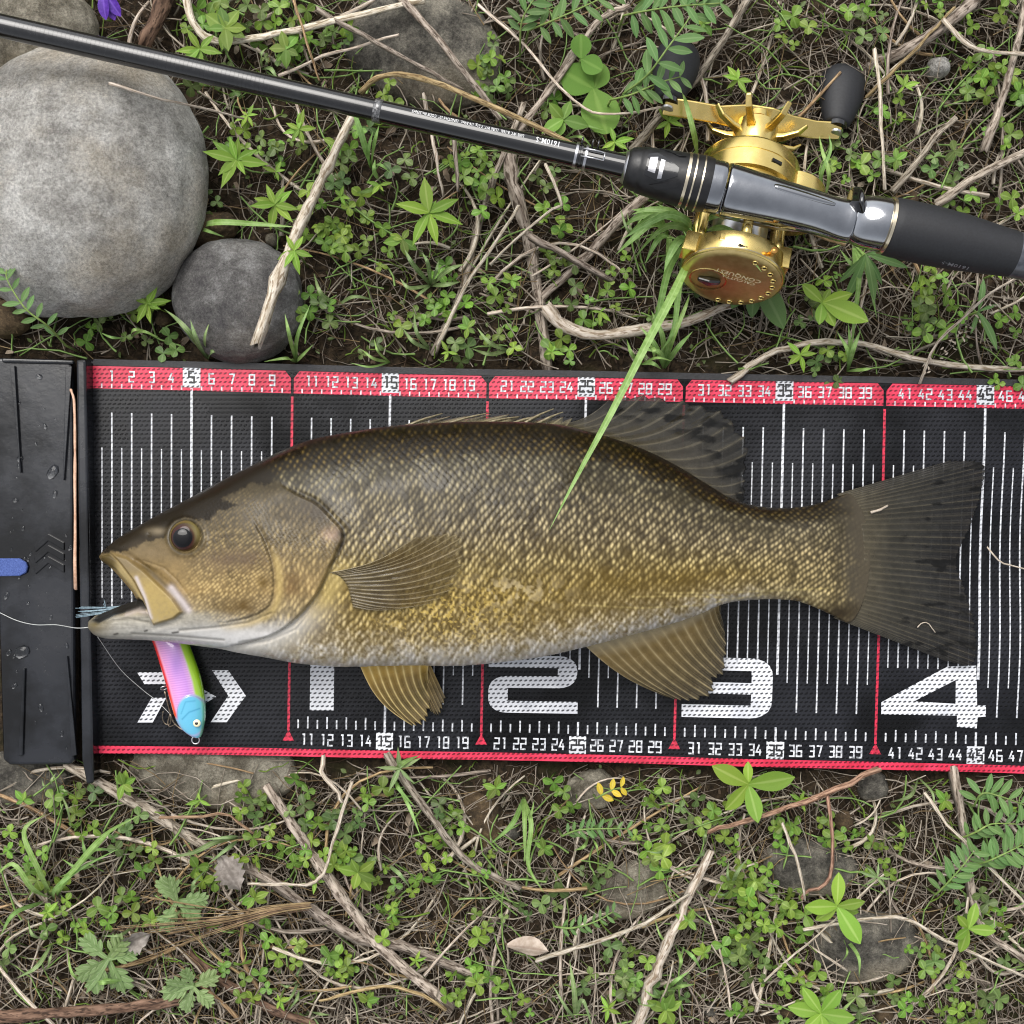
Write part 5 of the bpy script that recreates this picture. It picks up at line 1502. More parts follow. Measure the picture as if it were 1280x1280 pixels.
stick('short grey stalk crossing the slanting light stick', [(664, 296, .007), (710, 320, .010), (764, 350, .006)], 9, M_GREY)
stick('broken bleached stick with a splintered end below the rod', [(683, 386, .006), (706, 408, .006), (745, 419, .006), (800, 412, .006), (860, 402, .006), (910, 380, .005)], 12, M_PALE, taper=(1.2, .8), ns=12)
stick('long bleached stem bowing along the red band beside the handle grip', [(915, 476, .004), (960, 444, .006), (1020, 429, .006), (1086, 433, .007), (1150, 453, .006), (1252, 463, .006), (1300, 460, .005)], 8, M_PALE)
stick('thick grey stick passing behind the black paddle handle', [(940, 165, -.004), (985, 130, -.010), (1040, 103, -.012), (1086, 81, -.006), (1144, 54, .006), (1204, 12, .006), (1240, -20, .004)], 14, M_GREY, taper=(.9, 1))
stick('thick weathered stem standing out beside the thin upright straws', [(1232, 186, .004), (1257, 112, .006), (1276, 40, .006), (1284, -10, .005)], 11, M_GREY)
stick('grey stick ending beside the reel grip', [(1172, 254, .004), (1226, 218, .008), (1300, 182, .006)], 10, M_GREY, taper=(1.2, .9))
stick('thin upright pale straw beside the paddle handle', [(1093, 62, .012), (1099, 112, .014), (1106, 236, .006)], 5, M_PALE)
stick('thin long straw fanning up from beside the paddle knob', [(1084, 120, .006), (1144, 62, .010), (1192, 10, .010)], 5, M_TAN)
stick('curled grey twig beside the thin upright straw', [(1118, 236, .004), (1156, 190, .006), (1170, 168, .007), (1194, 148, .005)], 8, M_GREY)
stick('bleached straw sweeping out over the thick weathered stem', [(1180, 26, .012), (1200, 48, .014), (1226, 64, .014), (1300, 68, .012)], 6, M_PALE)
stick('grey stick slipping under the gold handle arm', [(790, 188, .003), (835, 135, .004), (880, 85, .005), (938, -6, .004)], 9, M_GREY)
stick('dry stalk laid over the dark grey stone', [(398, 12, .012), (472, 54, .018), (540, 92, .018), (578, 112, .012)], 7, M_GREY)
stick('broad split stalk crossing the dark grey stone', [(494, -8, .012), (530, 30, .017), (562, 70, .019), (600, 116, .012), (624, 148, .008)], 10, M_GREY)
stick('thin forked straw above the rod between clover', [(350, 94, .008), (403, 72, .010), (450, 58, .010), (498, 44, .014)], 4, M_PALE)
stick('thin bent straw hanging across the crooked branch', [(366, -4, .016), (380, 40, .016), (390, 75, .012), (399, 100, .008)], 4, M_TAN)
stick('stout brown stump of a stem by the purple petals', [(206, -14, .003), (196, 25, .003), (180, 52, .002)], 22, M_BROWN, taper=(1, .7))
stick('thin white stem lying on the large pale boulder', [(138, 104, .066), (170, 114, .063), (202, 124, .056), (250, 134, .040), (304, 148, .020)], 3, M_PALE, wob=.15)
stick('white wiry stem bending under the vetch to the reel handle', [(598, 6, .012), (654, 54, .014), (694, 103, .014), (722, 129, .012), (745, 141, .012), (787, 141, .014), (826, 133, .016)], 4, M_PALE, wob=.4)
stick('grey stalk slanting under the vetch leaves', [(646, 166, .006), (705, 87, .008), (750, 24, .008), (786, 8, .008)], 9, M_GREY)
stick('thick grey stick emerging from under the black board', [(84, 956, .002), (172, 1005, .003), (256, 1058, .002)], 15, M_GREY)
stick('splintered grey branch starting beside the granite stone', [(334, 985, .005), (378, 1050, .005), (420, 1112, .004), (472, 1180, .003), (560, 1256, .002)], 14, M_GREY, taper=(.85, 1.15), ns=12)
stick('grey fibrous branch crossing under the splintered one', [(300, 1082, .0), (344, 1105, .0015), (440, 1170, .002), (500, 1182, .003), (600, 1222, .003)], 15, M_GREY)
stick('dark half-buried branch at the lower border', [(238, 1196, .0), (310, 1248, .001), (400, 1284, .001)], 14, M_BROWN)
stick('reddish brown stick lying under the tan straw heap', [(-20, 1272, .004), (60, 1266, .005), (138, 1261, .006), (236, 1250, .006)], 15, M_BROWN, ns=12)
stick('straight purplish stalk running down from the hem', [(484, 944, .004), (544, 1026, .007), (590, 1080, .008), (650, 1110, .006)], 9, M_GREY)
stick('ragged pale root lying at the lower border', [(792, 1290, .006), (812, 1236, .008), (832, 1190, .009), (860, 1130, .009), (888, 1065, .006)], 15, M_PALE, taper=(1, .6), ns=12, wob=1.4)
stick('pale green stem joining the ragged root', [(672, 1200, .010), (720, 1184, .012), (760, 1172, .014), (806, 1154, .014), (860, 1118, .012)], 6, M_PALE)
stick('knobbly red-brown twig touching the red hem', [(1096, 962, .010), (1036, 990, .014), (971, 1013, .012), (930, 1026, .010), (886, 1040, .008)], 8, M_RED, wob=.9)
stick('thin bent twig drooping over the grooved stone', [(1034, 994, .014), (1040, 1043, .016), (1040, 1092, .014), (1030, 1108, .014), (1010, 1114, .013), (1002, 1122, .011)], 5, M_RED)
stick('curled pale tendril on the grooved stone', [(978, 1030, .012), (990, 1060, .014), (1002, 1100, .014), (1006, 1124, .012)], 4, M_PALE)
stick('pale straw crossing the broad flat stone', [(1006, 1162, .012), (1060, 1152, .013), (1126, 1148, .012), (1184, 1176, .010), (1290, 1226, .008)], 5, M_PALE)
stick('long thin straight straw passing over the flat stone', [(956, 1226, .010), (1033, 1160, .014), (1104, 1094, .012)], 3, M_PALE)
stick('thick grey stalk running down beside the vetch fronds', [(1192, 964, .002), (1206, 1050, .005), (1214, 1110, .006), (1232, 1164, .006), (1284, 1200, .005)], 12, M_GREY)
stick('pale green stalk curving through the vetch fronds', [(1156, 992, .012), (1184, 1029, .016), (1232, 1078, .016), (1290, 1138, .012)], 4, M_PALE)
stick('white crooked stalk below the granite stone', [(404, 946, .006), (402, 968, .010), (418, 990, .010), (430, 1004, .008)], 6, M_PALE, wob=1)
stick('thin straw bent like an elbow over the splintered branch', [(440, 978, .012), (420, 1040, .014), (400, 1098, .012), (360, 1106, .010), (310, 1104, .008)], 4, M_PALE)
stick('long tan bent straw bundle stem below the hem', [(556, 1262, .008), (520, 1240, .012), (480, 1232, .012), (430, 1242, .010), (400, 1252, .008)], 5, M_TAN)
hd_ = empty('dry_seed_head', W(386, 1132, .004)); tag(hd_, 'dry tan grass seed head with a fan of wiry stalks in the litter', 'seed head')
ho = Vector(hd_.location)
for i in range(26):
    e1 = random.gauss(0, 1); e2 = random.gauss(0, 1); ln_ = random.uniform(.55, 1)
    q = [(388 + e1, 1132 + 2 * e2, .014), (340 + 3 * e1, 1138 + 3 * e2, .016), (290 + 6 * e1, 1150 + 6 * e2, .015), (290 - 150 * ln_ + 10 * e1, 1152 + 44 * ln_ * e2 * .7 + 14, .010)]
    v, f, uv = tube(catmull([W(*p) - ho for p in q], 12), np.linspace(1.5, .8, 12) * PX * .5, 5)
    link('stalk', mesh('stalk', v, f, M_TAN if i % 3 else M_BROWN, uv=[(a_, b_ * 10) for a_, b_ in uv]), hd_)
stick('pinkish dry stem arching below the granite stone', [(200, 1022, .010), (246, 1021, .014), (282, 1018, .014), (300, 1030, .012), (316, 1042, .010)], 4, M_RED)
stick('thin straw slanting across the dark hollow under the rod butt', [(682, 206, .014), (702, 254, .014), (690, 262, .012), (655, 290, .010), (612, 330, .008)], 4, M_PALE)
stick('short upright straw poking out under the rod', [(540, 170, .014), (548, 210, .014), (554, 244, .010)], 5, M_PALE)
stick('second short upright straw poking out under the rod', [(566, 168, .014), (570, 205, .014), (572, 238, .010)], 6, M_GREY)
b_ = stick('pinkish dry stem lying in the groove of the black board', [(89, 488, .011), (93, 505, .0105), (94, 560, .0105), (94, 620, .0105), (94, 735, .0102)], 5, mk('split_straw', S(188, 146, 118), S(222, 184, 158), rough=.6, scale=400), wob=.15, taper=(.7, .8))
stick('curled hair-thin straw lying on the mat beyond the tail', [(1234, 684, .0055), (1250, 702, .006), (1268, 708, .006), (1300, 716, .006)], 2, M_PALE, wob=.1)
stick('pale seed-like straw fragment stuck to the tail fin', [(1090, 640, .0175), (1100, 637, .0175), (1109, 632, .0175)], 3, M_PALE, wob=.2)
stick('hair-thin curl of straw stuck low on the tail fin', [(1147, 784, .0125), (1152, 779, .0128), (1160, 779, .0126), (1169, 791, .0122)], 1.3, M_PALE, wob=.1)
stick('dry seed stalk with flecks leaning on the red band', [(1150, 478, .006), (1170, 430, .014), (1205, 395, .020), (1240, 365, .020), (1276, 345, .016)], 4, M_PALE)
stick('thin straw lying across the red scale band', [(1128, 466, .010), (1146, 478, .0075), (1165, 486, .006)], 3, M_PALE, wob=.2) if False else None

# ---- straws one can still pick out: single thin stems strewn over the soil
def free_spot():
    while True:
        x, y = random.uniform(-30, 1310), random.uniform(-30, 1310)
        if on_mat(np.array(x), np.array(y), 10): continue
        if math.hypot((x - 108) / 158, (y - 236) / 172) < 1 or math.hypot(x - 300, y - 374) < 84: continue
        return x, y
def hits_mat(P):
    px = P[:, 0] / PX + 640; py = 640 - P[:, 1] / PX
    return bool(on_mat(px, py, 3).any())
def hits_stone(P):
    px = P[:, 0] / PX + 640; py = 640 - P[:, 1] / PX
    return bool((((px - 108) / 154) ** 2 + ((py - 236) / 168) ** 2 < 1).any() or (np.hypot(px - 300, py - 374) < 80).any())
LAND = [((108, 236), 'the pale boulder'), ((300, 374), 'the slate stone'), ((530, 62), 'the dark grey stone'), ((300, 100), 'the rod blank'), ((600, 165), 'the lettered rod butt'), ((835, 215), 'the front hood of the rod'), ((938, 330), 'the gold side plate'), ((940, 140), 'the handle arm'), ((1046, 110), 'the black paddle'), ((1190, 300), 'the rod grip'), ((1200, 60), 'the weathered stems above the grip'), ((745, 110), 'the plantain'), ((820, 50), 'the vetch above the reel'), ((536, 266), 'the bright pointed seedling'), ((440, 250), 'the bleached leaning stick'), ((670, 330), 'the thick dark stalk'), ((770, 412), 'the broken bleached stick'), ((1080, 432), 'the bowed bleached stem'), ((1220, 400), 'the strap-leaved plant'), ((480, 455), 'the red band number 15'), ((640, 462), 'the red band number 21'), ((400, 455), 'the red band number 11'),
        ((268, 970), 'the granite stone'), ((50, 975), 'the end of the black board'), ((80, 1100), 'the long green grass clump'), ((180, 1200), 'the mugwort'), ((340, 1140), 'the tan straw bundle'), ((400, 1080), 'the splintered branch'), ((470, 1190), 'the crossing branches'), ((560, 1040), 'the purplish stalk'), ((604, 1022), 'the brown clod-like stone'), ((660, 1184), 'the dry curled leaf'), ((792, 1112), 'the half-buried buff stone'), ((738, 990), 'the yellow leaflets'), ((830, 1200), 'the ragged root'), ((935, 985), 'the blunt-leaved rosette'), ((900, 1090), 'the clover bank by the grooved stone'), ((1012, 1084), 'the grooved stone'), ((1080, 1182), 'the broad flat stone'), ((1026, 1266), 'the rosette below the flat stone'), ((1220, 1060), 'the vetch by the hem'), ((1240, 1180), 'the grey stalk end'), ((640, 1250), 'the lower straw'), ((120, 1265), 'the reddish brown stick')]
def near(x, y): return min(LAND, key=lambda l: (l[0][0] - x) ** 2 + (l[0][1] - y) ** 2)[1]
for o_, x, y in PEB: o_['label'] = 'small rounded pebble half sunk in the soil near ' + near(x, y)
cnt = 0
while cnt < 290:
    x, y = free_spot()
    if y < 480 and random.random() < .35: continue
    c = W(x, y, .003); a = random.uniform(0, math.pi); L = random.uniform(50, 240) * PX
    bend = random.gauss(0, .16)
    d = np.array([math.cos(a), math.sin(a), 0]); nn = np.array([-d[1], d[0], 0])
    P = np.array([np.array(c) + d * L * t + nn * bend * L * (1 - 4 * t * t) for t in np.linspace(-.5, .5, 9)])
    if hits_mat(P) or hits_stone(P): continue
    zz = soil_z(P[:, 0], P[:, 1]); t = np.linspace(0, 1, 9)
    lift = random.uniform(.002, .008)
    P[:, 2] = np.maximum(zz + .0008, np.mean(zz) + lift + random.gauss(0, .004) * (t - .5) * 2 + .003 * np.sin(t * 3.1))
    w = random.choice((2.4, 3.0, 3.8, 5.0, 6.2)) * PX * .5
    o = P[4].copy(); o[2] = P[:, 2].min()
    V, F, uv = tube(P - o, np.linspace(1, .6, 9) * w, 5)
    sm = random.choice((M_PALE, M_PALE, M_PALE, M_GREY, M_TAN))
    ob = link('dry_straw', mesh('dry_straw', V, F, sm, uv=[(u_, v_ * 10) for u_, v_ in uv]), loc=o)
    tag(ob, ('long ' if L > 115 * PX else 'short ') + {M_PALE: 'bleached', M_GREY: 'grey', M_TAN: 'tan'}[sm] + (' bent' if abs(bend) > .16 else ' straight') + ' straw lying near ' + near(x, y), 'straw', 'dry straws strewn over the soil')
    cnt += 1

# ---- the litter nobody could count: fine straws, bark crumbs, dead leaf scraps
def clear_spots(n, area, keep=None, m=4):
    out = np.zeros((0, 2))
    while len(out) < n:
        q = rng.uniform(-area, area, (n * 3, 2)); px, py = q[:, 0] / PX + 640, 640 - q[:, 1] / PX
        ok = ~on_mat(px, py, m) & (((px - 108) / 150) ** 2 + ((py - 236) / 165) ** 2 > 1) & (np.hypot(px - 300, py - 374) > 77)
        if keep is not None: ok &= rng.random(len(q)) < keep(px, py)
        out = np.vstack([out, q[ok]])
    return out[:n]
def litter(name, n, lens, wid, material, lift, label, npts=6, area=.37, keep=None, zspread=.004, curve=.2):
    c = clear_spots(n * 2, area, keep)
    n2 = len(c)
    a = rng.uniform(0, math.pi, n2); L = rng.uniform(lens[0], lens[1], n2) * PX * rng.uniform(.5, 1, n2); bd = rng.normal(0, curve, n2)
    d = np.stack([np.cos(a), np.sin(a)], -1); nn = np.stack([-d[:, 1], d[:, 0]], -1)
    t = np.linspace(-.5, .5, npts)
    xy = c[:, None] + d[:, None] * (L[:, None] * t)[..., None] + nn[:, None] * ((bd * L)[:, None] * (1 - 4 * t * t))[..., None] + rng.normal(0, .8 * PX, (n2, npts, 2))
    px, py = xy[..., 0] / PX + 640, 640 - xy[..., 1] / PX
    ok = ~on_mat(px, py, 1).any(1)
    xy = xy[ok][:n]; n2 = len(xy)
    z = soil_z(xy[..., 0], xy[..., 1])
    z = .5 * z + .5 * z.mean(1, keepdims=True) + rng.uniform(lift[0], lift[1], (n2, 1)) + rng.normal(0, zspread, (n2, 1)) * t + rng.normal(0, .0004, (n2, npts))
    P = np.concatenate([xy, z[..., None]], -1)
    T = np.gradient(P, axis=1); T /= np.linalg.norm(T, axis=2, keepdims=True)
    sd_ = np.cross(T, (0, 0, 1.0)); sd_ /= np.linalg.norm(sd_, axis=2, keepdims=True) + 1e-9
    up = np.cross(sd_, T)
    w = (rng.uniform(wid[0], wid[1], (n2, 1)) * PX * .5 * np.linspace(1, .65, npts))[..., None]
    V = np.stack([P + w * (math.cos(q) * sd_ + math.sin(q) * up) for q in (math.pi / 2, math.pi * 7 / 6, -math.pi / 6)], 2)
    idx = np.arange(n2 * npts * 3).reshape(n2, npts, 3)
    F = np.concatenate([np.stack([idx[:, :-1, k], idx[:, :-1, (k + 1) % 3], idx[:, 1:, (k + 1) % 3], idx[:, 1:, k]], -1).reshape(-1, 4) for k in range(3)])
    uv = np.zeros((n2, npts, 3, 2)); uv[..., 0] = np.array([0, .33, .66]); uv[..., 1] = ((t + .5) * L[ok][:n][:, None] * 10 + np.arange(n2)[:, None] * .37)[..., None]
    ob = link(name, mesh(name, V.reshape(-1, 3), F, material, uv=uv.reshape(-1, 2)))
    return tag(ob, label, 'litter', kind='stuff')
lower = lambda x, y: np.where(y > 700, 1.0, np.where(x > 880, .85, np.where(x > 480, .55, .38)))
litter('straw_litter', 9500, (25, 140), (.8, 2.1), M_GREY, (.0, .006), 'fine grey dry straw matted over the soil', keep=lower)
litter('pale_straw_litter', 4600, (40, 190), (1.0, 2.8), M_PALE, (.001, .011), 'fine bleached straw fragments strewn over the soil', keep=lower, curve=.14)
litter('tan_straw_litter', 900, (60, 240), (1.0, 2.0), M_TAN, (.003, .011), 'long tan straw wisps heaped on the litter', keep=lambda x, y: np.where((y > 950) & (x < 420), 1.0, .22), curve=.12)
litter('brown_litter', 5200, (10, 60), (1.0, 3.2), M_BROWN, (-.001, .003), 'short brown rotted stem fragments on the soil')
litter('root_fibres', 5200, (12, 60), (.7, 1.3), M_DARKF, (-.001, .004), 'hair-fine dark root fibres on the soil', curve=.35)
def scraps(name, n, size, material, label, lift):
    c = clear_spots(n, .36, m=6)
    V = []; F = []
    zz = soil_z(c[:, 0], c[:, 1])
    base = np.array([(-1, -.4, 0), (-.2, -.6, .2), (.8, -.3, .1), (1.1, .2, 0), (.1, .6, .25), (-.8, .35, .1), (0, 0, -.2)])
    for k in range(n):
        s_ = rng.uniform(*size) * PX; mt = np.array(Euler((rng.normal(0, .5), rng.normal(0, .5), rng.uniform(0, 6.3))).to_matrix()); o = len(V) * 7
        V.append((base * s_ * rng.uniform(.7, 1.2, (7, 1))) @ mt.T + np.array([c[k, 0], c[k, 1], zz[k] + rng.uniform(*lift)]))
        F += [(o, o + 1, o + 4, o + 5), (o + 1, o + 2, o + 3, o + 4), (o, o + 5, o + 6), (o + 1, o, o + 6), (o + 2, o + 1, o + 6), (o + 3, o + 2, o + 6), (o + 4, o + 3, o + 6), (o + 5, o + 4, o + 6)]
    ob = link(name, mesh(name, np.concatenate(V), F, material, smooth=False))
    return tag(ob, label, 'debris', kind='stuff')
scraps('bark_crumbs', 6000, (1.5, 5), mk('bark_crumb', S(54, 42, 31), S(92, 76, 58), rough=.85, scale=60, ramp=(.35, .65)), 'dark bark and soil crumbs', (-.001, .002))
scraps('dead_leaf_scraps', 700, (3, 9), mk('dead_leaf', S(108, 90, 72), S(160, 146, 128), rough=.8, scale=40, ramp=(.35, .65)), 'small grey-brown scraps of dead leaf', (0, .003))
# ================================================================== plants
G_CLOVER = leaf_mat('clover_green', S(92, 124, 40), S(122, 152, 60), S(146, 172, 92), var=.36)
G_CLOVERD = leaf_mat('clover_dark', S(80, 104, 50), S(106, 128, 70), S(126, 146, 92), var=.34)
G_BRIGHT = leaf_mat('bright_leaf', S(112, 150, 44), S(140, 174, 66), S(170, 194, 106), var=.24)
G_GRASS = leaf_mat('grass_green', S(118, 154, 74), S(150, 184, 108), S(166, 196, 126), var=.16)
G_VETCH = leaf_mat('vetch_green', S(84, 122, 62), S(112, 146, 84), S(132, 162, 104), var=.16)
G_ROUND = leaf_mat('round_leaf_green', S(92, 136, 42), S(118, 158, 58), S(140, 174, 80), var=.1)
G_GREY = leaf_mat('greyish_leaf', S(110, 136, 80), S(142, 164, 108), S(170, 186, 140), var=.14)
G_YELLOW = leaf_mat('yellow_leaf', S(204, 180, 40), S(222, 196, 70), S(230, 210, 110), var=.1)
G_PURPLE = leaf_mat('purple_petal', S(84, 44, 150), S(116, 66, 190), S(140, 96, 210), var=.1)
G_STEM = mk('stem_green', S(96, 124, 54), S(130, 150, 82), rough=.6, scale=400, var=.15)
def leaf_vf(L, Wd, widest=.5, tip=1.0, fold=.18, droop=.15, nu=9, wave=0.0, base=.12, serr=0.0, seed=0):
    """one leaf along +Y, root at the origin"""
    V = []; UV = []; F = []
    cols = (-1, -.5, 0, .5, 1)
    for i in range(nu):
        t = i / (nu - 1)
        if t < widest: w = base + (1 - base) * math.sin(t / widest * math.pi / 2)
        else: w = max(0.02, math.cos((t - widest) / (1 - widest) * math.pi / 2)) ** tip
        if serr and 0 < i < nu - 1: w *= 1 + serr * (1 if i % 2 else -1)
        for c in cols:
            x = c * w * Wd / 2
            z = fold * abs(x) - droop * L * t * t + wave * L * math.sin(t * 9 + c * 2 + seed) * abs(c)
            V.append((x, L * t, z)); UV.append((.5 + .5 * c, t))
    n = len(cols)
    for i in range(nu - 1):
        for k in range(n - 1): F.append((i * n + k, i * n + k + 1, (i + 1) * n + k + 1, (i + 1) * n + k))
    return V, F, UV
def leaf_mesh(name, material, *a, **k):
    V, F, UV = leaf_vf(*a, **k)
    return mesh(name, V, F, material, uv=UV)
# ---- clover: three leaflets on a stalk make one leaf
def clover_leaf(material, seed):
    V = []; F = []; UV = []
    rg = random.Random(seed)
    L = 5.4 * mm * rg.uniform(.85, 1.12)
    for a in (0, 118, 242):
        v, f, uv = leaf_vf(L * rg.uniform(.9, 1.08), L * .84, widest=.64, tip=.55, fold=.22, droop=rg.uniform(-.05, .4), nu=8, base=.10)
        mt = Matrix.Rotation(R(a + rg.uniform(-9, 9)), 4, 'Z') @ Matrix.Rotation(R(rg.uniform(-4, 14)), 4, 'X')
        o = len(V)
        V += [mt @ Vector(p) for p in v]; F += [tuple(i + o for i in q) for q in f]; UV += uv
    P = catmull([(0, 0, 0), (rg.uniform(-.002, .002), rg.uniform(-.002, .002), -.005), (rg.uniform(-.004, .004), rg.uniform(-.004, .004), -.013)], 5)
    v, f, uv = tube(P, .00028, 5)
    o = len(V); V += [Vector(p) for p in v]; F += [tuple(i + o for i in q) for q in f]; UV += [(0.1, 0.1)] * len(v)
    return mesh('leaf', V, F, material, uv=UV)
CL = [clover_leaf(G_CLOVER, i) for i in range(5)] + [clover_leaf(G_CLOVERD, 10 + i) for i in range(4)]
CLOVER = [(27, 70), (54, 65), (298, 176), (334, 183), (255, 259), (230, 302), (212, 345), (153, 381), (190, 378), (104, 414), (122, 389), (421, 212), (428, 298), (381, 381), (410, 392), (360, 195),
    (170, 428), (208, 432), (360, 61), (421, 43), (316, 22), (266, 18), (248, 36), (419, 216), (419, 294), (446, 304), (478, 321), (400, 380), (459, 432), (505, 396), (541, 399), (564, 386), (619, 363),
    (616, 426), (644, 422), (610, 255), (705, 334), (711, 370), (741, 390), (774, 334), (770, 370), (682, 219), (596, 219), (570, 190), (692, 272), (701, 442), (577, 442), (420, 46), (367, 13), (334, 187),
    (440, 177), (505, 213), (489, 121), (607, 66), (600, 98), (610, 115), (594, 200), (609, 61), (619, 103), (694, 136), (1083, 33), (1163, 12), (1254, 14), (987, 42), (1196, 30), (1214, 89), (1233, 80),
    (1219, 124), (1118, 138), (1088, 206), (1182, 211), (1200, 248), (1278, 110), (1055, 211), (1053, 187), (1250, 171), (1041, 357), (1150, 407), (1160, 389), (1264, 402), (1187, 397), (1009, 386),
    (1044, 445), (1030, 464), (1166, 344), (1261, 466), (79, 1002), (110, 992), (107, 1029), (172, 1029), (320, 1012), (327, 1043), (378, 1016), (389, 1036), (433, 1022), (313, 1078), (364, 1067), (378, 978),
    (426, 1208), (323, 1160), (361, 1194), (320, 1232), (76, 1153), (10, 1198), (151, 1132), (69, 1122), (127, 1146), (423, 1067), (558, 1012), (468, 987), (432, 1022), (601, 1073), (544, 1062), (468, 1094),
    (447, 1083), (533, 1094), (418, 1069), (687, 1123), (644, 1141), (615, 1227), (421, 1206), (813, 1044), (813, 987), (823, 1076), (773, 1191), (795, 1202), (780, 1234), (802, 1241), (737, 1227), (741, 1091),
    (705, 1001), (698, 983), (572, 1234), (479, 1152), (651, 1260), (881, 1019), (902, 1012), (905, 1057), (933, 1091), (953, 1077), (916, 1108), (922, 1146), (940, 1163), (916, 1191), (940, 1187), (953, 1119),
    (991, 1126), (988, 1146), (964, 1146), (984, 1208), (960, 1215), (926, 1205), (1115, 1057), (1074, 1053), (1101, 1088), (1019, 1232), (1115, 1236), (1077, 1250), (933, 1270), (984, 1253), (1184, 1260),
    (1150, 1194), (1167, 1201), (1215, 1177), (1194, 1222), (1218, 1133), (1201, 1267), (847, 1236), (981, 1026), (450, 260), (388, 250), (470, 275), (560, 340), (640, 380), (860, 340), (830, 400), (1230, 290), (1256, 262),
    (930, 345), (395, 300), (345, 60), (290, 100), (250, 110), (455, 150), (20, 1050), (50, 1080), (180, 1070), (260, 1090), (290, 1200), (500, 1120), (600, 1150), (860, 1010), (1040, 1030), (1240, 1150), (1260, 1190), (1240, 1250)]
for i, (x, y) in enumerate(CLOVER):
    for rep in range(1 if i % 6 else 2):
        qx, qy = (x, y) if rep == 0 else (x + random.uniform(-22, 22), y + random.uniform(-18, 18))
        if rep and on_mat(np.array(qx), np.array(qy), 14): continue
        c = W(qx, qy, .004)
        z0 = SZ(c)
        e = empty('clover_plant', (c.x, c.y, z0), random.uniform(0, 6.28))
        dark = random.random() < .3
        n = random.choice((2, 3, 3, 4, 5))
        tag(e, ('dark green' if dark else 'bright green') + ' clover plant with ' + {2: 'two', 3: 'three', 4: 'four', 5: 'five'}[n] + ' leaves near ' + near(qx, qy), 'clover', 'clover plants in the litter')
        for k in range(n):
            a = k * 2.4 + random.uniform(-.4, .4); r = 0 if n == 1 else random.uniform(.0035, .0062) * (.6 + .16 * n)
            m_ = random.choice(CL[5:] if dark else CL[:5]); s = random.uniform(.58, 1.08)
            link('leaf', m_, e, (r * math.cos(a), r * math.sin(a), random.uniform(.0105, .0165)), (random.gauss(0, .3), random.gauss(0, .3), random.uniform(0, 6.28)), (s, s * random.uniform(.85, 1.1), s))
# ---- leafy seedlings: a rosette of pointed leaves
LN = {}
def lance(kind):
    if kind not in LN:
        d = {'lance': (G_BRIGHT, dict(widest=.45, tip=1.1, fold=.25, droop=.22, serr=.03)), 'broad': (G_BRIGHT, dict(widest=.58, tip=.8, fold=.18, droop=.12)), 'narrow': (G_GREY, dict(widest=.4, tip=1.2, fold=.35, droop=.3)),
             'strap': (G_VETCH, dict(widest=.6, tip=.8, fold=.25, droop=.35)), 'wide': (G_VETCH, dict(widest=.6, tip=.7, fold=.2, droop=.2)), 'lobed': (G_GREY, dict(widest=.55, tip=.8, fold=.2, droop=.25, serr=.32, wave=.03)), 'dark': (G_CLOVER, dict(widest=.5, tip=1.0, fold=.2, droop=.2)), 'round': (G_ROUND, dict(widest=.5, tip=.5, fold=.05, droop=.05, nu=12))}[kind]
        ratio = {'lance': .34, 'broad': .44, 'narrow': .2, 'strap': .21, 'wide': .36, 'lobed': .8, 'dark': .5, 'round': .86}[kind]
        if kind == 'lobed':
            LN[kind] = []
            for q in range(3):
                V = []; F = []; UV = []
                for (yy, a, l, w) in ((0.0, 0, 1.0, .20), (.30, 48, .36, .16), (.30, -48, .36, .16), (.46, 42, .42, .18), (.46, -42, .42, .18), (.62, 36, .36, .17), (.62, -36, .36, .17), (.76, 28, .26, .14), (.76, -28, .26, .14)):
                    v, f, uv = leaf_vf(l * random.uniform(.85, 1.1), w, widest=.55, tip=.8, fold=.25, droop=.15, nu=7, base=.5, serr=.06)
                    mt = Matrix.Rotation(R(a + random.uniform(-6, 6)), 4, 'Z'); o = len(V)
                    V += [mt @ Vector(p) + Vector((0, yy, .004 - .22 * yy * yy)) for p in v]; F += [tuple(i + o for i in g_) for g_ in f]; UV += uv
                LN[kind].append(mesh('leaf', V, F, G_GREY, uv=UV))
            return random.choice(LN[kind])
        LN[kind] = [leaf_mesh('leaf', d[0], 1.0, ratio * random.uniform(.9, 1.1), nu=d[1].get('nu', 11), seed=i, **{k: v for k, v in d[1].items() if k != 'nu'}) for i in range(3)]
    return random.choice(LN[kind])
def rosette(label, x, y, lens, kind='lance', n=None, ang0=None, h=.012, tilt=(-8, 34), cat='seedling', group=None, name='seedling', angs=None):
    c = W(x, y, h); z0 = SZ(c)
    e = empty(name, (c.x, c.y, z0)); tag(e, label, cat, group)
    P = catmull([(0, 0, -.001), (random.uniform(-.001, .001), random.uniform(-.001, .001), (h - z0) * .5), (0, 0, h - z0)], 5)
    v, f, uv = tube(P, .0006, 6); link('stem', mesh('stem', v, f, G_STEM, uv=uv), e)
    a0 = random.uniform(0, 360) if ang0 is None else ang0
    for i in range(len(angs) if angs else n):
        a = (angs[i][0] if angs else a0 + i * 137.5 + random.uniform(-12, 12)); L = (angs[i][1] if angs else random.uniform(*lens)) * PX
        s = L * .98
        o = link('leaf', lance(kind), e, (0, 0, h - z0 - .0006 * i * .4 + .001), None, (s, s, s))
        o.rotation_mode = 'XYZ'
        # picture angle a: 0 = right, 90 = up
        o.rotation_euler = Euler((R(random.uniform(*tilt)), random.gauss(0, .12), R(a - 90)), 'XYZ')
    return e
rosette('bright green seedling with six pointed leaves below the rod butt', 536, 266, None, 'lance', angs=[(98, 46), (172, 42), (28, 42), (240, 44), (285, 40), (-12, 44), (60, 18), (130, 15)], h=.022)
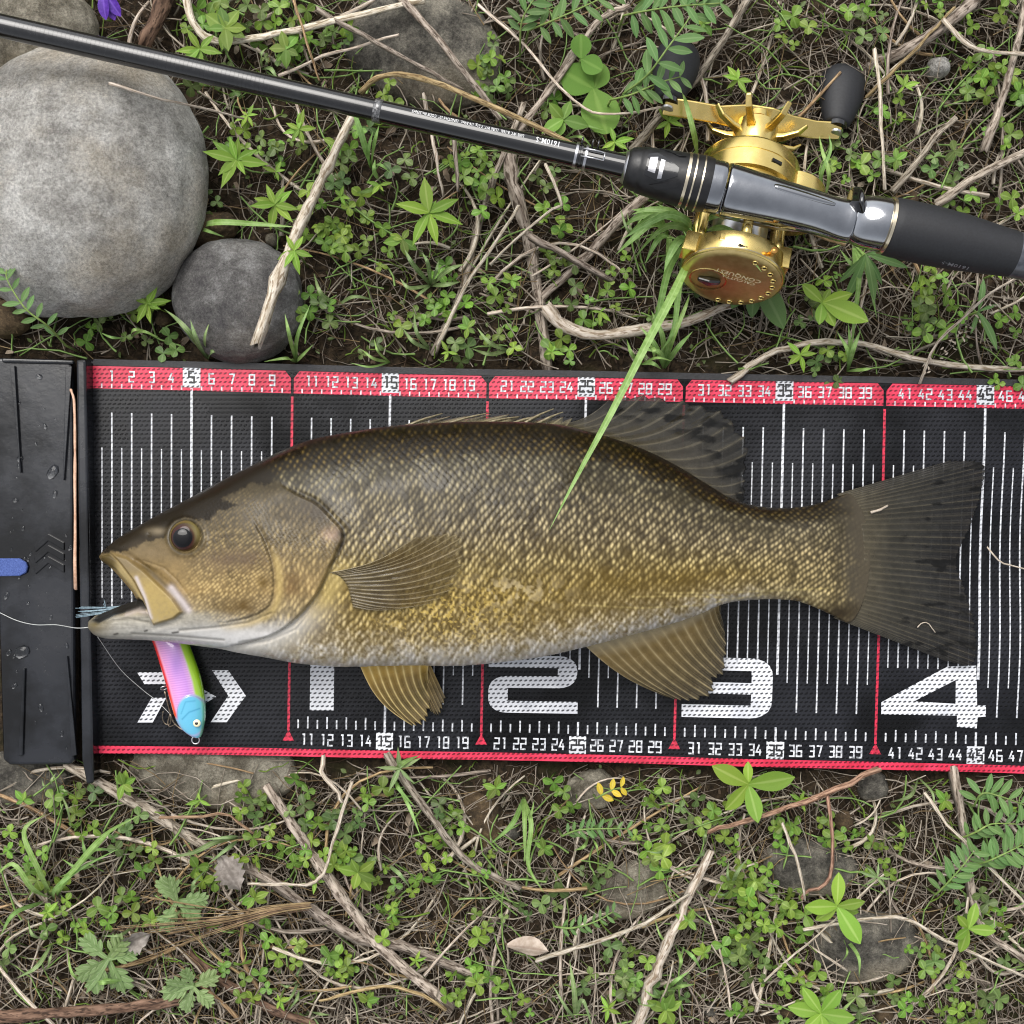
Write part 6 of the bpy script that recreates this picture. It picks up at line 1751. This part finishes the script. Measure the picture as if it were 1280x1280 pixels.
rosette('small oval-leaved seedling just below the bright pointed one', 503, 300, (16, 26), 'dark', 5, h=.012)
rosette('bright rosette with blunt oval leaves touching the red hem', 935, 980, None, 'broad', angs=[(152, 54), (218, 44), (14, 58), (90, 28), (280, 48), (20, 16)], h=.016)
rosette('oval-leaved seedling growing over the flat stone edge', 1046, 1132, None, 'broad', angs=[(176, 46), (215, 32), (15, 34), (300, 52), (-20, 32), (85, 40)], h=.018)
rosette('pointed-leaved rosette at the lower border below the flat stone', 1026, 1266, (28, 42), 'broad', 7, h=.014)
rosette('leafy sprig right beside the large pale boulder', 296, 200, (24, 42), 'lance', 9, h=.018)
rosette('leafy sprig under the rod beside the bleached stick', 374, 162, (16, 26), 'lance', 7, h=.014)
rosette('leafy sprig between the boulder and bleached stick', 344, 256, (22, 34), 'lance', 8, h=.016)
rosette('bright sprig in the gap between boulder and slate stone', 184, 380, (18, 30), 'lance', 8, h=.014)
rosette('sprig hanging over the top of the slate stone', 368, 314, (20, 32), 'lance', 6, h=.030)
rosette('leafy sprig beside the crooked bleached branch', 282, 36, (20, 34), 'dark', 8, h=.016)
rosette('sprig with upright leaves against the rod blank', 250, 62, (24, 36), 'lance', 6, h=.016)
rosette('sprig under the bend of the crooked bleached branch', 358, 62, (16, 26), 'dark', 7, h=.012)
rosette('yellowish sprig beside the hook keeper', 768, 178, (16, 28), 'lance', 5, h=.014)
rosette('sprig growing behind the gold star drag', 922, 100, (14, 24), 'lance', 6, h=.012)
rosette('sprig beneath the pale end of the handle arm', 836, 152, (18, 28), 'lance', 6, h=.010)
rosette('broad-leaved plant spreading below the gold reel', 1028, 378, None, 'broad', angs=[(20, 36), (-30, 62), (-65, 34), (-100, 30), (140, 34), (60, 20)], h=.020)
rosette('small bright sprig above the bowed bleached stem', 1000, 444, (14, 24), 'lance', 6, h=.012)
rosette('strap-leaved plant hidden under the gold side plate', 942, 340, None, 'wide', angs=[(-122, 52), (-90, 56), (-60, 80), (-155, 36)], h=.012, tilt=(0, 10))
rosette('upright strap-leaved plant below the reel grip', 1222, 390, None, 'strap', angs=[(80, 40), (-70, 52), (-110, 30), (20, 24)], h=.014)
rosette('leafy plant with long leaves hanging below the trigger', 1082, 318, None, 'strap', angs=[(-20, 50), (-80, 56), (-110, 60), (-130, 44), (10, 44), (-60, 40)], h=.024)
rosette('small sprig beside the paddle handle', 1130, 108, (12, 20), 'lance', 5, h=.010)
rosette('pale lobed mugwort plant in the tan straw heap', 222, 1126, (34, 48), 'lobed', 5, h=.010, name='mugwort_plant')
rosette('bright lobed mugwort plant below the straw heap', 136, 1198, (34, 52), 'lobed', 6, h=.008, name='mugwort_plant')
rosette('greyish lobed mugwort plant by the dark buried branch', 242, 1232, (28, 42), 'lobed', 6, h=.008, name='mugwort_plant')
rosette('small leafy sprig against the granite stone', 155, 980, (14, 22), 'dark', 7, h=.014)
rosette('oval-leaved seedling among clover below the hem', 448, 1090, (20, 32), 'dark', 6, h=.014)
rosette('narrow-leaved sprig beside the purplish stalk', 500, 960, (20, 32), 'narrow', 6, h=.012)
rosette('oval-leaved seedling by the dark branch end', 318, 1122, (14, 22), 'dark', 5, h=.010)
rosette('leafy sprig beside the vetch at the hem', 1210, 1160, (20, 34), 'broad', 5, h=.014)
rosette('bright leaves at the ragged root', 832, 1262, (18, 30), 'dark', 6, h=.012)
rosette('upright bright sprig in the clover by the grooved stone', 1096, 1096, (14, 26), 'narrow', 6, h=.012)
rosette('round-leaved plantain half under the vetch', 742, 112, None, 'round', angs=[(-75, 60), (150, 46), (70, 34)], h=.006, tilt=(0, 10), name='plantain_plant', cat='plantain')
rosette('small round-leaved plant above the plantain', 726, 74, None, 'round', angs=[(90, 30), (-30, 30)], h=.012, tilt=(0, 8), name='plantain_plant', cat='plantain')
rosette('oval-leaved seedling left of the hook keeper twig', 704, 150, (16, 34), 'dark', 5, h=.014)
for i, (x, y) in enumerate([(426, 246), (475, 232), (640, 350), (560, 440), (585, 410), (230, 325), (345, 215), (310, 145), (420, 180), (750, 390), (690, 440), (880, 30), (1140, 300), (1120, 200), (1245, 340), (60, 1140), (30, 1000), (395, 1100), (190, 1150), (250, 1000), (520, 1200), (680, 1060), (860, 1150), (1130, 1040), (1180, 1000), (1262, 1010), (1000, 1000), (760, 1260), (460, 1250), (350, 1250), (620, 985), (880, 1190)]):
    rosette('tiny pointed-leaved seedling near ' + near(x, y), x, y, (9, 18), random.choice(('lance', 'dark')), random.choice((4, 5, 6)), h=.010, group='tiny seedlings in the litter')

# ---- grass: every blade a curved, keeled strip
def blade(pts, w, material, parent, org, n=16, keel=.25, twist=0.0):
    P = catmull(pts, n); V = []; UV = []; F = []
    T = np.gradient(P, axis=0)
    for i in range(n):
        t = i / (n - 1)
        d = T[i] / (np.linalg.norm(T[i]) + 1e-9)
        s = np.cross(d, (0, 0, 1.0)); s /= np.linalg.norm(s) + 1e-9
        up = np.cross(s, d)
        a = twist * t; s, up = s * math.cos(a) + up * math.sin(a), up * math.cos(a) - s * math.sin(a)
        ww = w * PX / 2 * (min(1, .55 + t * 1.6) if t < .3 else max(.03, 1 - ((t - .3) / .7) ** 2.2))
        for c in (-1, 0, 1):
            V.append(P[i] + s * ww * c + up * keel * ww * abs(c) - np.array(org)); UV.append((.5 + .5 * c, t))
    for i in range(n - 1):
        for k in range(2): F.append((i * 3 + k, i * 3 + k + 1, (i + 1) * 3 + k + 1, (i + 1) * 3 + k))
    return link('blade', mesh('blade', V, F, material, uv=UV), parent)
def grass(label, x, y, blades, material=G_GRASS, group=None, name='grass_tuft', z=None):
    """blades: list of (list of (px, py, z), width px)"""
    c = W(x, y, .0); zz = SZ(c) if z is None else z
    e = empty(name, (c.x, c.y, zz)); tag(e, label, 'grass', group)
    for b in blades:
        pts, w = b[0], b[1]
        blade([np.array((c.x, c.y, zz))] + [np.array(W(*p)) for p in pts], w * (.95 if w > 15 else .74), material, e, (c.x, c.y, zz), twist=random.gauss(0, .35))
    return e
grass('tall grass plant whose long pale blade reaches over the mat onto the fish', 868, 296, [
    ([(864, 318, .032), (842, 366, .050), (808, 430, .060), (764, 516, .066), (722, 594, .068), (687, 662, .0665)], 13),
    ([(850, 300, .034), (838, 318, .040), (830, 340, .038)], 14), ([(862, 280, .030), (838, 268, .036), (806, 282, .034), (776, 300, .026)], 13),
    ([(858, 286, .030), (836, 282, .036), (815, 296, .034), (790, 326, .024)], 12), ([(882, 276, .034), (906, 268, .044), (928, 266, .046)], 9),
    ([(890, 286, .040), (914, 290, .054), (934, 316, .060), (952, 340, .058)], 11), ([(846, 268, .026), (812, 262, .030), (790, 268, .026)], 12), ([(838, 330, .024), (820, 400, .020), (806, 440, .012)], 13), ([(850, 350, .022), (842, 410, .020), (826, 440, .012)], 11),
    ([(848, 276, .028), (820, 270, .030), (796, 284, .02), (784, 296, .014)], 10)])
grass('grass shoot standing beside the silver ring of the rod', 462, 205, [([(456, 182, .024), (446, 150, .034), (438, 134, .034)], 10), ([(468, 180, .024), (474, 156, .030)], 8), ([(474, 206, .018), (488, 216, .016)], 8), ([(460, 190, .020), (466, 164, .028)], 8)], G_GRASS)
grass('pale grass rosette below the bright pointed seedling', 537, 352, [([(560, 338, .018), (580, 330, .016)], 9), ([(516, 330, .016), (506, 312, .014)], 8), ([(556, 356, .014), (576, 352, .010)], 8), ([(512, 360, .012), (500, 348, .010)], 7), ([(535, 330, .018), (528, 316, .016)], 7), ([(545, 340, .020), (548, 326, .018)], 6), ([(526, 366, .012), (518, 374, .008)], 6)], G_GREY)
grass('grass tuft leaning on the slate stone toward the mat', 255, 446, [([(240, 420, .020), (222, 400, .022), (205, 386, .018)], 9), ([(246, 424, .022), (238, 400, .024)], 9), ([(256, 424, .020), (262, 402, .02)], 6), ([(264, 440, .012), (274, 438, .010)], 7)], G_GREY)
grass('thin grass standing on the lower side of the slate stone', 366, 450, [([(362, 420, .024), (356, 392, .026)], 7), ([(372, 420, .022), (388, 380, .026)], 7), ([(376, 446, .016), (392, 430, .014)], 6), ([(358, 448, .016), (330, 452, .012)], 6)])
grass('grass shoot growing between bowed stem and red band', 1064, 462, [([(1060, 440, .014), (1046, 414, .016)], 8), ([(1066, 438, .016), (1076, 412, .016)], 9), ([(1062, 430, .016), (1060, 402, .018)], 6), ([(1078, 462, .010), (1092, 460, .010)], 6)])
grass('bright grass tuft at the red band under the long blade', 832, 458, [([(818, 430, .014), (800, 408, .016)], 9), ([(828, 420, .018), (814, 388, .020)], 9), ([(838, 424, .016), (846, 392, .018)], 10), ([(846, 436, .014), (866, 414, .014)], 9), ([(824, 440, .012), (796, 436, .010)], 8), ([(842, 420, .018), (856, 386, .020), (862, 368, .018)], 8)])
grass('pale grass fan below the front hood of the rod', 838, 290, [([(816, 280, .020), (790, 300, .020), (770, 318, .014)], 12), ([(820, 270, .022), (796, 272, .020), (776, 286, .014)], 12), ([(822, 300, .018), (806, 330, .014)], 10), ([(836, 310, .020), (832, 340, .014)], 11), ([(814, 266, .020), (790, 262, .018)], 10)])
grass('narrow grass fan hanging below the trigger of the rod', 1072, 300, [([(1084, 340, .022), (1096, 398, .016)], 9), ([(1074, 340, .022), (1068, 400, .016), (1064, 440, .012)], 8), ([(1066, 330, .022), (1050, 312, .022)], 8), ([(1088, 330, .02), (1100, 372, .014)], 6)])
grass('grass shoots crossing under the end of the handle arm', 1034, 248, [([(1036, 220, .016), (1028, 190, .016), (1024, 170, .012)], 7), ([(1026, 220, .016), (1038, 188, .016), (1036, 168, .012)], 7)])
grass('single grass blade against the black front hood', 876, 200, [([(868, 170, .024), (858, 130, .026), (853, 116, .022)], 9)])
grass('curved grass blade laid along the boulder and slate stone', 240, 280, [([(270, 278, .020), (320, 280, .018), (372, 284, .020)], 10), ([(258, 288, .014), (280, 296, .010)], 6)])
grass('long green grass clump below the black board', 60, 1130, [([(90, 1090, .020), (130, 1044, .026), (176, 1018, .02)], 9), ([(80, 1100, .018), (110, 1070, .022), (140, 1038, .02)], 8), ([(50, 1090, .02), (30, 1040, .024), (56, 1018, .02)], 10), ([(40, 1110, .016), (16, 1080, .020), (-10, 1100, .014)], 9), ([(70, 1110, .018), (100, 1086, .02), (150, 1060, .02)], 7), ([(20, 1140, .014), (0, 1170, .012)], 8)])
grass('pale grass below the granite stone', 300, 1050, [([(270, 1052, .014), (240, 1066, .014), (206, 1072, .010)], 9), ([(285, 1060, .014), (260, 1080, .012)], 7), ([(290, 1046, .016), (250, 1050, .016)], 6)], G_GREY)
grass('upright bright grass shoots in the straw below the hem', 655, 1000, [([(656, 1030, .014), (656, 1078, .012)], 8), ([(664, 1030, .016), (660, 1080, .012), (680, 1116, .010)], 8), ([(640, 1030, .014), (612, 1056, .010)], 9), ([(662, 1020, .016), (668, 1000, .018)], 6)])
grass('grass blades beside the purplish stalk top', 492, 975, [([(502, 955, .014), (524, 944, .010)], 10), ([(498, 985, .014), (520, 1010, .012)], 7), ([(512, 1010, .012), (526, 1046, .012)], 6)])
grass('pale grass at the lower border near the ragged root', 720, 1280, [([(718, 1240, .014), (712, 1200, .014)], 9), ([(728, 1250, .014), (742, 1290, .01)], 7), ([(708, 1260, .012), (690, 1230, .012)], 6)], G_GREY)
for i in range(46):
    x, y = free_spot()
    if y < 480 and x > 880 and random.random() < .6: continue
    bl = []
    for k in range(random.choice((2, 3, 4))):
        a = random.uniform(0, 6.28); L = random.uniform(22, 58)
        p1 = (x + .5 * L * math.cos(a), y + .5 * L * math.sin(a), random.uniform(.010, .018)); p2 = (x + L * math.cos(a + .3), y + L * math.sin(a + .3), random.uniform(.003, .014))
        if on_mat(np.array(p2[0]), np.array(p2[1]), 4) or hits_stone(np.array([W(*p2)])): continue
        bl.append(([p1, p2], random.uniform(4, 8)))
    if bl: grass('thin grass tuft of ' + {1: 'one blade', 2: 'two blades', 3: 'three blades', 4: 'four blades'}[len(bl)] + ' near ' + near(x, y), x, y, bl, random.choice((G_GRASS, G_GREY)), 'thin grass tufts in the litter')

# ---- vetch: leaflets in pairs along a stalk
VL = [leaf_mesh('leaflet', G_VETCH, 1.0, .34, widest=.5, tip=.7, fold=.2, droop=.12, nu=8) for _ in range(2)]
VY = leaf_mesh('leaflet', G_YELLOW, 1.0, .5, widest=.5, tip=.7, fold=.2, droop=.12, nu=8)
def vetch(label, pts, n, L, me_pool=VL, first=.08, cat='vetch'):
    P = catmull([W(*p) for p in pts], n * 3 + 1)
    o = P[0].copy(); zz = SZ(o)
    e = empty('vetch_frond', (o[0], o[1], zz)); tag(e, label, cat, 'vetch fronds' if me_pool is VL else None)
    Q = np.vstack([[o[0], o[1], zz], P[1:]]) - np.array([o[0], o[1], zz])
    v, f, uv = tube(Q, np.linspace(.0006, .0003, len(Q)), 6); link('stalk', mesh('stalk', v, f, G_STEM, uv=uv), e)
    T = np.gradient(P, axis=0)
    for i in range(1, n + 1):
        k = min(len(P) - 1, int((first + (1 - first) * i / n) * (len(P) - 1)))
        a = math.atan2(T[k][1], T[k][0]); s = L * PX * (1 - .35 * abs(i / n - .45)) * random.uniform(.88, 1.1)
        for sd_ in (-1, 1):
            q = P[k] - np.array([o[0], o[1], zz])
            link('leaflet', random.choice(me_pool) if isinstance(me_pool, list) else me_pool, e, tuple(q), (random.gauss(.05, .15), random.gauss(0, .2), a - math.pi / 2 + sd_ * R(random.uniform(52, 68))), (s, s, s))
    return e
vetch('feathery vetch frond drooping over the second paddle knob', [(775, 120, .020), (808, 95, .036), (836, 58, .044), (862, 22, .040), (876, -6, .034)], 9, 34)
vetch('feathery vetch frond arching over the upper border by the plantain', [(776, 20, .022), (806, 14, .034), (846, 8, .040), (900, 4, .038)], 8, 30)
vetch('feathery vetch frond touching the white wiry stem', [(758, 126, .014), (790, 118, .026), (822, 104, .034), (850, 96, .034)], 6, 26)
vetch('feathery vetch frond with broad leaflets above the plantain', [(656, 40, .014), (690, 26, .028), (726, 10, .034), (764, -8, .03)], 7, 28)
vetch('loose vetch frond beside the dark grey stone', [(650, 60, .014), (652, 28, .024), (664, 4, .028), (680, -14, .026)], 6, 26)
vetch('dark vetch frond fanning beside the thick grey stalk', [(1168, 1120, .010), (1184, 1104, .018), (1202, 1084, .022), (1216, 1066, .022)], 8, 26)
vetch('dark vetch frond fanning out past the thick grey stalk', [(1216, 1082, .012), (1236, 1076, .020), (1258, 1066, .022), (1278, 1056, .020)], 8, 28)
vetch('pale vetch frond touching the red hem', [(1216, 1010, .012), (1228, 992, .020), (1252, 996, .022), (1290, 1010, .020)], 8, 26)
vetch('vetch frond drooping behind the pale green stalk', [(1196, 1050, .010), (1220, 1040, .020), (1240, 1030, .022), (1270, 1030, .020)], 7, 22)
vetch('thin vetch frond over the small buff stone', [(700, 1046, .010), (722, 1038, .016), (748, 1036, .018), (784, 1036, .016)], 9, 15)
vetch('thin vetch frond trailing in the straw by the dry curled leaf', [(690, 1158, .010), (716, 1160, .016), (744, 1152, .018), (766, 1140, .016)], 8, 15)
vetch('short sprig of yellow leaflets over the buff stone', [(742, 1000, .010), (752, 994, .016), (764, 988, .018), (776, 984, .016)], 3, 17, me_pool=VY, cat='leaf sprig')
# fine sprig over the boulder's lower rim
vetch('fine-leaved sprig rising over the lower rim of the boulder', [(86, 436, .010), (60, 408, .036), (32, 386, .044), (10, 352, .046), (8, 336, .044)], 9, 20)

# ---- single leaves and petals
M_DRY = leaf_mat('dry_curled_leaf', S(164, 146, 128), S(194, 180, 164), S(140, 120, 104), var=.08, trans=.15)
o = link('curled_leaf', leaf_mesh('curled_leaf', M_DRY, 52 * PX, 26 * PX, widest=.5, tip=.9, fold=-.5, droop=-.1, wave=.03, nu=12), loc=W(634, 1182, .012), rot=(0.1, .2, R(-92)))
tag(o, 'pale pinkish dry curled leaf lying in the straw', 'dead leaf')
pe = empty('violet_flower', W(134, -6, .006)); tag(pe, 'purple flower petals hanging at the upper border', 'flower')
pm = leaf_mesh('petal', G_PURPLE, 34 * PX, 15 * PX, widest=.6, tip=.6, fold=.3, droop=.2)
for i, a in enumerate((-72, -58, -90)): link('petal', pm, pe, (0, .0, .004 + .001 * i), (0, .1 * i, R(a - 90)))
# seed flecks on the leaning stalk
fk = MB()
for i in range(46):
    t = random.random(); p = W(1150 + 118 * t, 470 - 110 * t ** .9, .011 + .008 * t) + Vector((random.gauss(0, .0012), random.gauss(0, .0012), random.gauss(.001, .0008)))
    v, f, uv = leaf_vf(.0022, .0010, nu=4)
    mt = Euler((random.random(), random.random(), random.uniform(0, 6.3))).to_matrix()
    fk.add([mt @ Vector(q) + p for q in v], f, uv)
o = fk.build('seed_flecks', M_PALE); tag(o, 'tiny pale seed husks along the leaning stalk', 'seed', kind='stuff')
# low green cover: moss and tiny leaflets nobody could count
V = []; F = []; UV = []
k = 0
while k < 1500:
    x, y = rng.uniform(-.36, .36, 2); px, py = x / PX + 640, 640 - y / PX
    if on_mat(np.array(px), np.array(py), 6) or ((px - 108) / 152) ** 2 + ((py - 236) / 167) ** 2 < 1 or math.hypot(px - 300, py - 374) < 79: continue
    if fbm(np.array(px / 60 + 3), np.array(py / 60 + 7), 2) < (.52 if px > 880 and py < 480 else .45): continue
    z = float(soil_z(np.array(x), np.array(y))) + rng.uniform(.001, .006)
    v, f, uv = leaf_vf(rng.uniform(5, 10) * PX, rng.uniform(3.5, 6) * PX, widest=.55, tip=.6, nu=5)
    mt = Euler((rng.normal(0, .3), rng.normal(0, .3), rng.uniform(0, 6.3))).to_matrix(); o_ = len(V)
    V += [mt @ Vector(q) + Vector((x, y, z)) for q in v]; F += [tuple(i + o_ for i in q) for q in f]; UV += uv
    k += 1
tag(link('ground_cover', mesh('ground_cover', V, F, G_CLOVERD, uv=UV)), 'tiny green leaflets sprinkled over the soil', 'ground cover', kind='stuff')

litter('fine_grass', 1300, (40, 150), (1.6, 4.2), G_GRASS, (.003, .013), 'fine pale green grass blades threaded through the litter', curve=.12)
litter('fine_weeds', 800, (20, 80), (1.4, 3.4), G_CLOVER, (.002, .010), 'fine green weed stalks threaded through the litter', curve=.2)
M_DRYG = leaf_mat('grey_dead_leaf', S(120, 112, 104), S(158, 150, 142), S(92, 84, 76), var=.08, trans=.1)
o = link('dead_leaf', leaf_mesh('dead_leaf', M_DRYG, 46 * PX, 34 * PX, widest=.5, tip=.8, fold=.9, droop=.3, wave=.12, nu=14, serr=.2), loc=W(276, 1070, .010), rot=(.3, -.3, R(-150)))
tag(o, 'crumpled grey dead leaf beside the splintered branch', 'dead leaf')
o = link('dead_leaf', leaf_mesh('dead_leaf', M_DRYG, 40 * PX, 26 * PX, widest=.5, tip=.8, fold=.8, droop=.2, wave=.10, nu=12, serr=.15), loc=W(150, 1180, .012), rot=(.2, .3, R(-70)))
tag(o, 'crumpled grey dead leaf on the bright mugwort', 'dead leaf')
